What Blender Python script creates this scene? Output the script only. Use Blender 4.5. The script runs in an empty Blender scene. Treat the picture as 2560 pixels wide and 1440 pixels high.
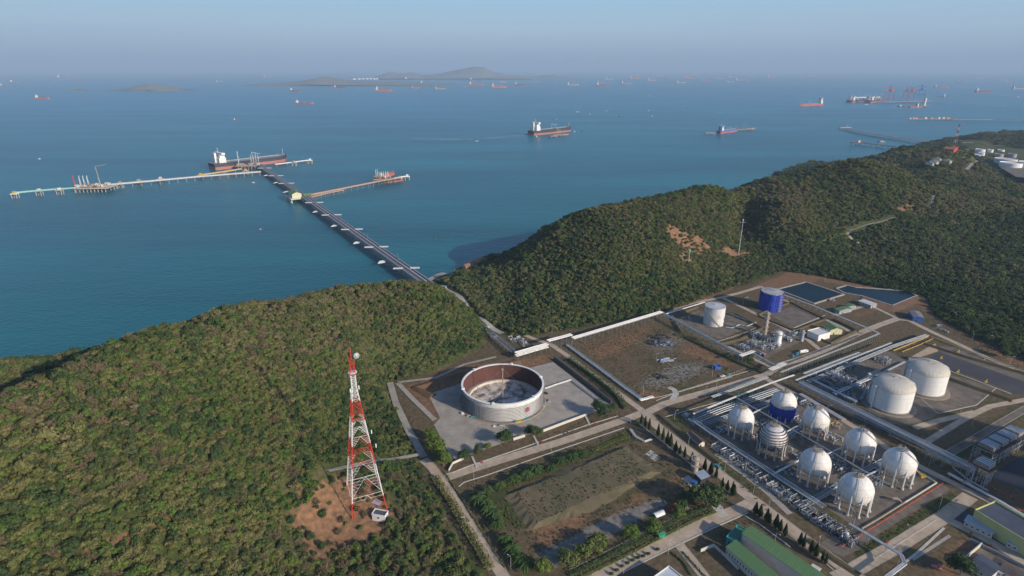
import math, numpy as np
F=1480.;H=240.;HY=172.
TH=math.atan((720-HY)/F);c_,s_=math.cos(TH),math.sin(TH)
def P(x,y,z=0.):
    a=(x-1280)/F;b=-(y-720)/F
    dx,dy,dz=a,c_+b*s_,-s_+b*c_
    t=(z-H)/dz
    return (dx*t,dy*t,z)
def Q(X,Y,Z):
    z=Z-H; d=Y*c_-z*s_; u=Y*s_+z*c_
    return (1280+F*X/d, 720-F*u/d)
SEA=-8.
def back(L,dx,dy,z):
    return [(X+dx,Y+dy,z) for X,Y,_ in L]
CP=[];RA=4.
ridA=[P(p[0],p[1]+RA*4,p[2]-RA) for p in [(-250,1100,95),(0,985,92),(100,938,90),(190,900,87),(300,868,76),(380,842,74),(440,820,75),(560,770,74),(640,750,71),(720,736,68),(870,716,53),(960,704,49),(1010,700,46),(1085,706,45),(1125,732,39),(1160,758,31),(1198,822,14)]]
CP+=ridA
CP+=back(ridA[4:10],-20,38,40)+back(ridA[4:10],-45,100,-18)+[P(1085,712,-12)]
CP+=back(ridA[1:4],-25,62,38)
farA=[P(p[0],p[1]+22,p[2]-8) for p in [(-200,930,42),(0,908,38),(130,896,34),(250,882,26)]]
CP+=farA+back(farA,-25,48,6)+back(farA,-50,90,-18)
CP+=[P(*p) for p in [(0,1440,78),(-300,1440,85),(-300,1800,80),(500,1440,56),(250,1200,82),(500,1000,76),(700,900,58),(900,850,42),(1080,860,22),(1150,862,14),(700,1150,42),(900,1050,12),(1000,1100,4),(500,1300,60),(300,1440,68),(700,1440,30),(880,1290,12),(960,1250,11),(780,1330,13),(1100,1300,3),(1050,1180,1),(150,1050,92),(800,1000,34),(1000,940,5),(980,1010,2),(1060,1400,4),(900,1500,8),(600,1700,40),(300,1900,60),(1180,1500,0),(1130,1240,0)]]
# pass
CP+=[P(*p) for p in [(1140,745,2),(1180,790,1),(1250,832,0),(1120,722,0),(1100,706,-6),(1150,690,3)]]
RB=7.
ridB=[P(p[0],p[1]+RB*1.9,p[2]-RB*.9) for p in [(1150,664,4),(1210,650,10),(1250,640,22),(1300,617,38),(1400,564,66),(1500,520,84),(1560,514,84),(1640,512,82),(1700,504,80),(1760,487,78),(1820,490,70)]]
CP+=ridB+back(ridB[2:],-60,130,-14)+[P(1100,660,-12),P(1200,625,-12)]
CP+=[P(*p) for p in [(1250,700,11),(1400,700,22),(1300,800,3),(1450,780,7),(1600,740,10),(1560,640,43),(1400,640,38),(1700,640,34),(1750,700,8),(1820,690,3),(1850,630,14),(1900,660,8),(1870,510,55),(1960,650,6)]]
ridC=[P(p[0],p[1]+RB*1.5,p[2]-RB) for p in [(1880,468,74),(1940,442,84),(2000,430,90),(2050,412,98),(2100,401,104),(2160,400,106),(2210,407,98),(2270,424,84)]]
CP+=ridC+back(ridC[1:],-70,160,-14)
CP+=[P(*p) for p in [(1832,515,55),(1836,550,37),(1842,590,20),(2245,404,16),(2305,414,26)]]
CP+=[P(*p) for p in [(1950,520,60),(2100,500,58),(2250,500,50),(2100,600,16),(2200,560,31),(2300,640,9),(2300,700,4),(2400,600,15),(2500,560,22),(2560,640,11),(2560,780,4),(2150,660,5),(2300,560,30),(2340,470,50),(2700,700,10),(2700,900,2),(2450,500,40)]]
ridD=[P(p[0],p[1]+9,p[2]-7) for p in [(2230,390,42),(2290,373,62),(2340,364,72),(2385,366,72),(2430,384,62),(2480,414,54),(2560,462,44),(2640,510,36)]]
CP+=ridD+back(ridD[4:],40,90,12)
CP+=[P(2200,396,-14),P(2260,372,-14),P(2320,356,-14)]
CP+=[P(*p) for p in [(2460,378,6),(2530,420,4),(2560,400,4),(2620,420,4),(2480,362,4),(2400,352,8),(2700,400,4)]]
farD=[P(*p) for p in [(2350,356,4),(2400,348,20),(2470,340,28),(2560,333,34),(2660,328,36)]]
CP+=farD+back(farD,-60,260,-14)
CP+=[(2300,1500,10),(1500,600,20),(1500,300,5),(1000,200,0),(600,100,0),(-700,100,60),(-900,500,20),(0,150,0),(300,150,0),(-500,900,-20),(-100,1000,-20),(200,1300,-20),]
CP+=[P(x,y,-22) for x,y in [(0,820),(-200,860),(-400,800),(150,780),(300,720),(-100,700),(500,690),(700,660),(900,620),(1000,600),(1060,650),(1150,600),(1250,560),(1400,480),(1560,450),(1700,430),(1850,410),(1980,385),(2100,365),(2200,350),(2300,335),(200,600),(600,560),(1000,500),(1300,420),(1600,370),(0,500),(500,450),(900,400),(1200,360),(1500,330),(1900,340),(0,400),(400,360),(800,330),(1200,300),(1600,290),(2000,300),(2300,310),(2450,315),(2560,305),(2700,300),(2120,386),(2180,389),(2060,398)]]
# flat plant
PLANT=[(1205,868),(1230,838),(1320,842),(1640,790),(1720,765),(1835,722),(1960,680),(2060,695),(2310,742),(2330,790),(2440,850),(2560,905),(2900,1060),(3300,1500),(2600,2200),(1500,2200),(1235,1475),(1130,1300),(1060,1170),(1040,1100),(968,960),(1090,930)]
PLW=np.array([P(x,y)[:2] for x,y in PLANT])
def seg_dist(pts,poly,closed=True):
    n=len(poly);d=np.full(len(pts),1e9);m=n if closed else n-1
    for i in range(m):
        a=poly[i];b=poly[(i+1)%n];ab=b-a
        t=np.clip(((pts-a)@ab)/(ab@ab+1e-12),0,1)
        q=a+t[:,None]*ab
        d=np.minimum(d,np.hypot(*(pts-q).T))
    return d
def inside(pts,poly):
    x,y=pts[:,0],pts[:,1];r=np.zeros(len(pts),bool);n=len(poly);j=n-1
    for i in range(n):
        xi,yi=poly[i];xj,yj=poly[j]
        with np.errstate(divide='ignore',invalid='ignore'):
            cnd=((yi>y)!=(yj>y))&(x<(xj-xi)*(y-yi)/(yj-yi+1e-15)+xi)
        r^=cnd;j=i
    return r
CPa=np.array(CP)
# drop controls that fall inside the plant
keep=~inside(CPa[:,:2],PLW)
CPa=CPa[keep]
per=[]
for i in range(len(PLW)):
    a=PLW[i];b=PLW[(i+1)%len(PLW)];L=np.hypot(*(b-a));k=max(1,int(L//70))
    for j in range(k):per.append((*(a+(b-a)*j/k),0.))
per=np.array(per);CPa=np.vstack([CPa,per[(np.abs(per[:,0])<1400)]])
S=400.
def K(r2):
    return 0.5*r2*np.log(r2+1e-9)
def fit():
    X=CPa[:,:2]/S;n=len(X)
    r2=((X[:,None]-X[None])**2).sum(-1)
    A=np.zeros((n+3,n+3));A[:n,:n]=K(r2)+np.eye(n)*2e-4
    A[:n,n]=1;A[:n,n+1:]=X;A[n,:n]=1;A[n+1:,:n]=X.T
    b=np.zeros(n+3);b[:n]=CPa[:,2]
    return X,np.linalg.solve(A,b)
XC,W=fit()
def vnoise(x,y,seed=0):
    xi=np.floor(x).astype(int);yi=np.floor(y).astype(int);fx=x-xi;fy=y-yi
    fx=fx*fx*(3-2*fx);fy=fy*fy*(3-2*fy)
    def h(a,b):
        n=np.sin(a*127.1+b*311.7+seed*74.7)*43758.5453
        return n-np.floor(n)
    return (h(xi,yi)*(1-fx)+h(xi+1,yi)*fx)*(1-fy)+(h(xi,yi+1)*(1-fx)+h(xi+1,yi+1)*fx)*fy
def height(x,y):
    x=np.asarray(x,float).ravel();y=np.asarray(y,float).ravel()
    out=np.zeros(len(x))
    for i in range(0,len(x),20000):
        p=np.stack([x[i:i+20000],y[i:i+20000]],1)/S
        r2=((p[:,None]-XC[None])**2).sum(-1)
        out[i:i+20000]=K(r2)@W[:-3]+W[-3]+p@W[-2:]
    pts=np.stack([x,y],1)
    out+= (vnoise(x/55,y/55,1)-.5)*7+(vnoise(x/23,y/23,2)-.5)*3
    ins=inside(pts,PLW);d=seg_dist(pts,PLW)
    f=np.where(ins,0,np.clip(d/28,0,1));f=f*f*(3-2*f)
    out=np.clip(out,-22,125)*f
    return out
SKYS=.13;SUNS=5.2;SKYTINT=(.74,.93,1.18,1);HAZEC=(.54,.72,.92,1);HAZED=.000063;HAZETOP=520.
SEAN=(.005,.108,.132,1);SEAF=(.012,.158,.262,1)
# ---------------------------------------------------------------- helpers
import bpy, random
from mathutils import Vector, Matrix
scn=bpy.context.scene; COL=scn.collection
rnd=random.Random(7); PI=math.pi
def ground(px,py,lo=150.,hi=3500.):
    """first point of the terrain along a view ray"""
    a=(px-1280)/F;b=-(py-720)/F
    d=np.array([a,c_+b*s_,-s_+b*c_])
    ts=np.arange(lo,hi,4.)
    X=d[0]*ts;Y=d[1]*ts;Z=H+d[2]*ts
    g=height(X,Y);k=np.where(Z<np.maximum(g,SEA))[0]
    if len(k)==0:return (X[-1],Y[-1],g[-1])
    k=k[0];t0=ts[max(k-1,0)];t1=ts[k]
    ts=np.linspace(t0,t1,9);X=d[0]*ts;Y=d[1]*ts;Z=H+d[2]*ts;g=height(X,Y);k=np.where(Z<=np.maximum(g,SEA)+.01)[0]
    k=k[0] if len(k) else 8
    return (float(X[k]),float(Y[k]),float(max(g[k],SEA)))
def ztop(p,py):
    """height at which the vertical through p reaches picture row py"""
    lo,hi=p[2],p[2]+200
    for _ in range(40):
        m=(lo+hi)/2
        if Q(p[0],p[1],m)[1]>py: lo=m
        else: hi=m
    return lo
MATS={}
def mat(name,c1,c2=None,scale=.5,rough=.8,metal=0.,detail=4.,stretch=(1,1,1),bump=0.,world=False,spec=.3,sharp=0.):
    if name in MATS:return MATS[name]
    m=bpy.data.materials.new(name);m.use_nodes=True;nt=m.node_tree;N=nt.nodes;L=nt.links
    b=N['Principled BSDF'];b.inputs['Roughness'].default_value=rough;b.inputs['Metallic'].default_value=metal
    b.inputs['Specular IOR Level'].default_value=spec
    if c2 is None:c2=tuple(v*.72 for v in c1)
    tc=N.new('ShaderNodeTexCoord')
    if world:
        g=N.new('ShaderNodeNewGeometry');src=g.outputs['Position']
    else: src=tc.outputs['Object']
    mp=N.new('ShaderNodeMapping');mp.inputs['Scale'].default_value=stretch;L.new(src,mp.inputs[0])
    no=N.new('ShaderNodeTexNoise');no.inputs['Scale'].default_value=scale;no.inputs['Detail'].default_value=detail;no.inputs['Roughness'].default_value=.65
    L.new(mp.outputs[0],no.inputs[0])
    r=N.new('ShaderNodeValToRGB');w=.18-sharp*.12
    r.color_ramp.elements[0].position=.5-w;r.color_ramp.elements[0].color=(*c2,1)
    r.color_ramp.elements[1].position=.5+w;r.color_ramp.elements[1].color=(*c1,1)
    L.new(no.outputs[0],r.inputs[0]);L.new(r.outputs[0],b.inputs['Base Color'])
    if bump:
        bp=N.new('ShaderNodeBump');bp.inputs['Strength'].default_value=bump;bp.inputs['Distance'].default_value=.3
        L.new(no.outputs[0],bp.inputs['Height']);L.new(bp.outputs[0],b.inputs['Normal'])
    MATS[name]=m;return m
class MB:
    def __init__(s): s.v=[];s.f=[];s.mi=[]
    def add(s,vs,fs,m=0):
        n=len(s.v);s.v+=[tuple(map(float,v)) for v in vs];s.f+=[tuple(i+n for i in f) for f in fs];s.mi+=[m]*len(fs);return s
    def box(s,c,d,rot=0.,m=0):
        cr,sr=math.cos(rot),math.sin(rot);vs=[]
        for z in(-.5,.5):
            for x,y in((-.5,-.5),(.5,-.5),(.5,.5),(-.5,.5)):
                X,Y=x*d[0],y*d[1];vs.append((c[0]+X*cr-Y*sr,c[1]+X*sr+Y*cr,c[2]+z*d[2]))
        return s.add(vs,[(3,2,1,0),(4,5,6,7),(0,1,5,4),(1,2,6,5),(2,3,7,6),(3,0,4,7)],m)
    def tube(s,pts,r,n=6,m=0,r2=None,cap=True):
        P_=[Vector(p) for p in pts];k=len(P_);r2=r if r2 is None else r2;rings=[]
        for i,p in enumerate(P_):
            t=(P_[min(i+1,k-1)]-P_[max(i-1,0)]).normalized()
            up=Vector((0,0,1)) if abs(t.z)<.95 else Vector((1,0,0))
            a=t.cross(up).normalized();b=a.cross(t);rr=r+(r2-r)*i/max(k-1,1)
            rings.append([p+a*rr*math.cos(2*PI*j/n)+b*rr*math.sin(2*PI*j/n) for j in range(n)])
        vs=[v for R in rings for v in R];fs=[]
        for i in range(k-1):
            for j in range(n):fs.append((i*n+j,i*n+(j+1)%n,(i+1)*n+(j+1)%n,(i+1)*n+j))
        if cap:fs+= [tuple(range(n))[::-1],tuple((k-1)*n+j for j in range(n))]
        return s.add(vs,fs,m)
    def bar(s,p,q,w,m=0): return s.tube([p,q],w*.7,4,m)
    def lathe(s,prof,n=32,c=(0,0,0),m=0,a0=0.,a1=2*PI):
        full=abs(a1-a0-2*PI)<1e-6;k=n if full else n+1;vs=[]
        for r,z in prof:
            for j in range(k):
                a=a0+(a1-a0)*j/n;vs.append((c[0]+r*math.cos(a),c[1]+r*math.sin(a),c[2]+z))
        fs=[]
        for i in range(len(prof)-1):
            for j in range(n):
                j2=(j+1)%k;fs.append((i*k+j,i*k+j2,(i+1)*k+j2,(i+1)*k+j))
        return s.add(vs,fs,m)
    def prism(s,poly,z0,z1,m=0,top=True,bottom=False):
        n=len(poly)
        ar=sum(poly[i][0]*poly[(i+1)%n][1]-poly[(i+1)%n][0]*poly[i][1] for i in range(n))
        if ar<0: poly=poly[::-1]
        vs=[(p[0],p[1],z0) for p in poly]+[(p[0],p[1],z1) for p in poly]
        fs=[(i,(i+1)%n,n+(i+1)%n,n+i) for i in range(n)]
        if top:fs.append(tuple(range(n,2*n)))
        if bottom:fs.append(tuple(range(n))[::-1])
        return s.add(vs,fs,m)
    def sheet(s,poly,z,m=0):
        n=len(poly);ar=sum(poly[i][0]*poly[(i+1)%n][1]-poly[(i+1)%n][0]*poly[i][1] for i in range(n))
        if ar<0: poly=poly[::-1]
        return s.add([(p[0],p[1],z) for p in poly],[tuple(range(n))],m)
    def strip(s,pts,w,z=None,h=0.,m=0,off=0.):
        """a band along a polyline; h>0 makes it a solid kerb or wall"""
        P_=[Vector(p) for p in pts];k=len(P_);A=[];B=[]
        for i,p in enumerate(P_):
            d1=(P_[i]-P_[i-1]) if i else (P_[1]-P_[0]);d2=(P_[i+1]-P_[i]) if i<k-1 else d1
            d1=Vector((d1.x,d1.y)).normalized();d2=Vector((d2.x,d2.y)).normalized();t=(d1+d2).normalized()
            nn=Vector((-t.y,t.x));sc=1/max(.35,nn.dot(Vector((-d2.y,d2.x))))
            zz=p.z if z is None else z
            A.append((p.x+nn.x*(off+w/2)*sc,p.y+nn.y*(off+w/2)*sc,zz));B.append((p.x+nn.x*(off-w/2)*sc,p.y+nn.y*(off-w/2)*sc,zz))
        if h==0:
            return s.add(A+B,[(k+i,k+i+1,i+1,i) for i in range(k-1)],m)
        vs=A+B+[(a[0],a[1],a[2]+h) for a in A]+[(a[0],a[1],a[2]+h) for a in B];fs=[]
        for i in range(k-1):
            fs+=[(3*k+i,3*k+i+1,2*k+i+1,2*k+i),(i,2*k+i,2*k+i+1,i+1),(k+i+1,3*k+i+1,3*k+i,k+i)]
        fs+=[(0,k,3*k,2*k),(k-1,2*k+k-1,3*k+k-1,2*k-1)]
        return s.add(vs,fs,m)
def mesh(name,mb,mats,smooth=False,off=(0,0,0)):
    me=bpy.data.meshes.new(name)
    vs=[(v[0]-off[0],v[1]-off[1],v[2]-off[2]) for v in mb.v] if any(off) else mb.v
    me.from_pydata(vs,[],mb.f)
    for m in (mats if isinstance(mats,(list,tuple)) else [mats]): me.materials.append(m)
    if isinstance(mats,(list,tuple)) and len(mats)>1: me.polygons.foreach_set('material_index',mb.mi)
    if smooth:
        me.polygons.foreach_set('use_smooth',[True]*len(me.polygons));
        try: me.set_sharp_from_angle(angle=math.radians(35))
        except Exception: pass
    me.update();return me
LABELS={}
def tag(o,label=None,cat=None,group=None,kind=None):
    if label:
        o['label']=label
        if label in LABELS and LABELS[label]!=(group or '?'): print('DUP LABEL',label)
        LABELS[label]=group or '?x'
    if cat:o['category']=cat
    if group:o['group']=group
    if kind:o['kind']=kind
    return o
def thing(name,label,cat,loc=(0,0,0),rz=0.,group=None):
    o=bpy.data.objects.new(name,None);COL.objects.link(o);o.location=loc;o.rotation_euler=(0,0,rz);o.empty_display_size=1
    return tag(o,label,cat,group)
def part(par,name,mb,m,smooth=False,world=False,label=None):
    """world=True: the builder holds world coordinates and par has no rotation"""
    off=tuple(par.location) if world else (0,0,0)
    me=mb if isinstance(mb,bpy.types.Mesh) else mesh(name,mb,m,smooth,off)
    o=bpy.data.objects.new(name,me);COL.objects.link(o);o.parent=par
    if label:o['label']=label
    return o
def struct(name,mb,m,smooth=False,label=None):
    o=bpy.data.objects.new(name,mesh(name,mb,m,smooth));COL.objects.link(o);o['kind']='structure'
    if label:o['label']=label
    return o
def solo(name,mb,m,label,cat,group=None,smooth=False,world=True):
    """a thing that is a single mesh, built in world coordinates"""
    xs=[v[0] for v in mb.v];ys=[v[1] for v in mb.v];zs=[v[2] for v in mb.v]
    off=((min(xs)+max(xs))/2,(min(ys)+max(ys))/2,min(zs))
    o=bpy.data.objects.new(name,mesh(name,mb,m,smooth,off));COL.objects.link(o);o.location=off
    return tag(o,label,cat,group)
def copy_tree(root,loc,rz=0.,sc=1.,label=None):
    c=root.copy();COL.objects.link(c);c.location=loc;c.rotation_euler=(0,0,rz);c.scale=(sc,sc,sc)
    if label:c['label']=label;LABELS[label]=root.get('group','?')
    for ch in root.children:
        d=ch.copy();COL.objects.link(d);d.parent=c
        for g in ch.children:
            e=g.copy();COL.objects.link(e);e.parent=d
    return c
def G(pts,z=0.): return [P(x,y,z) for x,y in pts]
def polyl(pts,step=6.):
    out=[]
    for i in range(len(pts)-1):
        a=Vector(pts[i]);b=Vector(pts[i+1]);k=max(1,int((b-a).length/step))
        out+=[tuple(a+(b-a)*j/k) for j in range(k)]
    return out+[tuple(pts[-1])]
def along(pts,step,start=0.):
    """points and headings every step metres"""
    out=[];acc=start
    for i in range(len(pts)-1):
        a=Vector(pts[i]);b=Vector(pts[i+1]);L=(b-a).length
        while acc<=L:
            p=a+(b-a)*(acc/L);out.append((p,math.atan2(b.y-a.y,b.x-a.x)));acc+=step
        acc-=L
    return out
ORD=['first','second','third','fourth','fifth','sixth','seventh','eighth','ninth','tenth','eleventh','twelfth','thirteenth','fourteenth','fifteenth','sixteenth','seventeenth','eighteenth','nineteenth','twentieth']
ORD+=['twenty-'+o for o in ORD[:9]]+['thirtieth']
# ---------------------------------------------------------------- materials
WH=mat('white_paint',(.74,.73,.70),(.58,.57,.54),.25,.55,stretch=(1,1,.25))
WH2=mat('white_tank_paint',(.78,.77,.74),(.66,.65,.62),.12,.5,stretch=(1,1,.15))
CREAM=mat('dome_paint',(.66,.62,.53),(.56,.53,.46),.2,.7)
GREY=mat('grey_steel',(.42,.44,.45),(.26,.28,.30),.4,.5,.2)
PIPE=mat('pale_pipe',(.60,.61,.60),(.42,.44,.45),.15,.45,.15)
TEAL=mat('teal_grey_steel',(.30,.40,.40),(.20,.27,.28),.3,.5,.1)
BLUEST=mat('blue_grey_steel',(.24,.30,.38),(.14,.18,.25),.3,.5,.2)
DARK=mat('dark_steel',(.07,.07,.075),(.03,.03,.035),.4,.6)
RUST=mat('rusty_steel',(.22,.11,.07),(.12,.06,.045),.3,.85)
CONC=mat('concrete',(.40,.37,.32),(.27,.25,.22),.4,.9)
CONCL=mat('light_concrete',(.52,.49,.43),(.40,.37,.33),.4,.9)
ROADM=mat('road_concrete',(.52,.41,.30),(.33,.26,.19),.16,.92,detail=8,world=True)
GRAV=mat('gravel',(.39,.35,.30),(.25,.225,.19),.11,.95,detail=10,world=True)
GRAVD=mat('dark_gravel',(.21,.175,.14),(.09,.078,.062),.13,.95,detail=10,world=True)
ASPH=mat('asphalt',(.085,.085,.095),(.055,.055,.065),.1,.9,detail=8,world=True)
RED=mat('red_paint',(.50,.07,.05),(.36,.05,.04),.4,.6)
YEL=mat('yellow_paint',(.62,.42,.07),(.45,.28,.05),.5,.6)
BLUEN=mat('blue_net',(.02,.055,.42),(.012,.035,.28),.35,.75,stretch=(1,1,.25),bump=.5)
BLUE=mat('blue_paint',(.05,.14,.42),(.04,.10,.32),.4,.5)
GRN=mat('green_roof',(.13,.235,.095),(.085,.16,.065),1.,.6,stretch=(2.2,.03,1))
TEALP=mat('turquoise_paint',(.05,.35,.36),(.04,.26,.27),.4,.5)
YGR=mat('pale_yellow_green_wall',(.50,.52,.22),(.42,.44,.19),.2,.8)
DROOF=mat('dark_blue_grey_roof',(.085,.10,.13),(.06,.07,.095),.15,.6)
LROOF=mat('pale_metal_roof',(.44,.48,.52),(.28,.32,.37),1.,.5,stretch=(2.2,.05,1))
BROOF=mat('brown_roof',(.13,.10,.09),(.08,.065,.06),.3,.8)
TILE=mat('red_tile_roof',(.30,.13,.09),(.20,.09,.07),.3,.85)
GLASS=mat('window_glass',(.03,.04,.05),(.02,.025,.03),.5,.15,spec=.6)
TRUNK=mat('bark',(.17,.13,.10),(.09,.07,.055),1.5,.95)
BEIGE=mat('beige_steel',(.42,.36,.28),(.28,.23,.18),.4,.7)
CREAMW=mat('cream_wall',(.62,.58,.50),(.50,.47,.41),.3,.8)
# ---------------------------------------------------------------- world, light, camera
w=bpy.data.worlds.new('World');scn.world=w;w.use_nodes=True;nt=w.node_tree;N=nt.nodes;L=nt.links
AZ=-38.;EL=22.   # where the sun stands
sky=N.new('ShaderNodeTexSky');sky.sky_type='NISHITA';sky.sun_disc=False
sky.sun_elevation=math.radians(EL);sky.sun_rotation=math.radians(90-AZ);sky.altitude=100;sky.air_density=1.0;sky.dust_density=1.6;sky.ozone_density=2.5
bg=N['Background'];bg.inputs[1].default_value=SKYS
# faint high streaks of cloud, fixed to the sky
tc=N.new('ShaderNodeTexCoord');mp=N.new('ShaderNodeMapping');mp.inputs['Scale'].default_value=(1.2,1.2,22);L.new(tc.outputs['Generated'],mp.inputs[0])
no=N.new('ShaderNodeTexNoise');no.inputs['Scale'].default_value=2.2;no.inputs['Detail'].default_value=5;L.new(mp.outputs[0],no.inputs[0])
rp=N.new('ShaderNodeValToRGB');rp.color_ramp.elements[0].position=.46;rp.color_ramp.elements[0].color=(0,0,0,1);rp.color_ramp.elements[1].position=.75;rp.color_ramp.elements[1].color=(.35,.35,.35,1)
L.new(no.outputs[0],rp.inputs[0])
tint=N.new('ShaderNodeMixRGB');tint.blend_type='MULTIPLY';tint.inputs[0].default_value=1;tint.inputs[2].default_value=SKYTINT;L.new(sky.outputs[0],tint.inputs[1])
mx=N.new('ShaderNodeMixRGB');mx.inputs[2].default_value=(5.0,5.2,5.6,1);L.new(rp.outputs[0],mx.inputs[0]);L.new(tint.outputs[0],mx.inputs[1]);hz=N.new('ShaderNodeSeparateXYZ');L.new(tc.outputs['Generated'],hz.inputs[0])
hr=N.new('ShaderNodeValToRGB');hr.color_ramp.elements[0].position=.0;hr.color_ramp.elements[0].color=(2.0/6,2.8/6,3.8/6,1);hr.color_ramp.elements[1].position=.115;hr.color_ramp.elements[1].color=(2.6/6,4.4/6,5.9/6,1)
e_=hr.color_ramp.elements.new(.055);e_.color=(3.0/6,4.1/6,5.1/6,1);L.new(hz.outputs[2],hr.inputs[0])
hv=N.new('ShaderNodeMixRGB');hv.blend_type='MULTIPLY';hv.inputs[0].default_value=1;hv.inputs[2].default_value=(6,6,6,1);L.new(hr.outputs[0],hv.inputs[1])
hf=N.new('ShaderNodeMapRange');hf.interpolation_type='SMOOTHSTEP';hf.inputs[1].default_value=.10;hf.inputs[2].default_value=.30;L.new(hz.outputs[2],hf.inputs[0])
hm_=N.new('ShaderNodeMixRGB');L.new(hf.outputs[0],hm_.inputs[0]);L.new(hv.outputs[0],hm_.inputs[1]);L.new(tint.outputs[0],hm_.inputs[2])
mx.inputs[2].default_value=(2.6,3.6,5.0,1);L.new(hm_.outputs[0],mx.inputs[1]);L.new(mx.outputs[0],bg.inputs[0])
sl=bpy.data.lights.new('sun','SUN');sl.energy=SUNS;sl.angle=math.radians(.6);sl.color=(1,.86,.70)
so=bpy.data.objects.new('sun',sl);COL.objects.link(so);so.location=(0,0,500)
az,el=math.radians(AZ),math.radians(EL)
sd=Vector((math.cos(az)*math.cos(el),math.sin(az)*math.cos(el),math.sin(el)));so.rotation_euler=sd.to_track_quat('Z','Y').to_euler()
cam=bpy.data.cameras.new('camera');co=bpy.data.objects.new('camera',cam);COL.objects.link(co);scn.camera=co
cam.sensor_width=36;cam.lens=36*F/2560;cam.clip_start=1;cam.clip_end=250000
co.location=(0,0,H);co.rotation_euler=(PI/2-TH,0,0)
scn.view_settings.view_transform='Standard';scn.view_settings.look='None';scn.view_settings.exposure=0
scn.render.engine='CYCLES';cy=scn.cycles;cy.use_denoising=True;cy.max_bounces=5;cy.diffuse_bounces=2;cy.glossy_bounces=2;cy.transmission_bounces=3;cy.transparent_max_bounces=6;cy.volume_bounces=0
cy.use_adaptive_sampling=True;cy.adaptive_threshold=.02
try: cy.denoiser='OPENIMAGEDENOISE';cy.denoising_input_passes='RGB_ALBEDO_NORMAL'
except Exception: pass
# ---------------------------------------------------------------- haze: a real layer of thin mist over the sea
hm=bpy.data.materials.new('haze');hm.use_nodes=True;nt=hm.node_tree;nt.nodes.clear()
ou=nt.nodes.new('ShaderNodeOutputMaterial');vs=nt.nodes.new('ShaderNodeVolumeScatter');vs.inputs['Color'].default_value=HAZEC;vs.inputs['Density'].default_value=HAZED;vs.inputs['Anisotropy'].default_value=0.
va_=nt.nodes.new('ShaderNodeVolumeAbsorption');va_.inputs['Color'].default_value=HAZEC;va_.inputs['Density'].default_value=HAZED;as_=nt.nodes.new('ShaderNodeAddShader')
nt.links.new(vs.outputs[0],as_.inputs[0]);nt.links.new(va_.outputs[0],as_.inputs[1]);nt.links.new(as_.outputs[0],ou.inputs['Volume'])
for z0,z1,nm in((-30,HAZETOP,'haze'),):
    o=struct(nm,MB().box((0,20000,(z0+z1)/2),(110000,100000,z1-z0)),hm)
# ---------------------------------------------------------------- sea
sm=bpy.data.materials.new('sea_water');sm.use_nodes=True;nt=sm.node_tree;N=nt.nodes;L=nt.links;b=N['Principled BSDF']
g=N.new('ShaderNodeNewGeometry')
def noise(sc,st=(1,1,1),det=4,rot=0.):
    m_=N.new('ShaderNodeMapping');m_.inputs['Scale'].default_value=st;m_.inputs['Rotation'].default_value=(0,0,rot);L.new(g.outputs['Position'],m_.inputs[0])
    n_=N.new('ShaderNodeTexNoise');n_.inputs['Scale'].default_value=sc;n_.inputs['Detail'].default_value=det;L.new(m_.outputs[0],n_.inputs[0]);return n_.outputs[0]
big=noise(.0011,(1,4.5,1),7,.15)
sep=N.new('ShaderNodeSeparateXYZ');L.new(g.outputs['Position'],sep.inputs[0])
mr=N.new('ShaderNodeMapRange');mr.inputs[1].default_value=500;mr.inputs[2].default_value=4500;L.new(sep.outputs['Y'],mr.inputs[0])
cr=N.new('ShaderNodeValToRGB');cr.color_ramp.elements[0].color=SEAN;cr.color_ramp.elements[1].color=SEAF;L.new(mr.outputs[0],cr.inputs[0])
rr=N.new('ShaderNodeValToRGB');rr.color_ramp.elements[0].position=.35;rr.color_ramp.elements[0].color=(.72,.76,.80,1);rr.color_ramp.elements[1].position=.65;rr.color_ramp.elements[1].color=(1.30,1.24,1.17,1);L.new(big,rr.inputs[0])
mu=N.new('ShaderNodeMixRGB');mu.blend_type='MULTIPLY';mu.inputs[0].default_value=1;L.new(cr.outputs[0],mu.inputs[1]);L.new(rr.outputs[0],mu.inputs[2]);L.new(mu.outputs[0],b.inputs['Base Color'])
b.inputs['Roughness'].default_value=.32;b.inputs['IOR'].default_value=1.33;b.inputs['Specular IOR Level'].default_value=.28
n1=noise(.12,(1,1.8,1),6,.5);n2=noise(.025,(1,2.2,1),3,.2)
ad=N.new('ShaderNodeMath');ad.operation='ADD';L.new(n1,ad.inputs[0]);L.new(n2,ad.inputs[1])
bp=N.new('ShaderNodeBump');bp.inputs['Strength'].default_value=.55;bp.inputs['Distance'].default_value=1.6;L.new(ad.outputs[0],bp.inputs['Height']);L.new(bp.outputs[0],b.inputs['Normal'])
struct('sea',MB().add([(-120000,-3000,SEA),(120000,-3000,SEA),(120000,150000,SEA),(-120000,150000,SEA)],[(0,1,2,3)]),sm)
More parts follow.
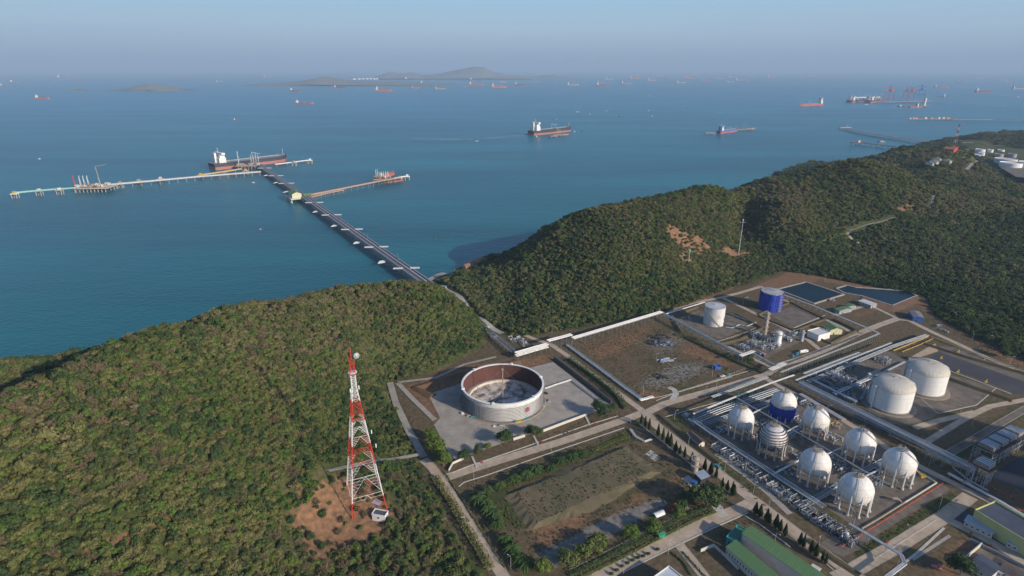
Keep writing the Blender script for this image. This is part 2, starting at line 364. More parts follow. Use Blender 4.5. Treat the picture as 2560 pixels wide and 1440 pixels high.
# ---------------------------------------------------------------- land
# channels: R red soil, G green grass, B gravel
PATCH=[ # (pixel polygon, channel, strength, feather m, on hill?)
 ([(765,1235),(850,1195),(935,1200),(985,1290),(955,1345),(880,1355),(800,1410),(750,1350),(730,1290)],0,1.,7,1),
 ([(1085,1310),(1120,1300),(1140,1350),(1110,1370)],0,.7,3,1),
 ([(95,1398),(118,1380),(145,1390),(138,1415),(108,1420)],0,1.3,1.5,1),([(150,1412),(200,1398),(212,1408),(180,1422)],0,1.,1.5,1),
 ([(220,1375),(258,1355),(276,1375),(258,1396),(228,1392)],0,1.3,1.5,1),([(302,1346),(335,1328),(372,1325),(368,1345),(325,1358)],0,1.3,1.5,1),([(340,1325),(368,1330),(362,1342)],0,1.,1.5,1),
 ([(388,1296),(420,1286),(455,1300),(458,1322),(415,1326)],0,1.3,1.5,1),([(205,1395),(222,1392),(218,1402)],0,1.,1.5,1),
 ([(860,905),(900,898),(940,905),(930,915),(880,915)],0,.9,3,1),
 ([(1660,562),(1690,568),(1735,585),(1760,600),(1778,622),(1760,640),(1735,630),(1705,618),(1680,602),(1666,585)],0,1.3,4,1),
 ([(1790,630),(1820,615),(1860,622),(1892,636),(1850,648),(1820,642)],0,.75,5,1),([(1692,636),(1712,632),(1735,660),(1718,668)],0,.9,4,1),
 ([(2236,520),(2270,505),(2292,508),(2290,522),(2256,532)],0,1.,6,1),([(2104,560),(2112,560),(2112,572),(2104,572)],0,1.,3,1),
 ([(2330,395),(2350,385),(2360,395),(2345,410)],0,.5,8,1),
 ([(1010,965),(1170,912),(1380,885),(1385,903),(1240,945),(1070,985),(1100,1048),(1085,1060)],0,.65,5,0),
 ([(1455,868),(1560,832),(1640,812),(1610,850),(1560,890),(1500,905)],0,.62,12,0),([(1700,850),(1740,862),(1850,912),(1800,915),(1700,880)],0,.8,6,0),
 ([(1540,1000),(1700,955),(1620,1000)],0,.35,6,0),([(1590,985),(1620,975),(1660,985),(1640,1000)],0,.9,4,0),
 ([(1600,950),(1690,905),(1790,908),(1760,935),(1680,965),(1600,975)],2,.62,9,0),([(1580,850),(1690,825),(1760,860),(1650,900)],2,.4,12,0),
 ([(1130,1180),(1300,1115),(1330,1120),(1150,1195)],0,.45,4,0),([(1300,1115),(1470,1045),(1560,1035),(1340,1110)],0,.35,4,0),
 ([(1320,1320),(1400,1278),(1462,1268),(1470,1290),(1420,1340),(1370,1360)],0,1.2,5,0),([(1550,1260),(1640,1215),(1700,1175),(1730,1190),(1660,1235),(1570,1275)],0,.65,6,0),
 ([(1190,1240),(1250,1205),(1560,1085),(1600,1095),(1280,1225),(1325,1310),(1290,1330),(1230,1290)],1,.7,6,0),([(1340,1330),(1560,1240),(1640,1195),(1650,1210),(1450,1320),(1350,1380)],1,.5,6,0),
 ([(1630,1045),(1690,1030),(1760,1110),(1900,1230),(1880,1240),(1740,1130)],1,.6,4,0),([(1800,1000),(1870,975),(1880,985),(1820,1012)],1,1.,3,0),
 ([(1880,718),(1990,672),(2070,690),(1960,738)],0,.9,6,0),([(2050,690),(2310,742),(2335,792),(2290,760),(2260,735),(2060,705)],0,.75,6,0),
 ([(2300,770),(2340,800),(2560,930),(2560,905),(2440,845),(2330,785)],0,.9,5,0),([(2150,745),(2240,760),(2300,740),(2290,770),(2240,785)],0,.5,5,0),
 ([(1640,795),(1720,768),(1840,718),(1850,708),(1730,745),(1640,780)],0,.85,5,0),([(1670,805),(1750,780),(1900,850),(1790,860)],0,.3,8,0),
 ([(2330,1440),(2370,1370),(2420,1348),(2480,1376),(2420,1440)],0,.8,4,0),([(1480,1440),(1500,1405),(1760,1285),(1775,1295),(1560,1400)],0,.65,3,0),
 ([(1990,845),(2030,808),(2065,818),(2060,845)],0,.75,4,0),([(2120,790),(2180,768),(2200,775),(2150,795)],0,.5,4,0),([(2230,870),(2290,845),(2300,860),(2260,880)],0,.4,4,0),
 ([(2130,1380),(2376,1226),(2408,1246),(2395,1262),(2340,1290),(2243,1343),(2150,1400)],1,.75,3,0),([(2320,1160),(2370,1130),(2440,1080),(2560,1000),(2560,1040),(2400,1150)],1,.8,6,0),
 ([(2270,1060),(2400,1010),(2560,985),(2560,1000),(2420,1030)],1,.4,5,0),([(1860,1350),(1780,1320),(1740,1370),(1860,1440),(1800,1440)],1,.35,8,0),
 ([(1700,1100),(1960,1300),(1940,1310),(1700,1120)],1,.5,3,0),([(1429,1343),(1345,1387),(1387,1412),(1457,1373),(1568,1318),(1662,1259),(1654,1246),(1568,1276),(1498,1307)],2,1.,4,0),([(1540,1290),(1560,1280),(1580,1300),(1555,1312)],0,.8,4,0)]
WP=[]
for poly,ch,st,fe,hill in PATCH:
    wp=np.array([(ground(x,y) if hill else P(x,y))[:2] for x,y in poly]);WP.append((wp,ch,st,fe,hill))
def paint(x,y):
    pts=np.stack([x,y],1);C=np.zeros((len(x),4));C[:,3]=1;C[:,1]=np.where(inside(pts,PLW),0,.62)
    for wp,ch,st,fe,hill in WP:
        lo=wp.min(0)-fe*2;hi=wp.max(0)+fe*2
        m=(pts[:,0]>lo[0])&(pts[:,0]<hi[0])&(pts[:,1]>lo[1])&(pts[:,1]<hi[1])
        if not m.any():continue
        q=pts[m];d=seg_dist(q,wp);d=np.where(inside(q,wp),d,-d)
        f=np.clip(d/(2*fe)+.5,0,1)*st;C[m,ch]=np.maximum(C[m,ch],f)
    return C
gm=bpy.data.materials.new('hill_and_yard_soil');gm.use_nodes=True;nt=gm.node_tree;N=nt.nodes;L=nt.links;b=N['Principled BSDF'];b.inputs['Roughness'].default_value=.97;b.inputs['Specular IOR Level'].default_value=.1
g=N.new('ShaderNodeNewGeometry');va=N.new('ShaderNodeVertexColor');va.layer_name='cover';sp=N.new('ShaderNodeSeparateColor');L.new(va.outputs[0],sp.inputs[0])
nA=noise(.035,det=8);nB=noise(.35,det=8);nC=noise(.09,det=8)
def ramp(src,a,ca,b_,cb):
    r=N.new('ShaderNodeValToRGB');r.color_ramp.elements[0].position=a;r.color_ramp.elements[0].color=(*ca,1);r.color_ramp.elements[1].position=b_;r.color_ramp.elements[1].color=(*cb,1);L.new(src,r.inputs[0]);return r.outputs[0]
def mixc(f,a,b_):
    m_=N.new('ShaderNodeMixRGB');L.new(f,m_.inputs[0]);L.new(a,m_.inputs[1]);L.new(b_,m_.inputs[2]);return m_.outputs[0]
def breakup(mask,n_):
    a=N.new('ShaderNodeMath');a.operation='MULTIPLY_ADD';L.new(n_,a.inputs[0]);a.inputs[1].default_value=.9;a.inputs[2].default_value=-.45
    c=N.new('ShaderNodeMath');c.operation='ADD';L.new(mask,c.inputs[0]);L.new(a.outputs[0],c.inputs[1])
    m_=N.new('ShaderNodeMapRange');m_.inputs[1].default_value=.25;m_.inputs[2].default_value=.62;L.new(c.outputs[0],m_.inputs[0]);return m_.outputs[0]
dry=ramp(nB,.3,(.085,.066,.036),.72,(.165,.122,.075));grn=ramp(nB,.3,(.036,.050,.016),.7,(.085,.095,.034))
base=mixc(ramp(nA,.52,(0,0,0),.70,(.55,.55,.55)),dry,grn)
base=mixc(breakup(sp.outputs[1],nC),base,grn)
base=mixc(breakup(sp.outputs[0],nC),base,ramp(nB,.3,(.12,.08,.045),.72,(.30,.16,.09)))
base=mixc(breakup(sp.outputs[2],nB),base,ramp(nB,.3,(.14,.125,.11),.7,(.25,.23,.20)))
L.new(base,b.inputs['Base Color'])
bp=N.new('ShaderNodeBump');bp.inputs['Strength'].default_value=.6;bp.inputs['Distance'].default_value=.5;L.new(nB,bp.inputs['Height']);L.new(bp.outputs[0],b.inputs['Normal'])
def gridmesh(name,gx,gy,Z,keep,zoff=0.):
    X,Y=np.meshgrid(gx,gy);ny,nx=X.shape;idx=-np.ones(X.shape,int)
    kc=keep[:-1,:-1]|keep[1:,:-1]|keep[:-1,1:]|keep[1:,1:] if keep.dtype==bool else None
    ii,jj=np.where(kc);used=np.zeros(X.shape,bool)
    for a,b2 in((0,0),(0,1),(1,0),(1,1)):used[ii+a,jj+b2]=True
    idx[used]=np.arange(used.sum());vs=np.stack([X[used],Y[used],Z[used]+zoff],1)
    fs=np.stack([idx[ii,jj],idx[ii,jj+1],idx[ii+1,jj+1],idx[ii+1,jj]],1)
    me=bpy.data.meshes.new(name);me.vertices.add(len(vs));me.vertices.foreach_set('co',vs.ravel())
    me.loops.add(len(fs)*4);me.loops.foreach_set('vertex_index',fs.ravel());me.polygons.add(len(fs));me.polygons.foreach_set('loop_start',np.arange(0,len(fs)*4,4));me.polygons.foreach_set('use_smooth',np.ones(len(fs),bool))
    me.update(calc_edges=True);ca=me.color_attributes.new('cover','FLOAT_COLOR','POINT');ca.data.foreach_set('color',paint(vs[:,0],vs[:,1]).ravel())
    me.materials.append(gm);o=bpy.data.objects.new(name,me);COL.objects.link(o);o['kind']='structure';return o
gx=np.arange(-760,2300,6.);gy=np.arange(90,2900,6.);X_,Y_=np.meshgrid(gx,gy);Z_=height(X_,Y_).reshape(X_.shape)
Zc=np.where(inside(np.stack([X_.ravel(),Y_.ravel()],1),PLW).reshape(X_.shape),Z_-.25,Z_)
gridmesh('hills',gx,gy,Zc,Z_>SEA-5)
gx2=np.arange(-260,820,2.5);gy2=np.arange(90,760,2.5);X2,Y2=np.meshgrid(gx2,gy2);p2=np.stack([X2.ravel(),Y2.ravel()],1)
ok2=(inside(p2,PLW)&(seg_dist(p2,PLW)>4)).reshape(X2.shape)
gridmesh('plant_ground',gx2,gy2,np.zeros(X2.shape),ok2)
# ---------------------------------------------------------------- vegetation
def leafmat(name,cols,trans=.15,big=.006):
    m=bpy.data.materials.new(name);m.use_nodes=True;nt=m.node_tree;N=nt.nodes;L=nt.links;b=N['Principled BSDF']
    b.inputs['Roughness'].default_value=.9;b.inputs['Specular IOR Level'].default_value=.12
    oi=N.new('ShaderNodeObjectInfo')
    no=N.new('ShaderNodeTexNoise');no.inputs['Scale'].default_value=big;no.inputs['Detail'].default_value=3;L.new(oi.outputs['Location'],no.inputs[0])
    mr=N.new('ShaderNodeMapRange');mr.inputs[1].default_value=.36;mr.inputs[2].default_value=.64;L.new(no.outputs[0],mr.inputs[0])
    ma=N.new('ShaderNodeMath');ma.operation='MULTIPLY_ADD';L.new(oi.outputs['Random'],ma.inputs[0]);ma.inputs[1].default_value=.45;L.new(mr.outputs[0],ma.inputs[2])
    mh=N.new('ShaderNodeMath');mh.operation='MULTIPLY';mh.inputs[1].default_value=.69;L.new(ma.outputs[0],mh.inputs[0])
    r=N.new('ShaderNodeValToRGB');e=r.color_ramp.elements
    e[0].position=0;e[0].color=(*cols[0],1);e[1].position=1;e[1].color=(*cols[-1],1)
    for i,c in enumerate(cols[1:-1]): q=e.new((i+1)/(len(cols)-1));q.color=(*c,1)
    L.new(mh.outputs[0],r.inputs[0])
    tc=N.new('ShaderNodeTexCoord');n2=N.new('ShaderNodeTexNoise');n2.inputs['Scale'].default_value=.9;n2.inputs['Detail'].default_value=3;L.new(tc.outputs['Object'],n2.inputs[0])
    m2=N.new('ShaderNodeMapRange');m2.inputs[1].default_value=.3;m2.inputs[2].default_value=.7;m2.inputs[3].default_value=.6;m2.inputs[4].default_value=1.35;L.new(n2.outputs[0],m2.inputs[0])
    mu=N.new('ShaderNodeMixRGB');mu.blend_type='MULTIPLY';mu.inputs[0].default_value=1;L.new(r.outputs[0],mu.inputs[1]);L.new(m2.outputs[0],mu.inputs[2])
    L.new(mu.outputs[0],b.inputs['Base Color'])
    tr=N.new('ShaderNodeBsdfTranslucent');L.new(mu.outputs[0],tr.inputs[0]);ms=N.new('ShaderNodeMixShader');ms.inputs[0].default_value=trans
    L.new(b.outputs[0],ms.inputs[1]);L.new(tr.outputs[0],ms.inputs[2]);L.new(ms.outputs[0],N['Material Output'].inputs[0]);return m
LF=[leafmat('olive_leaves',[(.080,.105,.032),(.12,.138,.042),(.168,.163,.062),(.19,.162,.09)]),
    leafmat('green_leaves',[(.050,.092,.023),(.076,.128,.030),(.12,.16,.042),(.15,.165,.055)]),
    leafmat('dark_leaves',[(.034,.064,.025),(.048,.082,.030),(.078,.104,.038),(.105,.118,.05)]),
    leafmat('bare_twigs',[(.13,.11,.06),(.16,.13,.075),(.19,.15,.09),(.22,.17,.11)],0.),
    leafmat('bright_leaves',[(.08,.135,.025),(.10,.155,.03),(.13,.165,.035)]),
    leafmat('dry_leaves',[(.125,.12,.05),(.16,.145,.06),(.195,.165,.08),(.21,.17,.10)])]
def crown_mb(R,hh,nb,nl,ls,seed,flat=.75,core=True,z0=0.):
    r=random.Random(seed);mb=MB()
    for k in range(nb):
        a=r.uniform(0,2*PI);rad=R*(.0 if k==0 else r.uniform(.35,.68));br=R*r.uniform(.36,.56)
        cx,cy=rad*math.cos(a),rad*math.sin(a);cz=z0+hh*(r.uniform(.42,.8) if k else .75)
        if core:
            q=.72*br;mb.lathe([(0.01,-q*flat),(q*.75,-q*flat*.6),(q,0),(q*.75,q*flat*.6),(0.01,q*flat)],6,(cx,cy,cz))
        for i in range(nl//nb):
            u=r.uniform(-.55,1);t=r.uniform(0,2*PI);s=math.sqrt(1-u*u);d=Vector((s*math.cos(t),s*math.sin(t),u))
            p=Vector((cx,cy,cz))+Vector((d.x*br,d.y*br,d.z*br*flat*1.1))*r.uniform(.82,1.12)
            nn=(d+Vector((r.gauss(0,.5),r.gauss(0,.5),r.gauss(0,.5)))).normalized();x=nn.orthogonal().normalized();y=nn.cross(x)
            w1=ls*r.uniform(.6,1.3);w2=ls*r.uniform(.5,1.)
            mb.add([p-x*w1,p-y*w2,p+x*w1,p+y*w2],[(0,1,2,3)])
    return mb
def bare_mb(R,hh,seed,n=70):
    r=random.Random(seed);mb=MB()
    for i in range(n):
        a=r.uniform(0,2*PI);e=r.uniform(.15,1.35);l=R*r.uniform(.6,1.15);b=Vector((0,0,hh*r.uniform(.2,.55)))
        q=b+Vector((math.cos(a)*math.cos(e)*l,math.sin(a)*math.cos(e)*l,math.sin(e)*l*1.0));mid=(b+q)/2+Vector((0,0,-.15*l))
        mb.tube([b,mid,q],.10,3,r2=.03,cap=False)
        for k in range(7):
            s=b+(q-b)*r.uniform(.4,1);t=s+Vector((r.gauss(0,.5),r.gauss(0,.5),r.uniform(.0,.9)))*R*.35
            side=Vector((r.gauss(0,1),r.gauss(0,1),0)).normalized()*.15
            mb.add([s-side,s+side,t],[(0,1,2)])
    return mb
def trunk_mb(h,r=.22,seed=0,limbs=4,R=2.):
    q=random.Random(seed);mb=MB().tube([(0,0,-1.2),(q.gauss(0,.1),q.gauss(0,.1),h*.5),(q.gauss(0,.2),q.gauss(0,.2),h)],r,6,r2=r*.5)
    for i in range(limbs):
        a=2*PI*i/limbs+q.uniform(-.4,.4);mb.tube([(0,0,h*.5),(math.cos(a)*R*.3,math.sin(a)*R*.3,h*.85),(math.cos(a)*R*.6,math.sin(a)*R*.6,h*1.15)],r*.45,4,r2=r*.15)
    return mb
PROTO=bpy.data.collections.new('tree_kinds')
KINDS=[]   # (crown mesh, trunk mesh, description)
spec=[(0,3.3,5.2,7,330,.36,'olive green bushy tree'),(0,2.7,4.6,5,260,.36,'olive green bushy tree'),(0,3.6,4.6,9,340,.38,'olive green bushy tree'),
      (1,3.1,5.2,7,330,.36,'mid green leafy tree'),(1,2.5,4.4,5,240,.36,'mid green leafy tree'),(2,3.5,5.8,8,340,.38,'dark green dense tree'),(2,2.8,4.8,6,280,.36,'dark green dense tree'),
      (3,3.0,4.6,0,0,0,'bare grey-brown leafless tree'),(3,2.6,3.8,0,0,0,'bare grey-brown leafless tree'),(4,2.2,3.6,5,220,.33,'bright lime green young tree'),(5,2.9,4.6,7,260,.32,'dry brownish scrub tree'),(5,2.3,3.8,5,200,.30,'dry brownish scrub tree')]
for i,(lm,R,hh,nb,nl,ls,desc) in enumerate(spec):
    mb=crown_mb(R,hh,nb,nl,ls,100+i) if nb else bare_mb(R,hh,100+i)
    me=mesh('crown',mb,LF[lm]);o=bpy.data.objects.new('crown_kind',me);PROTO.objects.link(o)
    KINDS.append((me,mesh('trunk',trunk_mb(hh*.55,.2,i,4,R),TRUNK),desc))
# sample positions
rs=np.random.RandomState(5)
def px_of(x,y,z):
    zz=z-H;d=y*c_-zz*s_;u=y*s_+zz*c_;return 1280+F*x/d,720-F*u/d,d
HOLES=[p for p in PATCH if p[4]]
HROAD=[(2152,612),(2130,600),(2118,588),(2124,577),(2150,569),(2190,558),(2240,545),(2290,530),(2318,518),(2330,508),(2334,490),(2335,470),(2336,445)]
HR3=np.array([ground(x,y) for x,y in HROAD])
HR4=np.array([ground(x,y) for x,y in [(2415,425),(2428,412),(2440,402)]])
TRAIL=np.array([P(x,y)[:2] for x,y in [(975,958),(990,1010),(1020,1075),(1060,1145)]])
TRAIL2=np.array([ground(x,y)[:2] for x,y in [(820,1180),(900,1165),(1000,1148),(1055,1138)]])
CLEAR=[ [(2375,352),(2600,372),(2620,470),(2540,436),(2470,400),(2425,378)],   # far tank farm
        [(2352,358),(2400,358),(2400,376),(2352,378)] ]
CLW=[np.array([P(x,y,4)[:2] for x,y in c]) for c in CLEAR]
VALLEY=np.array([P(x,y)[:2] for x,y in [(1088,712),(1150,755),(1185,795),(1255,835)]])
def allowed(x,y,z):
    p=np.stack([x,y],1);ok=z>SEA+1.2
    ins=inside(p,PLW);d=seg_dist(p,PLW);ok&=~ins&(d>3)
    for wp,ch,st,fe,hill in WP:
        if hill: ok&=~(inside(p,wp)&(seg_dist(p,wp)>1.2)&(vnoise(x/3.1,y/3.1,41)<.64))
    for c in CLW[:1]: ok&=~inside(p,c)
    ok&=seg_dist(p,HR3[:7,:2],False)>4.5;ok&=seg_dist(p,HR3[8:11,:2],False)>3.5;ok&=seg_dist(p,HR4[:,:2],False)>6
    ok&=seg_dist(p,TRAIL,False)>4;ok&=seg_dist(p,TRAIL2,False)>4;ok&=seg_dist(p,VALLEY,False)>9
    return ok
def scatter(n,x0,x1,y0,y1,mind):
    x=rs.uniform(x0,x1,n);y=rs.uniform(y0,y1,n)
    px,py,d=px_of(x,y,np.zeros(n)+20);m=(d>60)&(px>-260)&(px<2900)&(py<1750);x=x[m];y=y[m]
    return x,y
def jgrid(x0,x1,y0,y1,s):
    a,b=np.meshgrid(np.arange(x0,x1,s),np.arange(y0,y1,s));a=a.ravel()+rs.uniform(-.48,.48,a.size)*s;b=b.ravel()+rs.uniform(-.48,.48,b.size)*s
    px,py,d=px_of(a,b,np.zeros(a.size)+30);m=(d>60)&(px>-200)&(px<2800)&(py<1750);return a[m],b[m]
xa,ya=jgrid(-600,1000,90,760,2.6);xb,yb=jgrid(-100,1500,760,1300,3.2);xc,yc=jgrid(500,2300,1300,2900,6.5)
tx=np.concatenate([xa,xb,xc]);ty=np.concatenate([ya,yb,yc]);big=np.concatenate([np.ones(len(xa)),np.ones(len(xb))*1.2,np.ones(len(xc))*1.45])
tz=height(tx,ty);slp=np.hypot(height(tx+3,ty)-tz,height(tx,ty+3)-tz)/3;kp=rs.rand(len(tx))<.50*np.sqrt(1+slp**2)+(ty>1300)
tx,ty,tz,big=tx[kp],ty[kp],tz[kp],big[kp];m=allowed(tx,ty,tz);tx,ty,tz,big=tx[m],ty[m],tz[m],big[m]
# thin out near the red mound where the wood is open scrub
px,py,d=px_of(tx,ty,tz)
op=(px>700)&(px<1250)&(py>1180);m=~(op&(rs.rand(len(tx))<.42));tx,ty,tz,big,px,py=tx[m],ty[m],tz[m],big[m],px[m],py[m]
reg=vnoise(tx/60,ty/60,11);reg2=vnoise(tx/22,ty/22,12)
kind=np.zeros(len(tx),int)
hi=np.clip((tz-25)/55,0,1)
left=px<1000;right=px>1850
u=rs.rand(len(tx))
pb=np.where(left,.06+.20*np.clip((reg-.45)*3,0,1)+.10*((px<450)&(py<1250)),.08+.14*hi*(reg>.45));pb=np.where(right&(tz<25),.05,pb);pb=np.where((px>700)&(px<1250)&(py>1180),.30,pb)
pd=np.where(right&(tz<30),.62,np.where(tz<25,.42,.14+.2*(reg2>.6)))
pgm=np.where(left,.24,.16)
pdry=np.clip((reg-.30)*2.2,0,1)*np.where(left,.95,np.where(tz>35,1.,.25));pdry=np.where((px>700)&(px<1250)&(py>1180),.6,pdry)
for i in range(len(tx)):
    v=u[i]
    if v<pb[i]: kind[i]=7+(i&1)
    elif v<pb[i]+pd[i]: kind[i]=5+(i&1)
    elif v<pb[i]+pd[i]+pgm[i]: kind[i]=3+(i&1)
    elif v>.987: kind[i]=9
    elif pdry[i]>rs.rand(): kind[i]=10+(i&1)
    else: kind[i]=i%3
sc=(.5+.55*vnoise(tx/14,ty/14,31)+rs.uniform(-.12,.22,len(tx)))*big*np.where(rs.rand(len(tx))<.05,1.4,1.);rot=rs.uniform(0,2*PI,len(tx))
tz=tz-.3
# low scrub between the trees
xs_,ys_=jgrid(-600,1000,90,760,2.9);xt_,yt_=jgrid(-100,1500,760,1300,3.4);sx_=np.concatenate([xs_,xt_]);sy_=np.concatenate([ys_,yt_]);sz_=height(sx_,sy_);m=allowed(sx_,sy_,sz_)
sx_,sy_,sz_=sx_[m],sy_[m],sz_[m];q1=vnoise(sx_/9,sy_/9,21);spx,spy,_=px_of(sx_,sy_,sz_);op2=(spx>700)&(spx<1250)&(spy>1180);m=(q1>.08)&~(op2&(rs.rand(len(sx_))<.6));sx_,sy_,sz_=sx_[m],sy_[m],sz_[m]
SCRUB=(sx_,sy_,sz_-.9,rs.uniform(.34,.62,len(sx_)),rs.uniform(0,6.28,len(sx_)),rs.choice([0,1,2,3,4,0,5,7,1],len(sx_)))
print('trees',len(tx),'scrub',len(sx_))
# the trees that show largest become things of their own
dist=px_of(tx,ty,tz)[2]
vis=(px>-20)&(px<2580)&(py<1435)&(py>0)
size=np.where(vis,sc/dist,0)
pick=np.argsort(-size)[:300];pickset=set(pick.tolist())
side=lambda x:'lower left hillside' if x<700 else 'scrub around the red and white mast'
for i in pick:
    cm,tm,desc=KINDS[kind[i]];wh=side(px[i])
    t=thing('tree','%s in the %s'%(desc,wh),'tree',(tx[i],ty[i],tz[i]),rot[i],'%ss in the %s'%(desc,wh));t.scale=(sc[i],)*3
    part(t,'crown',cm,None);part(t,'trunk',tm,None)
keepm=np.ones(len(tx),bool);keepm[pick]=False
fx,fy,fz,fs,fr,fk=[np.concatenate([a,b_]) for a,b_ in zip((tx[keepm],ty[keepm],tz[keepm],sc[keepm],rot[keepm],kind[keepm]),SCRUB)]
me=bpy.data.meshes.new('forest');me.vertices.add(len(fx));me.vertices.foreach_set('co',np.stack([fx,fy,fz],1).ravel())
for nm,tp,arr in(('rot','FLOAT',fr),('size','FLOAT',fs),('kind_index','INT',fk)):
    at=me.attributes.new(nm,tp,'POINT');at.data.foreach_set('value',arr.astype(np.float32 if tp=='FLOAT' else np.int32))
fo=bpy.data.objects.new('forest',me);COL.objects.link(fo);tag(fo,'mixed green and brown woodland covering the coastal hills','forest',kind='stuff')
def inst_group(name,coll):
    ng=bpy.data.node_groups.new(name,'GeometryNodeTree');ng.interface.new_socket('Geometry',in_out='INPUT',socket_type='NodeSocketGeometry');ng.interface.new_socket('Geometry',in_out='OUTPUT',socket_type='NodeSocketGeometry')
    n=ng.nodes;l=ng.links;gi=n.new('NodeGroupInput');go=n.new('NodeGroupOutput');ip=n.new('GeometryNodeInstanceOnPoints');ci=n.new('GeometryNodeCollectionInfo')
    ci.inputs['Collection'].default_value=coll;ci.inputs['Separate Children'].default_value=True;ci.inputs['Reset Children'].default_value=True
    ip.inputs['Pick Instance'].default_value=True
    def na(nm,dt):
        a=n.new('GeometryNodeInputNamedAttribute');a.data_type=dt;a.inputs['Name'].default_value=nm;return a.outputs['Attribute']
    cx=n.new('ShaderNodeCombineXYZ');l.new(na('rot','FLOAT'),cx.inputs[2]);l.new(cx.outputs[0],ip.inputs['Rotation'])
    l.new(na('size','FLOAT'),ip.inputs['Scale']);l.new(na('kind_index','INT'),ip.inputs['Instance Index'])
    l.new(gi.outputs[0],ip.inputs['Points']);l.new(ci.outputs[0],ip.inputs['Instance']);l.new(ip.outputs[0],go.inputs[0]);return ng
md=fo.modifiers.new('spread','NODES');md.node_group=inst_group('spread_trees',PROTO)
# undergrowth: low shrubs filling the gaps
mb=MB()
TUF=[([(1150,1215),(1560,1075),(1640,1130),(1780,1250),(1500,1390),(1330,1400),(1240,1300)],2.2),([(1450,870),(1640,812),(1850,915),(1650,985),(1590,990)],2.6),([(1640,1050),(1690,1035),(1780,1120),(1900,1215),(1960,1290),(1940,1295),(1780,1150)],2.4),
 ([(2130,1384),(2376,1228),(2404,1246),(2390,1258),(2338,1284),(2243,1338),(2145,1394)],2.0),([(2330,800),(2560,905),(2560,930),(2440,870)],3.),([(1730,1370),(1860,1290),(1900,1330),(1820,1340),(1790,1440)],2.4),([(1280,1120),(1470,1050),(1550,1035),(1340,1112)],2.),([(1490,1420),(1640,1350),(1780,1280),(1760,1262),(1600,1330),(1440,1410)],1.9)]
MTOP=np.array([P(x,y)[:2] for x,y in [(1282,1236),(1400,1190),(1556,1124),(1634,1184),(1470,1262),(1340,1316)]]);PADC=np.array([P(x,y)[:2] for x,y in [(1429,1343),(1345,1387),(1387,1412),(1457,1373),(1568,1318),(1662,1259),(1654,1246),(1568,1276),(1498,1307)]])
U=[[],[],[]]
for po,sp_ in TUF:
    w_=np.array([P(x,y)[:2] for x,y in po]);a,b_=np.meshgrid(np.arange(w_[:,0].min(),w_[:,0].max(),sp_),np.arange(w_[:,1].min(),w_[:,1].max(),sp_));a=a.ravel()+rs.uniform(-1,1,a.size);b_=b_.ravel()+rs.uniform(-1,1,b_.size)
    q=np.stack([a,b_],1);it=inside(q,MTOP);k=inside(q,w_)&~inside(q,PADC)&(it|(seg_dist(q,MTOP)>5))&(vnoise(a/7,b_/7,51)>.38);U[0].append(a[k]);U[1].append(b_[k]);U[2].append(np.where(it[k],1.75,0.))
gx_,gy_,gz_=[np.concatenate(u_) for u_ in U];n_=len(gx_);me=bpy.data.meshes.new('dry_grass');me.vertices.add(n_);me.vertices.foreach_set('co',np.stack([gx_,gy_,gz_-.25],1).ravel())
for nm,tp,arr in(('rot','FLOAT',rs.uniform(0,6.28,n_)),('size','FLOAT',rs.uniform(.10,.24,n_)),('kind_index','INT',rs.choice([10,11,10,11,0,1,7,3],n_))):
    at=me.attributes.new(nm,tp,'POINT');at.data.foreach_set('value',arr.astype(np.float32 if tp=='FLOAT' else np.int32))
go_=bpy.data.objects.new('dry_grass',me);COL.objects.link(go_);tag(go_,'dry grass tufts and weeds on the open ground of the plant','grass',kind='stuff');md=go_.modifiers.new('spread','NODES');md.node_group=fo.modifiers[0].node_group
# roads on the hills
def hillroad(name,pts,wd,m):
    q=polyl([tuple(p) for p in pts],8);xs=np.array([p[0] for p in q]);ys=np.array([p[1] for p in q]);z=height(xs,ys)+.8
    struct(name,MB().strip([(a,b_,c) for a,b_,c in zip(xs,ys,z)],wd),m)
hillroad('road',HR3[:7],4.5,GRAV);hillroad('road',HR3[8:11],3.5,GRAV);hillroad('road',HR4,7,GRAV);hillroad('path',[(*p,0) for p in TRAIL],5,GRAV);hillroad('path',[(*p,0) for p in TRAIL2],3.5,CONC);hillroad('road',[(*p,0) for p in VALLEY],6,CONC)
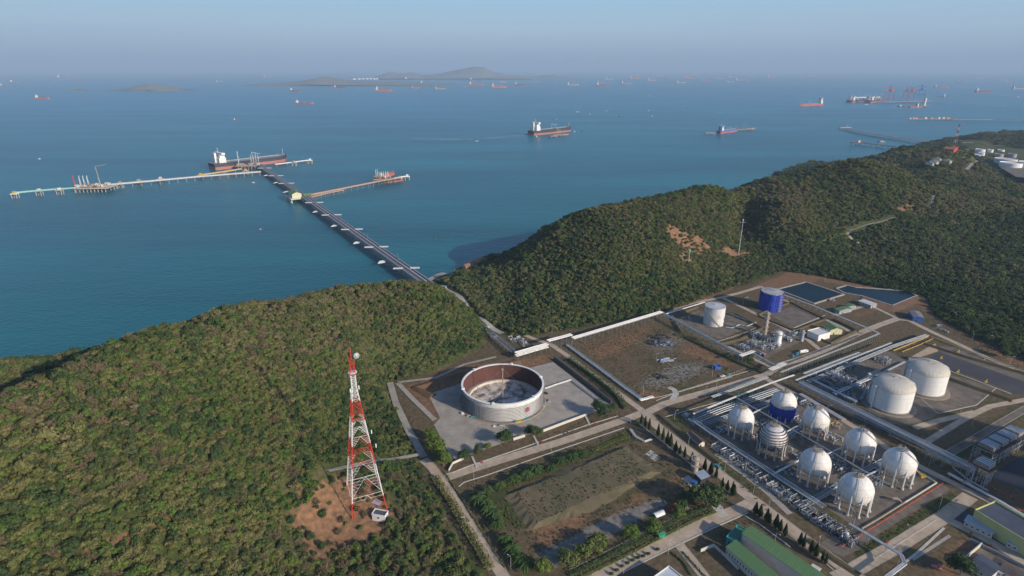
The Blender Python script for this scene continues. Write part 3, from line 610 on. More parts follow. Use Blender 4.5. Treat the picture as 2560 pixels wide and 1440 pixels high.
# --- planted trees inside the plant
def kindtree(i,label,x,y,s,group=None,z=0.,hill=False):
    p=ground(x,y) if hill else P(x,y,z);cm,tm,_=KINDS[i];t=thing('tree',label,'tree',(p[0],p[1],p[2]),rnd.uniform(0,6),group);t.scale=(s,)*3
    part(t,'crown',cm,None);part(t,'trunk',tm,None);return t
big_me=mesh('crown',crown_mb(6.2,9.5,12,1300,.42,55),LF[2]);big_tr=mesh('trunk',trunk_mb(5,.4,5,6,4.5),TRUNK)
big2=mesh('crown',crown_mb(4.2,8,10,900,.36,57),LF[4]);big3=mesh('crown',crown_mb(4.6,7.2,9,900,.40,58),LF[1])
for me_,lab,x,y,s in ((big_me,'large spreading dark green tree beside the forked driveway',1762,1272,1.15),(big_me,'round dark green tree at the corner of the open tank yard wall',1500,1042,.85),
    (big_me,'broad dark tree behind the wall right of the middle of the tank yard',1330,1092,.6),(big3,'taller dark tree sharing a spot with a broad one on the tank yard wall',1346,1086,.55),
    (big_me,'widest dark tree clump on the lower wall of the tank yard',1262,1112,.75),(big3,'small dark round tree left of the widest clump on the yard wall',1218,1122,.42),(big_me,'dark upright tree third along the yard wall from its left end',1195,1136,.42),
    (big_me,'leftmost dark bushy tree against the yard wall',1160,1152,.55),(big2,'tall bright green tree at the left corner of the tank yard',1092,1135,1.15),(big2,'bright green tree lowest at the road fork by the tank yard',1108,1165,1.0),
    (big2,'yellowish green tree up the track from the road fork',1078,1100,.8),(big2,'bright green tree on the planting strip left of the white tent',1576,1345,.8),(big3,'green tree on the planting strip below the white tent',1630,1330,.8),
    (big3,'leafy tree at the foot of the concrete patch by the palms',1490,1372,.9),(big3,'pale green tree in the middle of the strip below the red soil scar',1420,1410,.85),(big2,'light green tree at the bottom edge left of the strip',1355,1432,.8),
    (big3,'olive tree between two others above the lowest planting strip',1455,1392,.7),(big3,'green tree left of the big driveway tree near the red shed',1695,1290,.65),(big_me,'dark green tree by the bottom-right houses',2400,1438,.75),
    (big3,'shrubby tree near the yard hedge end',1535,1022,.45),(big_me,'dark shrub tree under the pipe bridge beyond the big field',1872,905,.5),(big_me,'dark low tree clump on the grass by the perimeter road',2508,892,.6)):
    p=P(x,y);s*=1.45;t=thing('tree',lab,'tree',p,rnd.uniform(0,6));t.scale=(s,)*3;part(t,'crown',me_,None);part(t,'trunk',big_tr,None)
t=kindtree(9,'single bright lime green tree at the left edge of the red mound',770,1225,1.7,hill=True)
# cypresses
cyp=MB();r=random.Random(3)
cyp.lathe([(.1,.6),(.75,1.2),(.95,2.5),(.75,4.6),(.35,6.4),(.02,7.4)],7)
for i in range(420):
    z=r.uniform(.5,7.4);R=(1.05 if z<2.6 else 1.05*(7.7-z)/5.1)*(.6 if z<.9 else 1);a=r.uniform(0,6.283);p=Vector((R*math.cos(a),R*math.sin(a),z));x=Vector((-math.sin(a),math.cos(a),0))*.18;y=Vector((math.cos(a)*.1,math.sin(a)*.1,.42))
    cyp.add([p-x,p+x,p+y*1.3],[(0,1,2)])
cme=mesh('crown',cyp,leafmat('cypress_leaves',[(.022,.042,.014),(.035,.06,.018),(.05,.07,.025)]));ctm=mesh('trunk',MB().tube([(0,0,-.2),(0,0,1.5)],.16,6),TRUNK)
CYP=[((1603,1060),(1690,1128),9,'along the road past the tent-roofed shed'),((1700,1136),(1742,1166),4,'between the vertical vessel and the long road'),((1762,1178),(1790,1196),3,'behind the blue-roofed pump shed'),
     ((1805,1220),(1835,1242),4,'in the tall clump at the driveway mouth'),((1888,1285),(1962,1338),7,'beside the green hall'),((2000,1362),(2064,1412),6,'at the lower end of the cypress road')]
for (a,b_,n,wh) in CYP:
    A=Vector(P(*a));B=Vector(P(*b_));
    for i in range(n):
        if wh.startswith('along') and i in(3,): continue
        q=A+(B-A)*(i/(n-1))+Vector((rnd.gauss(0,.4),rnd.gauss(0,.4),0));s=rnd.uniform(1.0,1.4)*(1.15 if 'tall' in wh else 1)*(.85 if 'lower end' in wh else 1)
        t=thing('cypress_tree','dark columnar cypress, %s of its row %s'%(ORD[i],wh),'cypress',q,rnd.uniform(0,6),'cypresses lining the long plant road');t.scale=(s*rnd.uniform(.8,1.2),s*rnd.uniform(.8,1.2),s*rnd.uniform(.85,1.15));part(t,'crown',cme,None);part(t,'trunk',ctm,None)
# palms
fr=MB()
for k in range(15):
    a=2*PI*k/15+rnd.uniform(-.15,.15);up=rnd.uniform(.2,.9);l=rnd.uniform(2.3,3.1);pts=[]
    for j in range(6):
        t_=j/5;pts.append((math.cos(a)*l*t_,math.sin(a)*l*t_,2.2+up*2.2*t_-2.2*t_*t_))
    for j in range(5):
        p,q=Vector(pts[j]),Vector(pts[j+1]);sd_=Vector((-math.sin(a),math.cos(a),0));w0=.42*math.sin(PI*(j/5*.85+.1));w1=.42*math.sin(PI*((j+1)/5*.85+.1))
        for s_g in(-1,1):
            fr.add([p,q,q+sd_*s_g*w1+Vector((0,0,-.25)),p+sd_*s_g*w0+Vector((0,0,-.25))],[(0,1,2,3)])
fme=mesh('fronds',fr,leafmat('palm_leaves',[(.025,.055,.014),(.04,.08,.02),(.06,.095,.03)],.2));ptm=mesh('trunk',MB().tube([(0,0,-.2),(.05,0,1.2),(0,0,2.3)],.24,7,r2=.17),TRUNK)
PL=[((1452,1142),(1190,1243),10,'row between the mound and the upper road'),((1192,1248),(1245,1322),7,'row going down the left side of the field'),((1262,1358),(1312,1425),6,'row beside the lower left road'),((1700,1262),(1725,1252),2,'pair by the driveway')]
for a,b_,n,wh in PL:
    A=Vector(P(*a));B=Vector(P(*b_))
    for i in range(n):
        q=A+(B-A)*(i/max(1,n-1))+Vector((rnd.gauss(0,.9),rnd.gauss(0,.9),0));s=rnd.uniform(1.5,2.1)
        t=thing('palm_tree','short bushy palm, %s in the %s'%(ORD[i],wh),'palm',q,rnd.uniform(0,6),'palms around the mound field');t.scale=(s,)*3;part(t,'fronds',fme,None);part(t,'trunk',ptm,None)
# clipped balls along the lower road, hedges, flower strip
ball=mesh('shrub',crown_mb(.95,1.6,6,220,.16,31,flat=.95),LF[2])
BL=[(1528,1437),(1541,1428),(1555,1418),(1568,1410),(1581,1403),(1594,1397),(1607,1393),(1620,1387),(1643,1376)]
for i,(x,y) in enumerate(BL):
    o=bpy.data.objects.new('clipped_shrub',ball);COL.objects.link(o);o.location=P(x,y);o.scale=(1.15,)*3;tag(o,'round clipped shrub, %s from the left along the lower road'%ORD[i],'shrub','clipped round shrubs by the lower road')
def hedge(label,pts,wd,ht,lm,dens=9,ls=.3,world=None):
    pl=world or G(pts);mb=MB().strip(pl,wd*.45,0.,ht*.4);r=random.Random(len(pts)*7+int(wd*10))
    L_=sum((Vector(pl[i+1])-Vector(pl[i])).length for i in range(len(pl)-1))
    for p,hd in along(pl,1/dens):
        o_=r.uniform(-.5,.5)*wd;hh=ht*(.6+.5*vnoise(np.array([p.x/3]),np.array([p.y/3]),3)[0]);z=hh if r.random()<.6 else r.uniform(.1,hh)
        c=Vector((p.x-math.sin(hd)*o_,p.y+math.cos(hd)*o_,z));n=Vector((r.gauss(0,.6),r.gauss(0,.6),1)).normalized();x=n.orthogonal().normalized()*ls*r.uniform(.7,1.3);y=n.cross(x)
        mb.add([c-x,c-y,c+x,c+y],[(0,1,2,3)])
    return solo('hedge',mb,LF[lm],label,'hedge')
hedge('thick dark green hedge on top of the tank yard right wall',[(1421,900),(1470,934),(1518,970),(1545,996),(1562,1024)],4.6,4.2,2,22,.38)
hedge('thin broken hedge beside the lower left road',[(1110,1180),(1160,1255),(1205,1330),(1262,1420)],1.2,1.1,0,5)
hedge('low hedge curving along the small road by the green hall',[(1706,1380),(1725,1402),(1752,1432),(1770,1450)],1.1,.9,2,8)
hedge('low dark hedge on the lawn beside the flat-roofed white building',[(1676,1381),(1700,1398),(1715,1418),(1728,1440)],1.3,1.,2,8)
hedge('row of scrubby bushes on the lower planting strip',[(1420,1440),(1520,1392),(1640,1328),(1700,1296),(1770,1268)],5,2.0,2,7,.4)
hedge('second row of mixed bushes nearer the lower road',[(1450,1446),(1560,1392),(1660,1340),(1745,1297),(1790,1280)],3.5,1.5,0,4,.35)
hedge('tall grass and shrub band above the raised mound',[(1480,1128),(1530,1105),(1572,1090)],7,1.5,0,16)
hedge('overgrown shrubs along the left hill track',[(1085,1195),(1130,1262),(1175,1340),(1225,1425)],5.5,3.2,0,22,.4)
hedge('bush line between pipe rack and debris field',[(1700,838),(1760,868),(1850,910),(1905,932)],3.6,2.6,2,14,.35)
# ---------------------------------------------------------------- roads, yards, water basins
def road(pts,wd,z=.05,m=None,kerb=True,name='road',world=None):
    wd*=.86;pl=world or G(pts);o=struct(name,MB().strip(pl,wd,z),m or ROADM)
    if kerb:
        k=MB();k.strip(pl,.35,.0,.16,off=wd/2+.2);k.strip(pl,.35,.0,.16,off=-wd/2-.2)
        o2=bpy.data.objects.new('kerb',mesh('kerb',k,CONC));COL.objects.link(o2);o2.parent=o
    return o
road([(1378,862),(1420,890),(1480,935),(1600,1022),(1628,1046)],5.5,.050)
road([(1612,1030),(1640,1062),(1700,1110),(1800,1185),(1855,1228),(1960,1308),(2040,1370),(2110,1420),(2200,1482)],8.5,.062)
road([(1058,1148),(1080,1168),(1120,1225),(1180,1318),(1250,1428),(1300,1500)],6.5,.056)
road([(1112,1195),(1180,1172),(1300,1135),(1400,1105),(1560,1050),(1612,1030)],7,.068)
road([(1612,1034),(1660,1010),(1700,998),(1800,971),(1912,938),(1952,912),(2000,898),(2057,877),(2146,834),(2200,812),(2243,797)],7,.075)
road([(2236,797),(2270,800),(2330,830),(2400,862),(2490,905),(2580,938),(2640,965)],6,.081)
road([(1807,745),(1860,770),(1965,822),(2020,850),(2052,876)],5,.087)
road([(1290,829),(1330,845),(1378,862)],5.5,.093,kerb=False)
road([(1673,780),(1760,752),(1807,743),(1850,732),(1904,716)],4.5,.098)
road([(1904,718),(1955,748),(2010,773),(2062,798),(2100,815),(2138,836)],4.5,.104)
road([(2085,788),(2125,775),(2160,765),(2185,768),(2215,782),(2245,797)],4,.110)
road([(1905,942),(1950,966),(1990,986),(2100,1046),(2187,1098),(2230,1128),(2314,1174),(2400,1216),(2450,1240),(2520,1276),(2600,1320)],5.2,.116)
road([(2090,1447),(2125,1430),(2180,1398),(2243,1364),(2300,1328),(2361,1291),(2425,1240)],8.5,.122)
road([(2355,1294),(2400,1314),(2444,1336),(2500,1368),(2560,1404),(2640,1450)],6.5,.128)
road([(1880,1256),(1849,1272),(1770,1306),(1689,1345),(1618,1381),(1524,1428),(1440,1472)],8,.134)
road([(1688,1350),(1706,1372),(1730,1402),(1760,1440),(1800,1490)],6,.140)
road([(1712,1192),(1750,1226)],7,.146,CONCL,kerb=False)
road([(1770,1232),(1784,1250),(1800,1280),(1812,1292)],7,.152,CONCL,kerb=False)
road([(2315,1106),(2370,1072),(2416,1044),(2475,1016),(2560,1000),(2640,984)],4.5,.05)
road([(2287,1070),(2345,1052),(2407,1038),(2440,1030)],5,.056)
road([(2372,1134),(2420,1106),(2480,1070),(2560,1024),(2640,978)],5.5,.05,GRAVD)
road([(1790,1135),(1850,1178),(1920,1232),(1975,1285)],4.5,.05,GRAV,kerb=False,name='path')
road([(1820,866),(1900,905),(1925,917)],3.5,.05,kerb=False,name='path')
road([(1680,1000),(1690,985),(1686,975),(1672,968)],5,.158,CONCL,kerb=False)
road([(994,958),(1030,996),(1087,1051)],4.5,.4,CONC,kerb=False,name='path')
road([(994,957),(1090,945),(1160,912),(1240,893)],3.5,.4,GRAV,kerb=False,name='path')
def yard(name,pts,m,z=.03): return struct(name,MB().sheet([p[:2] for p in G(pts)],z),m)
yard('gravel_yard',[(1070,985),(1165,955),(1300,925),(1383,905),(1525,1013),(1469,1037),(1351,1079),(1284,1098),(1140,1150),(1122,1132),(1085,1062),(1100,1045)],GRAV)
yard('gravel_yard',[(1730,1060),(1950,965),(2350,1190),(2160,1330)],GRAVD,.024)
yard('gravel_yard',[(1923,786),(1979,767),(2050,798),(1979,820)],GRAVD,.024)
yard('gravel_yard',[(1688,800),(1745,776),(1830,790),(1880,815),(1800,848),(1765,838)],GRAVD,.024)
yard('dark_basin',[(2472,1192),(2500,1172),(2560,1135),(2620,1120),(2620,1250),(2560,1228)],mat('basin_navy',(.03,.035,.05),(.02,.024,.035),.05,.6,world=True),.03)
yard('gravel_yard',[(2102,1370),(2357,1211),(2376,1224),(2120,1382)],GRAVD,.018)
yard('gravel_yard',[(2040,1365),(2070,1345),(2120,1325),(2160,1368),(2110,1392)],GRAVD,.022)
yard('concrete_apron',[(2283,997),(2372,936),(2491,970),(2441,1013),(2345,1034)],GRAVD,.024)
yard('concrete_apron',[(2180,1060),(2160,985),(2250,950),(2345,1034),(2330,1046),(2270,1062)],GRAVD,.020)
yard('asphalt_apron',[(2340,1290),(2380,1262),(2440,1290),(2560,1355),(2560,1400),(2440,1330)],ASPH,.022)
yard('gravel_yard',[(2000,960),(2200,870),(2280,905),(2290,940),(2150,1010)],GRAVD,.022)
yard('concrete_pad',[(2145,952),(2190,924),(2225,935),(2190,956)],CONC,.03)
yard('concrete_pad',[(1830,865),(1880,850),(1900,880),(1855,895)],GRAVD,.026)
yard('concrete_pad',[(1613,1135),(1627,1125),(1652,1144),(1637,1153)],CONCL,.05)
yard('gravel_yard',[(1830,870),(1960,815),(2010,850),(1890,905)],GRAVD,.028)
yard('concrete_pad',[(2392,1400),(2440,1360),(2560,1420),(2560,1500),(2400,1470)],GRAVD,.016)
# sloped basins
def basin(outer,z0,inner,z1,m_side,m_floor,rim=None,name='basin'):
    A=[(p[0],p[1],z0) for p in G(outer)];B=[(p[0],p[1],z1) for p in G(inner)];n=len(A);mb=MB()
    mb.add(A+B,[(i,(i+1)%n,n+(i+1)%n,n+i) for i in range(n)],0);mb.add(B,[tuple(range(n))],1)
    struct(name,mb,[m_side,m_floor])
    if rim: struct('concrete_rim',MB().strip(A+[A[0]],1.6,z0,.35),rim)
wat=mat('pond_water',(.010,.028,.042),(.007,.022,.034),.02,.3,world=True,spec=.12)
def pond(name,pts,label):
    p=G(pts);struct('pond',MB().sheet([q[:2] for q in p],.25),wat,label=label);struct('pond_edge',MB().strip([(q[0],q[1],0) for q in p]+[p[0]],1.8,0,.9),CONC)
pond('pond',[(1942,724),(2014,706),(2109,737),(2035,760)],'dark square pond beyond the blue tank')
pond('pond',[(2090,722),(2116,714),(2138,719),(2266,728),(2292,740),(2231,765),(2155,741),(2110,733)],'dark elongated pond with angled corners')
struct('embankment',MB().add([(*P(x,y)[:2],z) for x,y,z in [(2156,743,.9),(2231,767,.9),(2293,741,.9),(2306,752,0),(2234,781,0),(2150,758,0)]],[(0,1,4,5),(1,2,3,4)]),mat('slope_soil',(.22,.12,.07),(.14,.09,.05),.1,.95))
# dark drained basin with pale concrete apron right of the domed tanks
yard('basin_floor',[(2313,902),(2347,880),(2560,955),(2620,985),(2540,985),(2470,955)],mat('basin_grey',(.075,.075,.085),(.045,.045,.055),.02,.95,world=True,detail=8),.04)
yard('concrete_apron',[(2350,866),(2400,868),(2560,922),(2620,948),(2620,978),(2560,953),(2348,879)],GRAVD,.03)
yard('concrete_slope',[(2278,892),(2338,858),(2346,878),(2302,893)],mat('tan_concrete',(.48,.37,.25),(.38,.28,.19),.2,.9),.06)
# earth banks: ridges with sloping sides
def bank(pts,base,top,h,m,name='earth_bank',world=None):
    pl=[Vector(p) for p in (world or G(pts))];k=len(pl);vs=[]
    for i,p in enumerate(pl):
        t=(pl[min(i+1,k-1)]-pl[max(i-1,0)]).normalized();n_=Vector((-t.y,t.x,0))
        for o_,z in((base/2,0.01),(top/2,h),(-top/2,h),(-base/2,.01)): vs.append((p+n_*o_)+Vector((0,0,z)))
    fs=[]
    for i in range(k-1):
        for j in range(3): fs.append((i*4+j,(i+1)*4+j,(i+1)*4+j+1,i*4+j+1))
    fs+=[(0,1,2,3),(k*4-1,k*4-2,k*4-3,k*4-4)]
    return struct(name,MB().add(vs,fs),m)
EARTH=mat('bank_earth',(.125,.095,.05),(.075,.065,.033),.12,.97,world=True,detail=9)
EARTHR=mat('bank_red_earth',(.17,.095,.055),(.09,.065,.035),.10,.97,world=True,detail=9)
bank([(1082,992),(1040,972),(1090,958),(1170,934),(1300,905)],9,2,2.2,EARTHR)
bank([(1690,838),(1800,862),(1850,850),(1905,822),(1840,787),(1745,768),(1680,792),(1700,830)],5,1.5,1.8,EARTH)
bank([(1895,787),(1975,757),(2062,799),(1985,828),(1895,790)],4,1.,1.3,EARTH)
bank([(1650,1040),(1720,1098),(1800,1160)],6,2,1.4,EARTH)
bank([(2265,895),(2300,920),(2420,965),(2530,1003)],6,1.5,1.8,EARTH);bank([(2020,835),(2075,860),(2140,828),(2085,800)],5,1.5,1.6,EARTH)
bank([(2150,1440),(2080,1395),(2020,1350)],5,1.5,1.,EARTH)
bank([(2310,860),(2420,895),(2560,935),(2620,955)],5,1.2,1.6,EARTH)
def mound():
    top=G([(1282,1236),(1400,1190),(1556,1124),(1634,1184),(1470,1262),(1340,1316)],0);mb=MB()
    c=Vector((sum(p[0] for p in top)/6,sum(p[1] for p in top)/6,0));pts=[]
    for i in range(6):
        a=Vector(top[i]);b=Vector(top[(i+1)%6]);k=12
        for j in range(k): pts.append(a+(b-a)*j/k)
    n=len(pts);r=random.Random(4);rings=[]
    for s,z in((1.,0.),(1.0,1.3),(.97,1.8)):
        ring=[]
        for p in pts:
            d=(p-c).normalized();q=p+d*((5.2+r.gauss(0,1.1)) if z==0 else (r.gauss(0,.8) if z<1.7 else -2.2+r.gauss(0,.5)));ring.append((q.x,q.y,z))
        rings.append(ring)
    vs=[v for R in rings for v in R];fs=[(k*n+i,k*n+(i+1)%n,(k+1)*n+(i+1)%n,(k+1)*n+i) for k in range(2) for i in range(n)]
    fs+=[tuple(range(2*n,3*n))]
    struct('earth_mound',mb.add(vs,fs),mat('mound_grass',(.18,.13,.08),(.075,.082,.038),.055,.97,world=True,detail=10,bump=.6))
mound()
struct('drain_channel',MB().strip(G([(1130,1182),(1170,1166),(1300,1122),(1470,1062),(1545,1040)]),.7,.02,.25),CONCL)
for pts,wd in (([(1147,1217),(1160,1206),(1220,1187),(1400,1124),(1560,1070)],.6),([(1650,1048),(1665,1042),(1740,1020),(1850,990)],.5),([(1630,996),(1660,990),(1800,948),(1890,922)],.5),([(1640,1002),(1690,982),(1830,942)],.5),
    ([(2250,950),(2345,1034)],.5),([(2441,1013),(2491,970)],.6),([(2345,1034),(2441,1013)],.6),([(2100,1440),(2060,1405),(1990,1350),(1900,1282)],.5),([(1870,1282),(1780,1322),(1705,1358)],.7),([(1700,1360),(1560,1430)],.5),
    ([(1985,820),(2063,788)],1.),([(2315,905),(2450,955),(2528,985)],1.),([(2190,1395),(2340,1300)],.6),([(2215,1440),(2290,1385),(2360,1320)],1.2),([(1560,1360),(1660,1315),(1760,1268)],.6)):
    struct('drain_channel',MB().strip(G(pts),wd,.02,.22),CONCL)
yard('concrete_strip',[(2372,1336),(2378,1342),(2285,1402),(2278,1396)],CONC,.05)
# ---------------------------------------------------------------- walls
def wall(label,pts,h,t,m,cat='wall',name='wall',world=None): return solo(name,MB().strip(world or G(pts),t,0,h),m,label,cat)
wall('tall dark stained retaining wall right of the open tank yard',[(1385,898),(1440,940),(1528,1010)],3.2,.6,mat('dark_stained_concrete',(.16,.145,.13),(.08,.075,.07),.3,.9))
wall('long pale low wall along the road side of the open tank yard',[(1352,1082),(1415,1058),(1469,1038)],2.0,.5,CREAMW)
wall('short pale wall piece between trees of the tank yard',[(1283,1101),(1312,1092)],2.,.5,CREAMW)
wall('low curved wall end at the left corner of the tank yard',[(1122,1178),(1132,1160),(1160,1148)],1.6,.5,CREAMW)
for i,(a,b_,lab) in enumerate((((1464,1041),(1474,1063),'concrete steps right of the tank yard wall'),((1334,1090),(1345,1112),'concrete steps under the middle trees of the tank yard wall'),((1180,1142),(1192,1168),'concrete steps near the left end of the tank yard wall'))):
    solo('steps',MB().strip([P(*a),P(*b_)],1.4,.1,.35),CONCL,lab,'steps')
wall('white low kerb wall beside the lower sphere yard',[(2262,1258),(2300,1235),(2341,1209)],1.1,.6,CREAMW)
wall('white wall from the lower sphere yard corner up to the road',[(2341,1209),(2308,1188),(2225,1140)],1.0,.5,CREAMW)
wall('beige pipe-topped wall of the lower sphere yard',[(2154,1324),(2200,1297),(2262,1258)],1.1,.6,BEIGE)
wall('cream boundary wall beside the green hall lawn',[(1751,1380),(1784,1367)],2.,.4,CREAMW);wall('second leg of the cream boundary wall toward the hall',[(1784,1367),(1815,1395),(1845,1425)],1.8,.4,CREAMW)
wall('pale wall behind the dark-roofed houses at lower right',[(2405,1405),(2452,1365)],2.4,.4,CREAMW);wall('grey boundary wall along the curved road of the yellow hall',[(2425,1352),(2500,1390),(2570,1425)],1.8,.4,GREY)
# fence of the debris field
def fence(label,pts,h=1.8,step=3.,m=CONC):
    pl=G(pts);b=pl[0];t=thing('fence',label,'fence',b);mb=MB()
    for i in range(len(pl)-1):
        for z in(.5,1.2,h-.05): mb.tube([(pl[i][0],pl[i][1],z),(pl[i+1][0],pl[i+1][1],z)],.035,4)
    part(t,'wire',mb,m,world=True);pm=MB()
    pm.box((0,0,h/2),(.18,.18,h));me=mesh('post',pm,m)
    for p,hd in along(pl,step)[:90]:
        o=part(t,'post',me,m);o.location=(p.x-b[0],p.y-b[1],0)
fence('post and wire fence along the lower edge of the debris field',[(1650,1000),(1680,988),(1800,948),(1860,925)],1.8,3.2,CONC)
fence('white guard rail beside the pipeway near the process unit',[(1790,857),(1850,838),(1890,822)],1.3,3,WH)
fence('boundary fence line below the forest at right',[(2330,800),(2440,850),(2560,905)],2.2,6,DARK)
fence('fence beside the lower planting strip',[(1420,1430),(1560,1360),(1700,1290)],1.4,4,CONC)
# ---------------------------------------------------------------- tanks
def rings(R,zs,r=.15,n=48):
    mb=MB()
    for z in zs: mb.tube([(R*math.cos(2*PI*i/n),R*math.sin(2*PI*i/n),z) for i in range(n+1)],r,5,cap=False)
    return mb
# open tank under construction
p=P(1257,1001);R=30.6;h=15.2
t=thing('open_storage_tank','huge roofless white steel tank with rust red inside and debris on its floor','storage tank',p)
part(t,'outer_wall',MB().lathe([(R,0),(R,h)],96),mat('ribbed_shell',(.70,.70,.68),(.50,.50,.49),.15,.55,stretch=(1,1,.6)),True)
part(t,'inner_wall',MB().lathe([(R-.35,h),(R-.35,1.5)],96),mat('rust_red_lining',(.13,.055,.045),(.075,.035,.03),.12,.9,stretch=(1,1,.3)),True)
part(t,'rim',MB().lathe([(R-.5,h-.2),(R-.5,h+.35),(R+1.0,h+.35),(R+1.0,h-.3),(R,h-.5)],96),WH2,True)
part(t,'bottom_plate',MB().lathe([(0.01,1.2),(R-4.5,1.2)],64),mat('tank_floor',(.62,.57,.50),(.12,.085,.065),.16,.9,detail=9,sharp=.6),True)
part(t,'inner_ring',MB().lathe([(R-4.6,1.2),(R-4.6,3.2),(R-3.6,3.2),(R-.4,2.0)],96),mat('inner_ring_paint',(.66,.62,.54),(.45,.40,.33),.3,.8),True)
for i in range(10):
    z=1.0+i*1.15;part(t,'stiffener_ring',MB().lathe([(R+.02,z-.12),(R+.55,z-.1),(R+.55,z+.1),(R+.02,z+.12)],96),mat('stiffener_shadow_tone',(.30,.29,.28),(.2,.2,.2),.2,.6),True)  # dark ring colour stands in for the shadow lines under the ribs
part(t,'top_band',MB().lathe([(R+.03,h-2.6),(R+.25,h-2.5),(R+.25,h-.4)],96),WH2,True)
m_=MB().tube([(0,0,1),(0,0,27)],.35,8);m_.box((0,0,27),(1.6,1.6,.5));part(t,'mast',m_,BEIGE)
m_=MB().bar((0,0,26.5),(0,R,h+.3),.12);m_.bar((0,0,26.5),(-R*.8,-R*.6,h),.06);m_.bar((0,0,26.5),(R*.8,-R*.6,h),.06);part(t,'guy_wires',m_,GREY)
part(t,'base_ring',MB().lathe([(R,.02),(R,.5),(R+2.2,.5),(R+2.6,.02)],96),mat('base_concrete',(.30,.26,.21),(.2,.17,.14),.3,.9),True)
for k in range(6):
    a=k*1.05+.3;part(t,'rim_bracket',MB().box(((R+.3)*math.cos(a),(R+.3)*math.sin(a),h+.5),(2.4,1.6,1.0),a),WH2)
for k in range(26):
    a=-2.75+k*.095;m_=MB().bar(((R+1.2)*math.cos(a),(R+1.2)*math.sin(a),0),((R+1.2)*math.cos(a),(R+1.2)*math.sin(a),h-3 if k%4 else h-.5),.07);part(t,'scaffold_pole',m_,BEIGE)
for a in(-2.25,-.98):
    m_=MB()
    for s in(-.5,.5):
        c=((R+.9)*math.cos(a)-s*math.sin(a),(R+.9)*math.sin(a)+s*math.cos(a));m_.bar((*c,0),(*c,h+1),.08)
    part(t,'ladder',m_,GREY)
# flame shaped red and blue emblem on the wall
ae=-.93
def onwall(u,z,off=.6): a=ae+u/R;return ((R+off)*math.cos(a),(R+off)*math.sin(a),z)
def emb(pts,off): return MB().add([onwall(u,z,off) for u,z in pts],[tuple(range(len(pts)))])
ez=7.6
part(t,'emblem',emb([(-1.7,ez-1.2),(-1.9,ez+.2),(-1.2,ez+1.4),(-.2,ez+2.3),(.1,ez+1.1),(.9,ez+1.8),(1.5,ez+.6),(1.6,ez-.8),(.8,ez-1.9),(-.7,ez-2.1)],.66),RED)
part(t,'emblem',emb([(-.7,ez-1.2),(-.9,ez+.1),(-.2,ez+1.2),(.5,ez+.2),(.5,ez-1.1),(0,ez-1.6)],.72),BLUE)
# materials scattered round the tank
for i,(x,y,sx,sy,sz,m_,lab) in enumerate(((1183,1043,4,2.2,1.2,TEALP,'turquoise skip at the left front of the open tank'),(1288,1056,4,2.4,1.4,TEALP,'turquoise skip touching the yellow tarpaulin heap'),(1319,1047,3.6,2.2,1.3,TEALP,'turquoise skip under the right front of the open tank'),
    (1298,1055,5.5,3,1.,YEL,'yellow tarpaulin covered heap in front of the open tank'),(1155,1035,2.6,2,1.6,WH,'small white crate left of the open tank'),(1252,1064,5,3,.9,GREY,'grey stack of plates in front of the open tank'),(1172,1041,3.5,2.4,1.1,BEIGE,'beige timber stack left of the turquoise skip'),
    (1359,1015,4,3,1.1,BEIGE,'beige pallet stack right of the open tank'),(1372,1003,3,3,1.3,GREY,'grey crate pair behind the beige pallets'),(1365,985,3,2.4,1.4,DARK,'dark crates on the right side of the open tank'),(1235,1066,3,2,.8,WH,'white sheet pile in front of the open tank'))):
    r=random.Random(i+50);q=P(x,y);mb=MB()
    for k in range(4):
        w_,d_,z_=sx*r.uniform(.35,.6),sy*r.uniform(.4,.7),sz*r.uniform(.4,1);mb.box((q[0]+r.uniform(-.3,.3)*sx,q[1]+r.uniform(-.3,.3)*sy,z_/2+.03+k*.004),(w_,d_,z_),r.uniform(-.3,.3))
    solo('material_stack',mb,m_,lab,'material stack')
DEB=[('scrap pile of dark pipe pieces at the far left of the debris field',1650,843,14,90,DARK),('largest heap of dark scrap pipes in the debris field',1638,857,12,110,DARK),('long heap of blue-grey scrap in the debris field centre',1655,860,15,60,BLUEST),
     ('neat bundle of dark pipes lying in the debris field',1664,901,10,26,BLUEST),('small heap of scrap nearest the lower road',1650,942,9,40,DARK)]
for i,(lab,x,y,rad,n,m_) in enumerate(DEB):
    r=random.Random(i);q=P(x,y);mb=MB()
    for k in range(n):
        a=r.uniform(0,6.28);d=rad*.55*math.sqrt(r.random());c=Vector((q[0]+d*math.cos(a)*1.2,q[1]+d*math.sin(a)*.7,r.uniform(.2,1.1)));th=r.gauss(.5,.15 if 'neat' in lab else 1.2);l=r.uniform(.8,2.4)*(2 if 'neat' in lab else 1)
        mb.tube([c-Vector((math.cos(th)*l,math.sin(th)*l,r.uniform(-.2,.2))),c+Vector((math.cos(th)*l,math.sin(th)*l,0))],r.uniform(.2,.5),6)
    solo('scrap_pile',mb,m_,lab,'scrap pile')
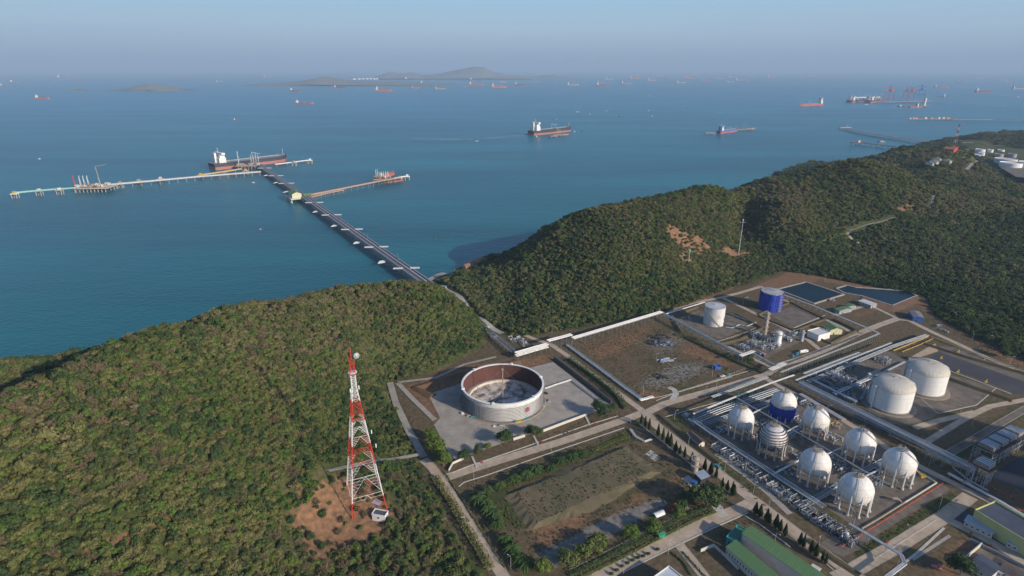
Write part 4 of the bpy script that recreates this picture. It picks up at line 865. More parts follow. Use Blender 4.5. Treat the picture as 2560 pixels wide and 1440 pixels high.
# twin domed tanks
def domed(label,pc,R,h,seed):
    t=thing('domed_storage_tank',label,'storage tank',pc,0,'white domed tanks');A=2.62 # cluster direction
    part(t,'shell',MB().lathe([(R,1.4),(R,h)],72),WH2,True)
    part(t,'roof',MB().lathe([(R+.25,h-.15),(R+.25,h+.15)]+[(R*math.cos(u)*1.0,h+.15+6.2*math.sin(u)) for u in [i*PI/2/12 for i in range(12)]]+[(.01,h+6.35)],72),mat('dome_paint_streaked',(.60,.56,.47),(.50,.47,.40),.6,.75),True)
    part(t,'base_slab',MB().lathe([(.01,1.4),(R+.6,1.4),(R+.6,.9),(R+.1,.9)],72),CONC,True)
    part(t,'foundation',MB().lathe([(R+4,.03),(R+4,.35),(.01,.35)],72),mat('pad_tan',(.30,.25,.19),(.22,.19,.15),.3,.9),True)
    for i in range(40):
        a=2*PI*i/40;part(t,'pillar',MB().tube([((R-.3)*math.cos(a),(R-.3)*math.sin(a),.3),((R-.3)*math.cos(a),(R-.3)*math.sin(a),.95)],.3,6),CONC)
    for z in(h*.3,h*.52,h*.75): part(t,'weld_seam',rings(R+.01,[z],.045,72),mat('seam',(.42,.41,.40),None,.4,.6))
    for k in range(36):
        a=2*PI*k/36;pts=[(R*math.cos(u)*math.cos(a)*1.004,R*math.cos(u)*math.sin(a)*1.004,h+.2+6.22*math.sin(u)) for u in [j*PI/2*.88/6 for j in range(7)]];part(t,'roof_rib',MB().tube(pts,.05,4),mat('rib_tan',(.42,.38,.31),None,.5,.8))
    a=-.35;pts=[(R*math.cos(u)*math.cos(a),R*math.cos(u)*math.sin(a),h+.7+6.3*math.sin(u)) for u in [j*PI/2/8 for j in range(9)]];part(t,'roof_walkway',MB().tube(pts,.22,4),GREY)
    part(t,'stair_pipe',MB().tube([((R+1)*math.cos(-2.9),(R+1)*math.sin(-2.9),0),((R+1)*math.cos(-2.9),(R+1)*math.sin(-2.9),h+1)],.7,8),WH2,True)
    a=-.35;part(t,'pipe_riser',MB().tube([((R+.5)*math.cos(a),(R+.5)*math.sin(a),.3),((R+.5)*math.cos(a),(R+.5)*math.sin(a),h+.5)],.22,6),GREY)
    r=random.Random(seed);mb=MB()
    cx,cy=(R-1.5)*math.cos(A),(R-1.5)*math.sin(A);mb.box((cx,cy,h+2.6),(6.5,4.5,.25),A-1.57);part(t,'top_platform',mb,GREY)
    for k in range(16):
        x0,y0=cx+r.uniform(-3,3),cy+r.uniform(-2,2);z=h+r.uniform(2.5,5.5);pts=[(x0,y0,h+.8),(x0,y0,z),(x0+r.uniform(-2.5,2.5),y0+r.uniform(-1,1),z)];pts.append((pts[2][0],pts[2][1],z-r.uniform(1,4)));part(t,'pipe',MB().tube(pts,r.choice((.12,.2,.32)),6),r.choice((GREY,DARK,WH,PIPE)))
    mb=MB()
    for k in range(10):
        a_=2*PI*k/10;mb.bar((2.2*math.cos(a_),2.2*math.sin(a_),h+5.9),(2.2*math.cos(a_),2.2*math.sin(a_),h+7.2),.05)
    mb.tube([(2.2*math.cos(i*.63),2.2*math.sin(i*.63),h+7.2) for i in range(11)],.05,4);mb.box((0,0,h+6.6),(1.2,1.2,.9));part(t,'roof_railing',mb,GREY)
    for k in range(12):
        a_=A+.35+(k%2)*.02;z=h-1-k*1.3
        if z>1: part(t,'side_pipe_bracket',MB().box(((R+.6)*math.cos(a_),(R+.6)*math.sin(a_),z),(1.4,1,.18),a_),GREY)
    part(t,'side_pipe',MB().tube([((R+.8)*math.cos(A+.35),(R+.8)*math.sin(A+.35),0),((R+.8)*math.cos(A+.35),(R+.8)*math.sin(A+.35),h+2.5)],.35,6),GREY)
domed('nearer and lower-left of the two white domed tanks',P(2220,1012),14.6,17.6,1)
domed('farther and upper-right of the two white domed tanks',P(2305,971),14.8,17.8,2)
# white tank and blue netted tank
p=P(1783,808);t=thing('white_storage_tank','tall white flat-roofed tank with a spiral stair and rusty scuffs','storage tank',p)
R,h=9.9,19.
part(t,'shell',MB().lathe([(R,0),(R,h)],48),mat('scuffed_white',(.72,.71,.69),(.52,.48,.45),.2,.6,stretch=(1,1,.35),detail=8),True)
part(t,'roof',MB().lathe([(R+.2,h),(R+.2,h+.2),(.01,h+1.1)],48),mat('pale_grey_roof',(.48,.49,.51),(.38,.39,.41),.3,.7),True)
mb=MB()
for i in range(28):
    a0=-2.75+i*.055;z=h-1-i*(h-1)/28;mb.box(((R+.5)*math.cos(a0),(R+.5)*math.sin(a0),z),(1.1,.9,.18),a0)
part(t,'spiral_stair',mb,BEIGE);part(t,'roof_rail',rings(R,[h+1.2],.06),GREY);part(t,'roof_vent',MB().lathe([(.6,h+.9),(.6,h+1.9),(.01,h+2.2)],10),WH,True)
for z in(6.5,12.6): part(t,'weld_seam',rings(R+.01,[z],.05),mat('seam',(.42,.41,.40),None,.4,.6))
for i in range(18):
    a=2*PI*i/18;part(t,'rail_post',MB().bar((R*math.cos(a),R*math.sin(a),h+.2),(R*math.cos(a),R*math.sin(a),h+1.2),.05),GREY)
mb=MB();r=random.Random(1)   # faded small lettering on the shell, only legible as three short lines
for row,(zz,n) in enumerate(((11.6,3),(10.4,9),(8.9,7))):
    for k in range(n):
        a=-1.42+(k-n/2)*.06;mb.box(((R+.04)*math.cos(a),(R+.04)*math.sin(a),zz),(.06,.36,.5),a)
part(t,'marking',mb,GREY)
p=P(1924,771);t=thing('blue_netted_tank','tall tank wrapped in bright blue netting with a scaffold stair strip','storage tank',p)
R,h=11.6,19.5;mb=MB();n=72;prof=[0,1.2,3,5,7,9,11,13,15,17,18.8,h];r=random.Random(9);cols=[r.gauss(0,.16) for _ in range(n)]
vs=[((R+cols[j]+r.gauss(0,.1))*math.cos(2*PI*j/n),(R+cols[j]+r.gauss(0,.1))*math.sin(2*PI*j/n),z+(r.gauss(0,.35) if z in(0,h) else 0)*(1 if z else .0)) for z in prof for j in range(n)]
mb.add(vs,[(i*n+j,i*n+(j+1)%n,(i+1)*n+(j+1)%n,(i+1)*n+j) for i in range(len(prof)-1) for j in range(n)]);part(t,'netting',mb,BLUEN)
part(t,'shell',MB().lathe([(R-.8,0),(R-.8,h+.1)],48),WH2,True);part(t,'roof',MB().lathe([(R-.5,h),(R-.5,h+.25),(.01,h+1.)],48),mat('roof_tan_grey',(.42,.42,.42),(.33,.33,.33),.3,.7),True)
mb=MB();a=-1.15
for k in range(11):
    mb.box(((R+.9)*math.cos(a),(R+.9)*math.sin(a),1+k*1.75),(1.6,3.6,.2),a)
    for s in(-.16,.16): mb.bar(((R+1.5)*math.cos(a+s),(R+1.5)*math.sin(a+s),0),((R+1.5)*math.cos(a+s),(R+1.5)*math.sin(a+s),20),.09)
part(t,'scaffold_stair',mb,BEIGE);part(t,'roof_rail',rings(R-.2,[h+1.2],.08),BLUE)
mb=MB()
for k in range(8): mb.box((r.uniform(-6,6),r.uniform(-3,6),h+1.4),(r.uniform(.6,4),.3,.5),r.uniform(0,3))
part(t,'roof_equipment',mb,GREY)
# ---------------------------------------------------------------- spheres
seamm=mat('seam_dark',(.30,.28,.26),(.2,.19,.18),.4,.7)
SPM=mat('sphere_paint',(.77,.75,.71),(.62,.57,.51),.5,.5,stretch=(1,1,.16),detail=8)
def sphere(label,x,y,R,zc,style='plain',seed=0,legm=WH2):
    pc=P(x,y);t=thing('spherical_gas_tank',label,'spherical tank',pc,0,'spherical gas tanks on legs');r=random.Random(seed)
    n=24;prof=[(max(.01,R*math.cos(u)),zc+R*math.sin(u)) for u in [-PI/2+PI*i/n for i in range(n+1)]]
    part(t,'shell',MB().lathe(prof,48),mat('aluminium_bands',(.62,.60,.60),(.45,.43,.43),.3,.4) if style=='scaffold' else SPM,True)
    for k in range(10):
        a=2*PI*k/10+.2;c=(R*.97*math.cos(a),R*.97*math.sin(a));l=part(t,'leg',MB().tube([(*c,.3),(*c,zc+.6)],.42,8),legm,True)
        part(l,'foot',MB().lathe([(1.0,0.02),(1.0,.7),(.5,1.1)],8,(c[0],c[1],0)),CONCL)
        if style=='braced' or k%2==0 and style=='plain':
            a2=2*PI*(k+1)/10+.2;c2=(R*.97*math.cos(a2),R*.97*math.sin(a2));part(t,'brace',MB().bar((*c,1.),(*c2,zc*.55),.08).bar((*c2,1.),(*c,zc*.55),.08),GREY)
    if style!='scaffold':
        for e in(-.42,.12,.55): part(t,'weld_seam',rings(R*math.cos(e)+.02,[zc+R*math.sin(e)],.06,40),seamm)
        a=-2.1;pts=[((R+.35)*math.cos(u)*math.cos(a),(R+.35)*math.cos(u)*math.sin(a),zc+(R+.35)*math.sin(u)) for u in [-.2+j*.16 for j in range(10)]];part(t,'pipe_riser',MB().tube([(pts[0][0],pts[0][1],.3)]+pts,.14,5),seamm)
        if style in('braced','stair'):
            pts=[];
            for j in range(16):
                f=j/15;e=-.25+1.5*f;aa=-.15-1.2*f;pts.append(((R+.5)*math.cos(e)*math.cos(aa),(R+.5)*math.cos(e)*math.sin(aa),zc+(R+.5)*math.sin(e)))
            part(t,'spiral_stair',MB().tube(pts,.28,4),GREY)
    mb=MB().lathe([(.01,zc+R+.3),(2.8,zc+R+.3),(2.8,zc+R+.1)],10);part(t,'top_platform',mb,BEIGE if style!='braced' else GREY)
    mb=MB()
    for k in range(34):
        a_=r.uniform(0,6.28);rr=r.uniform(.4,4.6);z0=zc+math.sqrt(max(0,R*R-rr*rr));mb.bar((rr*math.cos(a_),rr*math.sin(a_),z0),(rr*math.cos(a_)+r.gauss(0,.4),rr*math.sin(a_)+r.gauss(0,.4),zc+R+r.uniform(.6,2.0)),.06)
    for z in(1.,1.7): mb.tube([(3.*math.cos(i*.628),3.*math.sin(i*.628),zc+R+z) for i in range(11)],.06,4)
    part(t,'top_scaffold',mb,BEIGE)
    for k in range(6):
        a_=r.uniform(0,6.28);part(t,'relief_valve',MB().tube([(1.5*math.cos(a_),1.5*math.sin(a_),zc+R),(1.5*math.cos(a_),1.5*math.sin(a_),zc+R+r.uniform(1,2.4)),(2.3*math.cos(a_),2.3*math.sin(a_),zc+R+r.uniform(1,2))],.17,6),r.choice((PIPE,GREY,DARK)))
    if style=='scaffold':
        for i in range(10):
            e=-.95+i*.2;rr=(R+.75)*math.cos(e);part(t,'scaffold_ring',MB().lathe([(rr-.75,zc+(R+.3)*math.sin(e)),(rr+.0,zc+(R+.3)*math.sin(e)),(rr+.0,zc+(R+.3)*math.sin(e)+.16),(rr-.75,zc+(R+.3)*math.sin(e)+.16)],40),mat('scaffold_dark',(.15,.13,.115),(.09,.08,.07),.5,.9))
        for k in range(28):
            a_=2*PI*k/28;top=zc+R*.45*(1 if k%2 else .8);part(t,'scaffold_pole',MB().bar(((R+1.4)*math.cos(a_),(R+1.4)*math.sin(a_),0),((R+1.4)*math.cos(a_),(R+1.4)*math.sin(a_),top),.10),mat('scaffold_dark',(.10,.085,.075)))
        mb=MB()
        for z in(2,4,6,8): mb.tube([((R+1.4)*math.cos(i*PI/14),(R+1.4)*math.sin(i*PI/14),z) for i in range(29)],.1,4)
        part(t,'scaffold_ledger',mb,mat('scaffold_dark',(.10,.085,.075)))
    if style=='net':
        n=60;zs=[.2,3,6,8,zc-2.4,zc-1.2];q=random.Random(2);vs=[((R+.45+q.gauss(0,.09)-(1.2 if z==.2 else .5 if z==3 else 0))*math.cos(2*PI*j/n),(R+.45+q.gauss(0,.09)-(1.2 if z==.2 else .5 if z==3 else 0))*math.sin(2*PI*j/n),z+(q.gauss(0,.3) if z>zc-1.5 else 0)) for z in zs for j in range(n)]
        part(t,'netting',MB().add(vs,[(i*n+j,i*n+(j+1)%n,(i+1)*n+(j+1)%n,(i+1)*n+j) for i in range(len(zs)-1) for j in range(n)]),BLUEN)
    return t
sphere('white spherical tank at the left end of the far row',1847,1084,8.5,12.6,'plain',1)
sphere('white spherical tank with its lower half wrapped in blue netting',1953,1042,8.7,12.4,'net',2)
sphere('white spherical tank right of the blue-netted one, with a spiral stair',2032,1085,8.6,12.4,'stair',3)
sphere('spherical tank caged in dark scaffold rings',1925,1132,8.8,12.6,'scaffold',4)
sphere('white spherical tank in the far row nearest the pipe yard, lit on its right side',2141,1147,9.,13.,'braced',5)
sphere('cream-white spherical tank in the middle of the near row',2029,1200,8.9,13.,'plain',6)
sphere('white spherical tank at the far right corner with yellow stair to a landing',2237,1200,9.2,13.2,'braced',7)
sphere('nearest and largest looking white spherical tank with red top fittings',2129,1268,9.2,13.2,'plain',8)
# ---------------------------------------------------------------- pipe racks
def frame_mesh(w,h,style=0,m=None,key={}):
    k=(round(w,1),round(h,1),style)
    if k in key:return key[k]
    mb=MB();mb.bar((0,-w/2,0),(0,-w/2,h+.3),.16);mb.bar((0,w/2,0),(0,w/2,h+.3),.16);mb.bar((0,-w/2,h-.25),(0,w/2,h-.25),.16)
    if h>3.5: mb.bar((0,-w/2,h*.55),(0,w/2,h*.55),.10)
    if style: mb.bar((0,-w/2,0),(0,w/2,h*.55),.08);mb.bar((0,w/2,0),(0,-w/2,h*.55),.08)
    key[k]=mesh('support_frame',mb,m or TEAL);return key[k]
def rack(label,pts,z,w,n,step=9.,rad=(.18,.35),mats=None,seed=0,beams=False,style=0,cat='pipe rack',fm=None,zs=None,levels=1):
    pl=[P(x,y,z) for x,y in pts] if zs is None else [P(x,y,zz) for (x,y),zz in zip(pts,zs)]
    b=(pl[0][0],pl[0][1],0.);t=thing('pipe_rack' if cat=='pipe rack' else 'pipeline',label,cat,b);r=random.Random(seed);mats=mats or[PIPE,PIPE,GREY,WH,TEAL]
    for lv in range(levels):
        for i in range(n):
            o_=-w/2+w*(i+.5)/n+r.uniform(-.08,.08);rd=r.uniform(*rad);q=[]
            for j,p in enumerate(pl):
                d1=Vector(p)-Vector(pl[j-1]) if j else Vector(pl[1])-Vector(p);d2=Vector(pl[j+1])-Vector(p) if j<len(pl)-1 else d1
                d1.z=d2.z=0;tt=(d1.normalized()+d2.normalized()).normalized();nn=Vector((-tt.y,tt.x,0));sc=1/max(.4,nn.dot(Vector((-d2.y,d2.x,0)).normalized()));q.append(Vector(p)+nn*o_*sc+Vector((0,0,rd-lv*max(1.6,z*.4))))
            part(t,'pipe',MB().tube(q,rd,6),r.choice(mats),world=True)
    if beams:
        for s in(-1,1):
            q=[(p[0],p[1],p[2]-.2) for p in pl];mb=MB().strip(q,.25,None,.3,off=s*(w/2+.1));part(t,'beam',mb,fm or TEAL,world=True)
    hh=max(z,.5) if zs is None else None
    for p,hd in along(pl,step,step*.2)[:95]:
        o=part(t,'support_frame',frame_mesh(w+.3,p.z,style,fm),None);o.location=(p.x-b[0],p.y-b[1],0);o.rotation_euler=(0,0,hd)
    return t
WM=[WH,WH,PIPE,WH2];BM=[BLUEST,GREY,TEAL,PIPE,BLUEST]
rack('white insulated pipe bundle on tall trestles above the debris field',[(1431,846),(1540,814),(1654,780)],8,5,3,11,(.4,.5),WM,1,style=1,fm=GREY,beams=True)
rack('raised white pipe bridge where the jetty road passes under',[(1369,853),(1400,845),(1429,837)],9.5,5,3,6,(.4,.5),WM,2,fm=GREY)
rack('low white pipe bundle on concrete frames behind the open tank',[(1289,884),(1330,872),(1369,861)],6,5,3,6,(.4,.5),WM,3,fm=GREY,levels=2)
rack('blue-grey pipeway running from the jetty gap to the manifold',[(1185,797),(1230,834),(1285,880)],4,6,4,7,(.28,.4),BM,4)
rack('shaded pipeway coming down from the trestle end toward the process unit',[(1655,782),(1700,807),(1770,845),(1852,888)],6,4.5,3,7,(.28,.4),[PIPE,GREY,TEAL],5)
rack('short white pipe bridge across the plant road by the process unit',[(1850,890),(1868,884),(1884,878)],8,4,4,5,(.25,.4),WM,6,style=1)
rack('pipeway from the short bridge down to the road junction',[(1884,884),(1920,904),(1950,920)],6,4,3,6,(.28,.4),[PIPE,GREY,TEAL],7)
rack('pipe bridge over the road junction',[(1925,925),(1945,917),(1962,908)],7,4,5,5,(.2,.35),WM,8)
rack('long teal and white pipeline on low sleepers beside the tank yard road',[(1418,862),(1500,922),(1560,967),(1604,998)],1.2,4,3,8,(.32,.45),[TEAL,WH,PIPE,TEAL],9,beams=False,cat='pipeline')
rack('short cross end of the long low pipeline',[(1600,1001),(1616,997),(1632,992)],1.3,3,4,4,(.3,.45),[WH,PIPE],10,beams=False,cat='pipeline')
rack('thin white pipe along the hillside road to the white tank',[(1660,787),(1700,775),(1762,756)],2.5,1,2,8,(.3,.4),[WH],11,beams=False,cat='pipeline')
rack('long high cable bridge running from junction to the pond road',[(1952,931),(2050,893),(2160,850),(2199,834)],6.5,1.6,3,8,(.15,.3),[WH,GREY],12)
rack('second high pipe bridge parallel to the cable bridge',[(1988,951),(2070,919),(2160,883),(2228,857)],6,2.4,3,8,(.12,.24),[GREY,TEAL,PIPE],13)
rack('bundle of pale pipes heading for the yellow railed slope',[(2020,955),(2100,922),(2231,867),(2318,838)],3,4.5,3,9,(.3,.42),[PIPE,WH,GREY],14)
rack('wide blue pipeway passing in front of the domed tanks',[(2000,955),(2040,975),(2180,1044),(2300,1103),(2441,1174)],6,6.5,4,9,(.26,.40),[PIPE,GREY,BLUEST,PIPE],15,levels=2)
rack('dark pipeline beside the sphere road',[(2040,1000),(2130,1040),(2240,1090),(2315,1124)],2,2.4,4,9,(.25,.4),[BLUEST,DARK,GREY],16,beams=False,cat='pipeline')
rack('green-white lattice pipe bridge above the dark drain',[(2314,1126),(2345,1141),(2378,1158)],6,3,4,5,(.2,.3),[WH,TEAL],17,style=1)
rack('pipeline following the yellow hall road',[(2370,1184),(2440,1222),(2500,1255),(2575,1300)],1.6,2.4,4,8,(.3,.45),[PIPE,GREY,WH],18,beams=False,cat='pipeline')
rack('pipe bundle entering the sphere area from the junction',[(1920,943),(1860,965),(1780,993)],4,3,4,7,(.14,.26),[PIPE,TEAL,GREY],19)
rack('high walkway pipe bridge behind the far sphere row',[(1985,938),(1930,957),(1840,992),(1733,1035)],7,1.6,3,8,(.15,.28),[WH,TEAL],20)
rack('wide teal pipe bundle on the ground behind the far sphere row',[(1945,975),(1880,998),(1800,1026),(1735,1052)],2.5,8,4,9,(.3,.45),[TEAL,GREY,BLUEST,PIPE],21)
rack('blue-grey pipe bundle linking the first sphere to the far pipeway',[(1960,992),(1900,1013),(1830,1038),(1760,1060)],2.5,5,3,9,(.3,.4),BM,22)
rack('main pipeway along the left side of the sphere area',[(1735,1052),(1790,1090),(1850,1130),(1908,1168),(1990,1222),(2060,1268)],3.5,5,3,8,(.3,.4),[PIPE,GREY,TEAL],23)
rack('light overhead walkway between the two sphere rows',[(1843,996),(1920,1040),(2000,1085),(2076,1128),(2150,1172),(2222,1212)],7,1.5,3,9,(.15,.25),[GREY,TEAL],24)
rack('cross walkway between the netted and scaffolded spheres',[(1930,1012),(1905,1022),(1880,1035)],7,1.2,2,6,(.15,.25),[WH],25)
rack('cross walkway left of the stair sphere',[(2016,1055),(1990,1067),(1962,1082)],7,1.2,2,6,(.15,.25),[WH],26)
rack('pipe bundle passing under the stair sphere',[(2016,1062),(1960,1090),(1900,1118)],2,4,5,7,(.25,.4),BM,27)
rack('cross walkway left of the far right sphere group',[(2112,1115),(2080,1130),(2050,1145)],7,1.2,2,6,(.15,.25),[WH],28)
rack('white straight pipe running to the middle near sphere',[(2010,1145),(1960,1172),(1930,1188)],2,1.2,2,8,(.35,.45),[WH],29,beams=False,cat='pipeline')
rack('cross walkway toward the far right corner sphere',[(2212,1168),(2190,1178),(2165,1190)],7,1.2,2,6,(.15,.25),[WH],30)
rack('grey pipe bundle between the far right spheres',[(2213,1150),(2170,1172),(2120,1200)],1.5,4,5,8,(.25,.4),BM,31)
rack('grey pipe bundle between the two near spheres',[(2100,1212),(2060,1236),(2020,1258)],1.5,4.5,6,8,(.25,.4),BM,32)
rack('pipeway from the manifold down over the lower road',[(2122,1310),(2160,1332),(2210,1362),(2253,1388)],5.5,2,4,9,(.25,.35),[PIPE,GREY],33)
rack('last bend of the elevated pipe trough at the lower right',[(2253,1388),(2262,1410),(2215,1445)],5.5,2,4,9,(.25,.35),[PIPE,GREY],34)
rack('thin green service pipe rack beside the pond road',[(1952,735),(2030,763),(2100,792),(2160,817),(2195,832)],5,2.2,4,7,(.12,.25),[TEAL,PIPE,WH],35)
rack('dark pipes running along the right side of the blue net sphere',[(2000,985),(2050,1015),(2110,1050)],1.5,6,8,8,(.2,.35),[BEIGE,GREY,RUST,WH],36,beams=False,cat='pipeline')
rack('white zigzag pipe crossing the tank bund',[(1814,818),(1830,820),(1850,812),(1868,816),(1890,806)],1.,1.6,2,7,(.2,.3),[PIPE,WH],37,beams=False,cat='pipeline')
rack('blue pipe trench between the two tall tanks',[(1812,780),(1840,790),(1878,806)],.8,2,4,8,(.15,.25),[BLUEST,BLUEST],38,beams=False,cat='pipeline')
rack('pipes leading from the open tank across its yard',[(1362,972),(1390,962),(1428,950)],.8,2,2,8,(.25,.35),[WH,PIPE],39,beams=False,cat='pipeline')
rack('low pipe line along the right of the open tank yard',[(1430,952),(1470,982),(1515,1016)],.7,1.4,2,8,(.2,.3),[GREY,PIPE],40,beams=False,cat='pipeline')
rack('long straight red fire pipe below the sphere yard',[(2102,1368),(2200,1308),(2357,1209)],.8,.6,1,8,(.22,.24),[RED],41,beams=False,cat='pipeline')
rack('red fire pipe along the right edge road',[(2480,1218),(2540,1246),(2580,1262)],.8,.6,1,8,(.22,.24),[RED],42,beams=False,cat='pipeline')
rack('yellow pipe along the top of the basin slope',[(2233,877),(2320,842)],1,1,2,8,(.25,.3),[YEL],43,beams=False,cat='pipeline')
rack('yellow pipe on the lip of the basin apron',[(2255,880),(2300,862),(2332,847)],1,.6,1,8,(.25,.3),[YEL],44,beams=False,cat='pipeline')
rack('pipes along the basin far bank',[(2330,842),(2430,880),(2560,930),(2620,952)],1,1.6,2,9,(.2,.3),[YEL,BEIGE],45,beams=False,cat='pipeline')
rack('white pipe on sleepers between the cypress road and the field',[(1600,1062),(1630,1085),(1700,1140),(1740,1172)],.6,.8,1,8,(.2,.25),[WH],46,beams=False,cat='pipeline')
rack('white L-shaped loading frame near the top of the mound field',[(1576,1073),(1590,1092),(1612,1104),(1630,1098)],1,2,3,5,(.18,.25),[TEAL,WH],47,beams=False,cat='pipeline')
rack('pipe rail below the cypress hedge running to the hall',[(1862,1290),(1900,1312),(1960,1356),(1975,1368)],.6,.8,1,8,(.2,.25),[WH],48,beams=False,cat='pipeline')
rack('black drain pipe beside the lower right junction',[(2378,1158),(2385,1172),(2420,1200),(2470,1228)],1.5,1.2,2,6,(.3,.4),[GREY],49,beams=False,cat='pipeline')
rack('pipe rack crossing the compressor yard, upper one',[(2060,925),(2110,950),(2165,978)],5,3,4,7,(.2,.35),BM,51)
rack('pipe rack crossing the compressor yard, lower one',[(2030,950),(2080,975),(2140,1005)],4,3,4,7,(.2,.35),BM,52)
rack('pipe bundle from the compressor yard toward the nearer domed tank',[(2085,985),(2130,965),(2185,942)],3.5,3,4,7,(.22,.38),[PIPE,WH,GREY],53)
rack('pipe bundle along the bund of the farther domed tank',[(2150,1000),(2190,940),(2262,905)],1.2,2.4,3,8,(.25,.4),[PIPE,GREY],54,cat='pipeline')
rack('frame line behind the compressor yard',[(2010,935),(2080,908),(2150,882)],5,2.4,4,7,(.15,.3),[TEAL,PIPE,GREY],55)
# ---------------------------------------------------------------- process equipment
def skid(label,x,y,rz,w,d,h,seed,n=16,vessels=2,mats=None,dark=False,cat='pipework skid',z=0.):
    p=P(x,y,z);t=thing('pipework_skid',label,cat,p,math.radians(rz));r=random.Random(seed);mats=mats or[PIPE,GREY,WH,TEAL,BLUEST,DARK]
    for k in range(n):
        x0,y0=r.uniform(-w/2,w/2),r.uniform(-d/2,d/2);pts=[(x0,y0,.15)];z1=r.uniform(.8,h);pts.append((x0,y0,z1))
        if r.random()<.6: x1=max(-w/2,min(w/2,x0+r.uniform(-.5,.5)*w));pts+=[(x1,y0,z1)];y1=y0
        else: x1=x0;y1=max(-d/2,min(d/2,y0+r.uniform(-.8,.8)*d));pts+=[(x0,y1,z1)]
        if r.random()<.7: pts.append((x1,y1,.15))
        part(t,'pipe',MB().tube(pts,r.choice((.10,.16,.24,.32)),6),r.choice(mats))
    for k in range(max(2,n//3)):
        q=(r.uniform(-w/2,w/2),r.uniform(-d/2,d/2),r.uniform(.5,h*.7));part(t,'valve',MB().lathe([(.05,-.4),(.38,-.25),(.18,0),(.38,.25),(.05,.4)],8,q).bar(q,(q[0],q[1],q[2]+.9),.06),r.choice((GREY,DARK,RED,BLUE,WH,GREY)))
    for k in range(vessels):
        q=(r.uniform(-w/3,w/3),r.uniform(-d/3,d/3));rr=r.uniform(.5,1.0);hh=r.uniform(h*.5,h)
        if r.random()<.5: part(t,'vessel',MB().lathe([(.01,0.02),(rr,.3),(rr,hh-.3),(.01,hh)],12,(q[0],q[1],0)),r.choice((WH,PIPE,GREY)),True)
        else:
            mb=MB().tube([(q[0]-1.8,q[1],1.2),(q[0]+1.8,q[1],1.2)],rr,12);mb.box((q[0]-1.2,q[1],.5),(.3,1,1));mb.box((q[0]+1.2,q[1],.5),(.3,1,1));part(t,'vessel',mb,r.choice((WH,PIPE,GREY)),True)
    mb=MB();mb.box((0,0,.12),(w,d,.16));part(t,'base_plate',mb,GRAVD if dark else CONC)
    if h>3.2:
        mb=MB()
        for sx in(-1,1):
            for sy in(-1,1): mb.bar((sx*w*.4,sy*d*.4,.2),(sx*w*.4,sy*d*.4,h),.12)
        for sy in(-1,1): mb.bar((-w*.4,sy*d*.4,h*.8),(w*.4,sy*d*.4,h*.8),.12)
        for sx in(-1,1): mb.bar((sx*w*.4,-d*.4,h*.8),(sx*w*.4,d*.4,h*.8),.12)
        part(t,'steel_frame',mb,GREY)
    return t
MAN=[(1800,1122),(1828,1140),(1852,1158),(1876,1176),(1898,1193),(1922,1211),(1946,1228),(1970,1246),(1994,1262),(2018,1279),(2040,1295),(2064,1310),(2088,1326),(2110,1340)]
for i,(x,y) in enumerate(MAN):
    skid('tangled valve and pipe manifold along the sphere yard, %s from its upper left end'%ORD[i],x,y,-62,9.5,9,3.4,200+i,26,0 if i%3 else 1,[PIPE,GREY,DARK,BEIGE,TEAL,GREY,DARK])
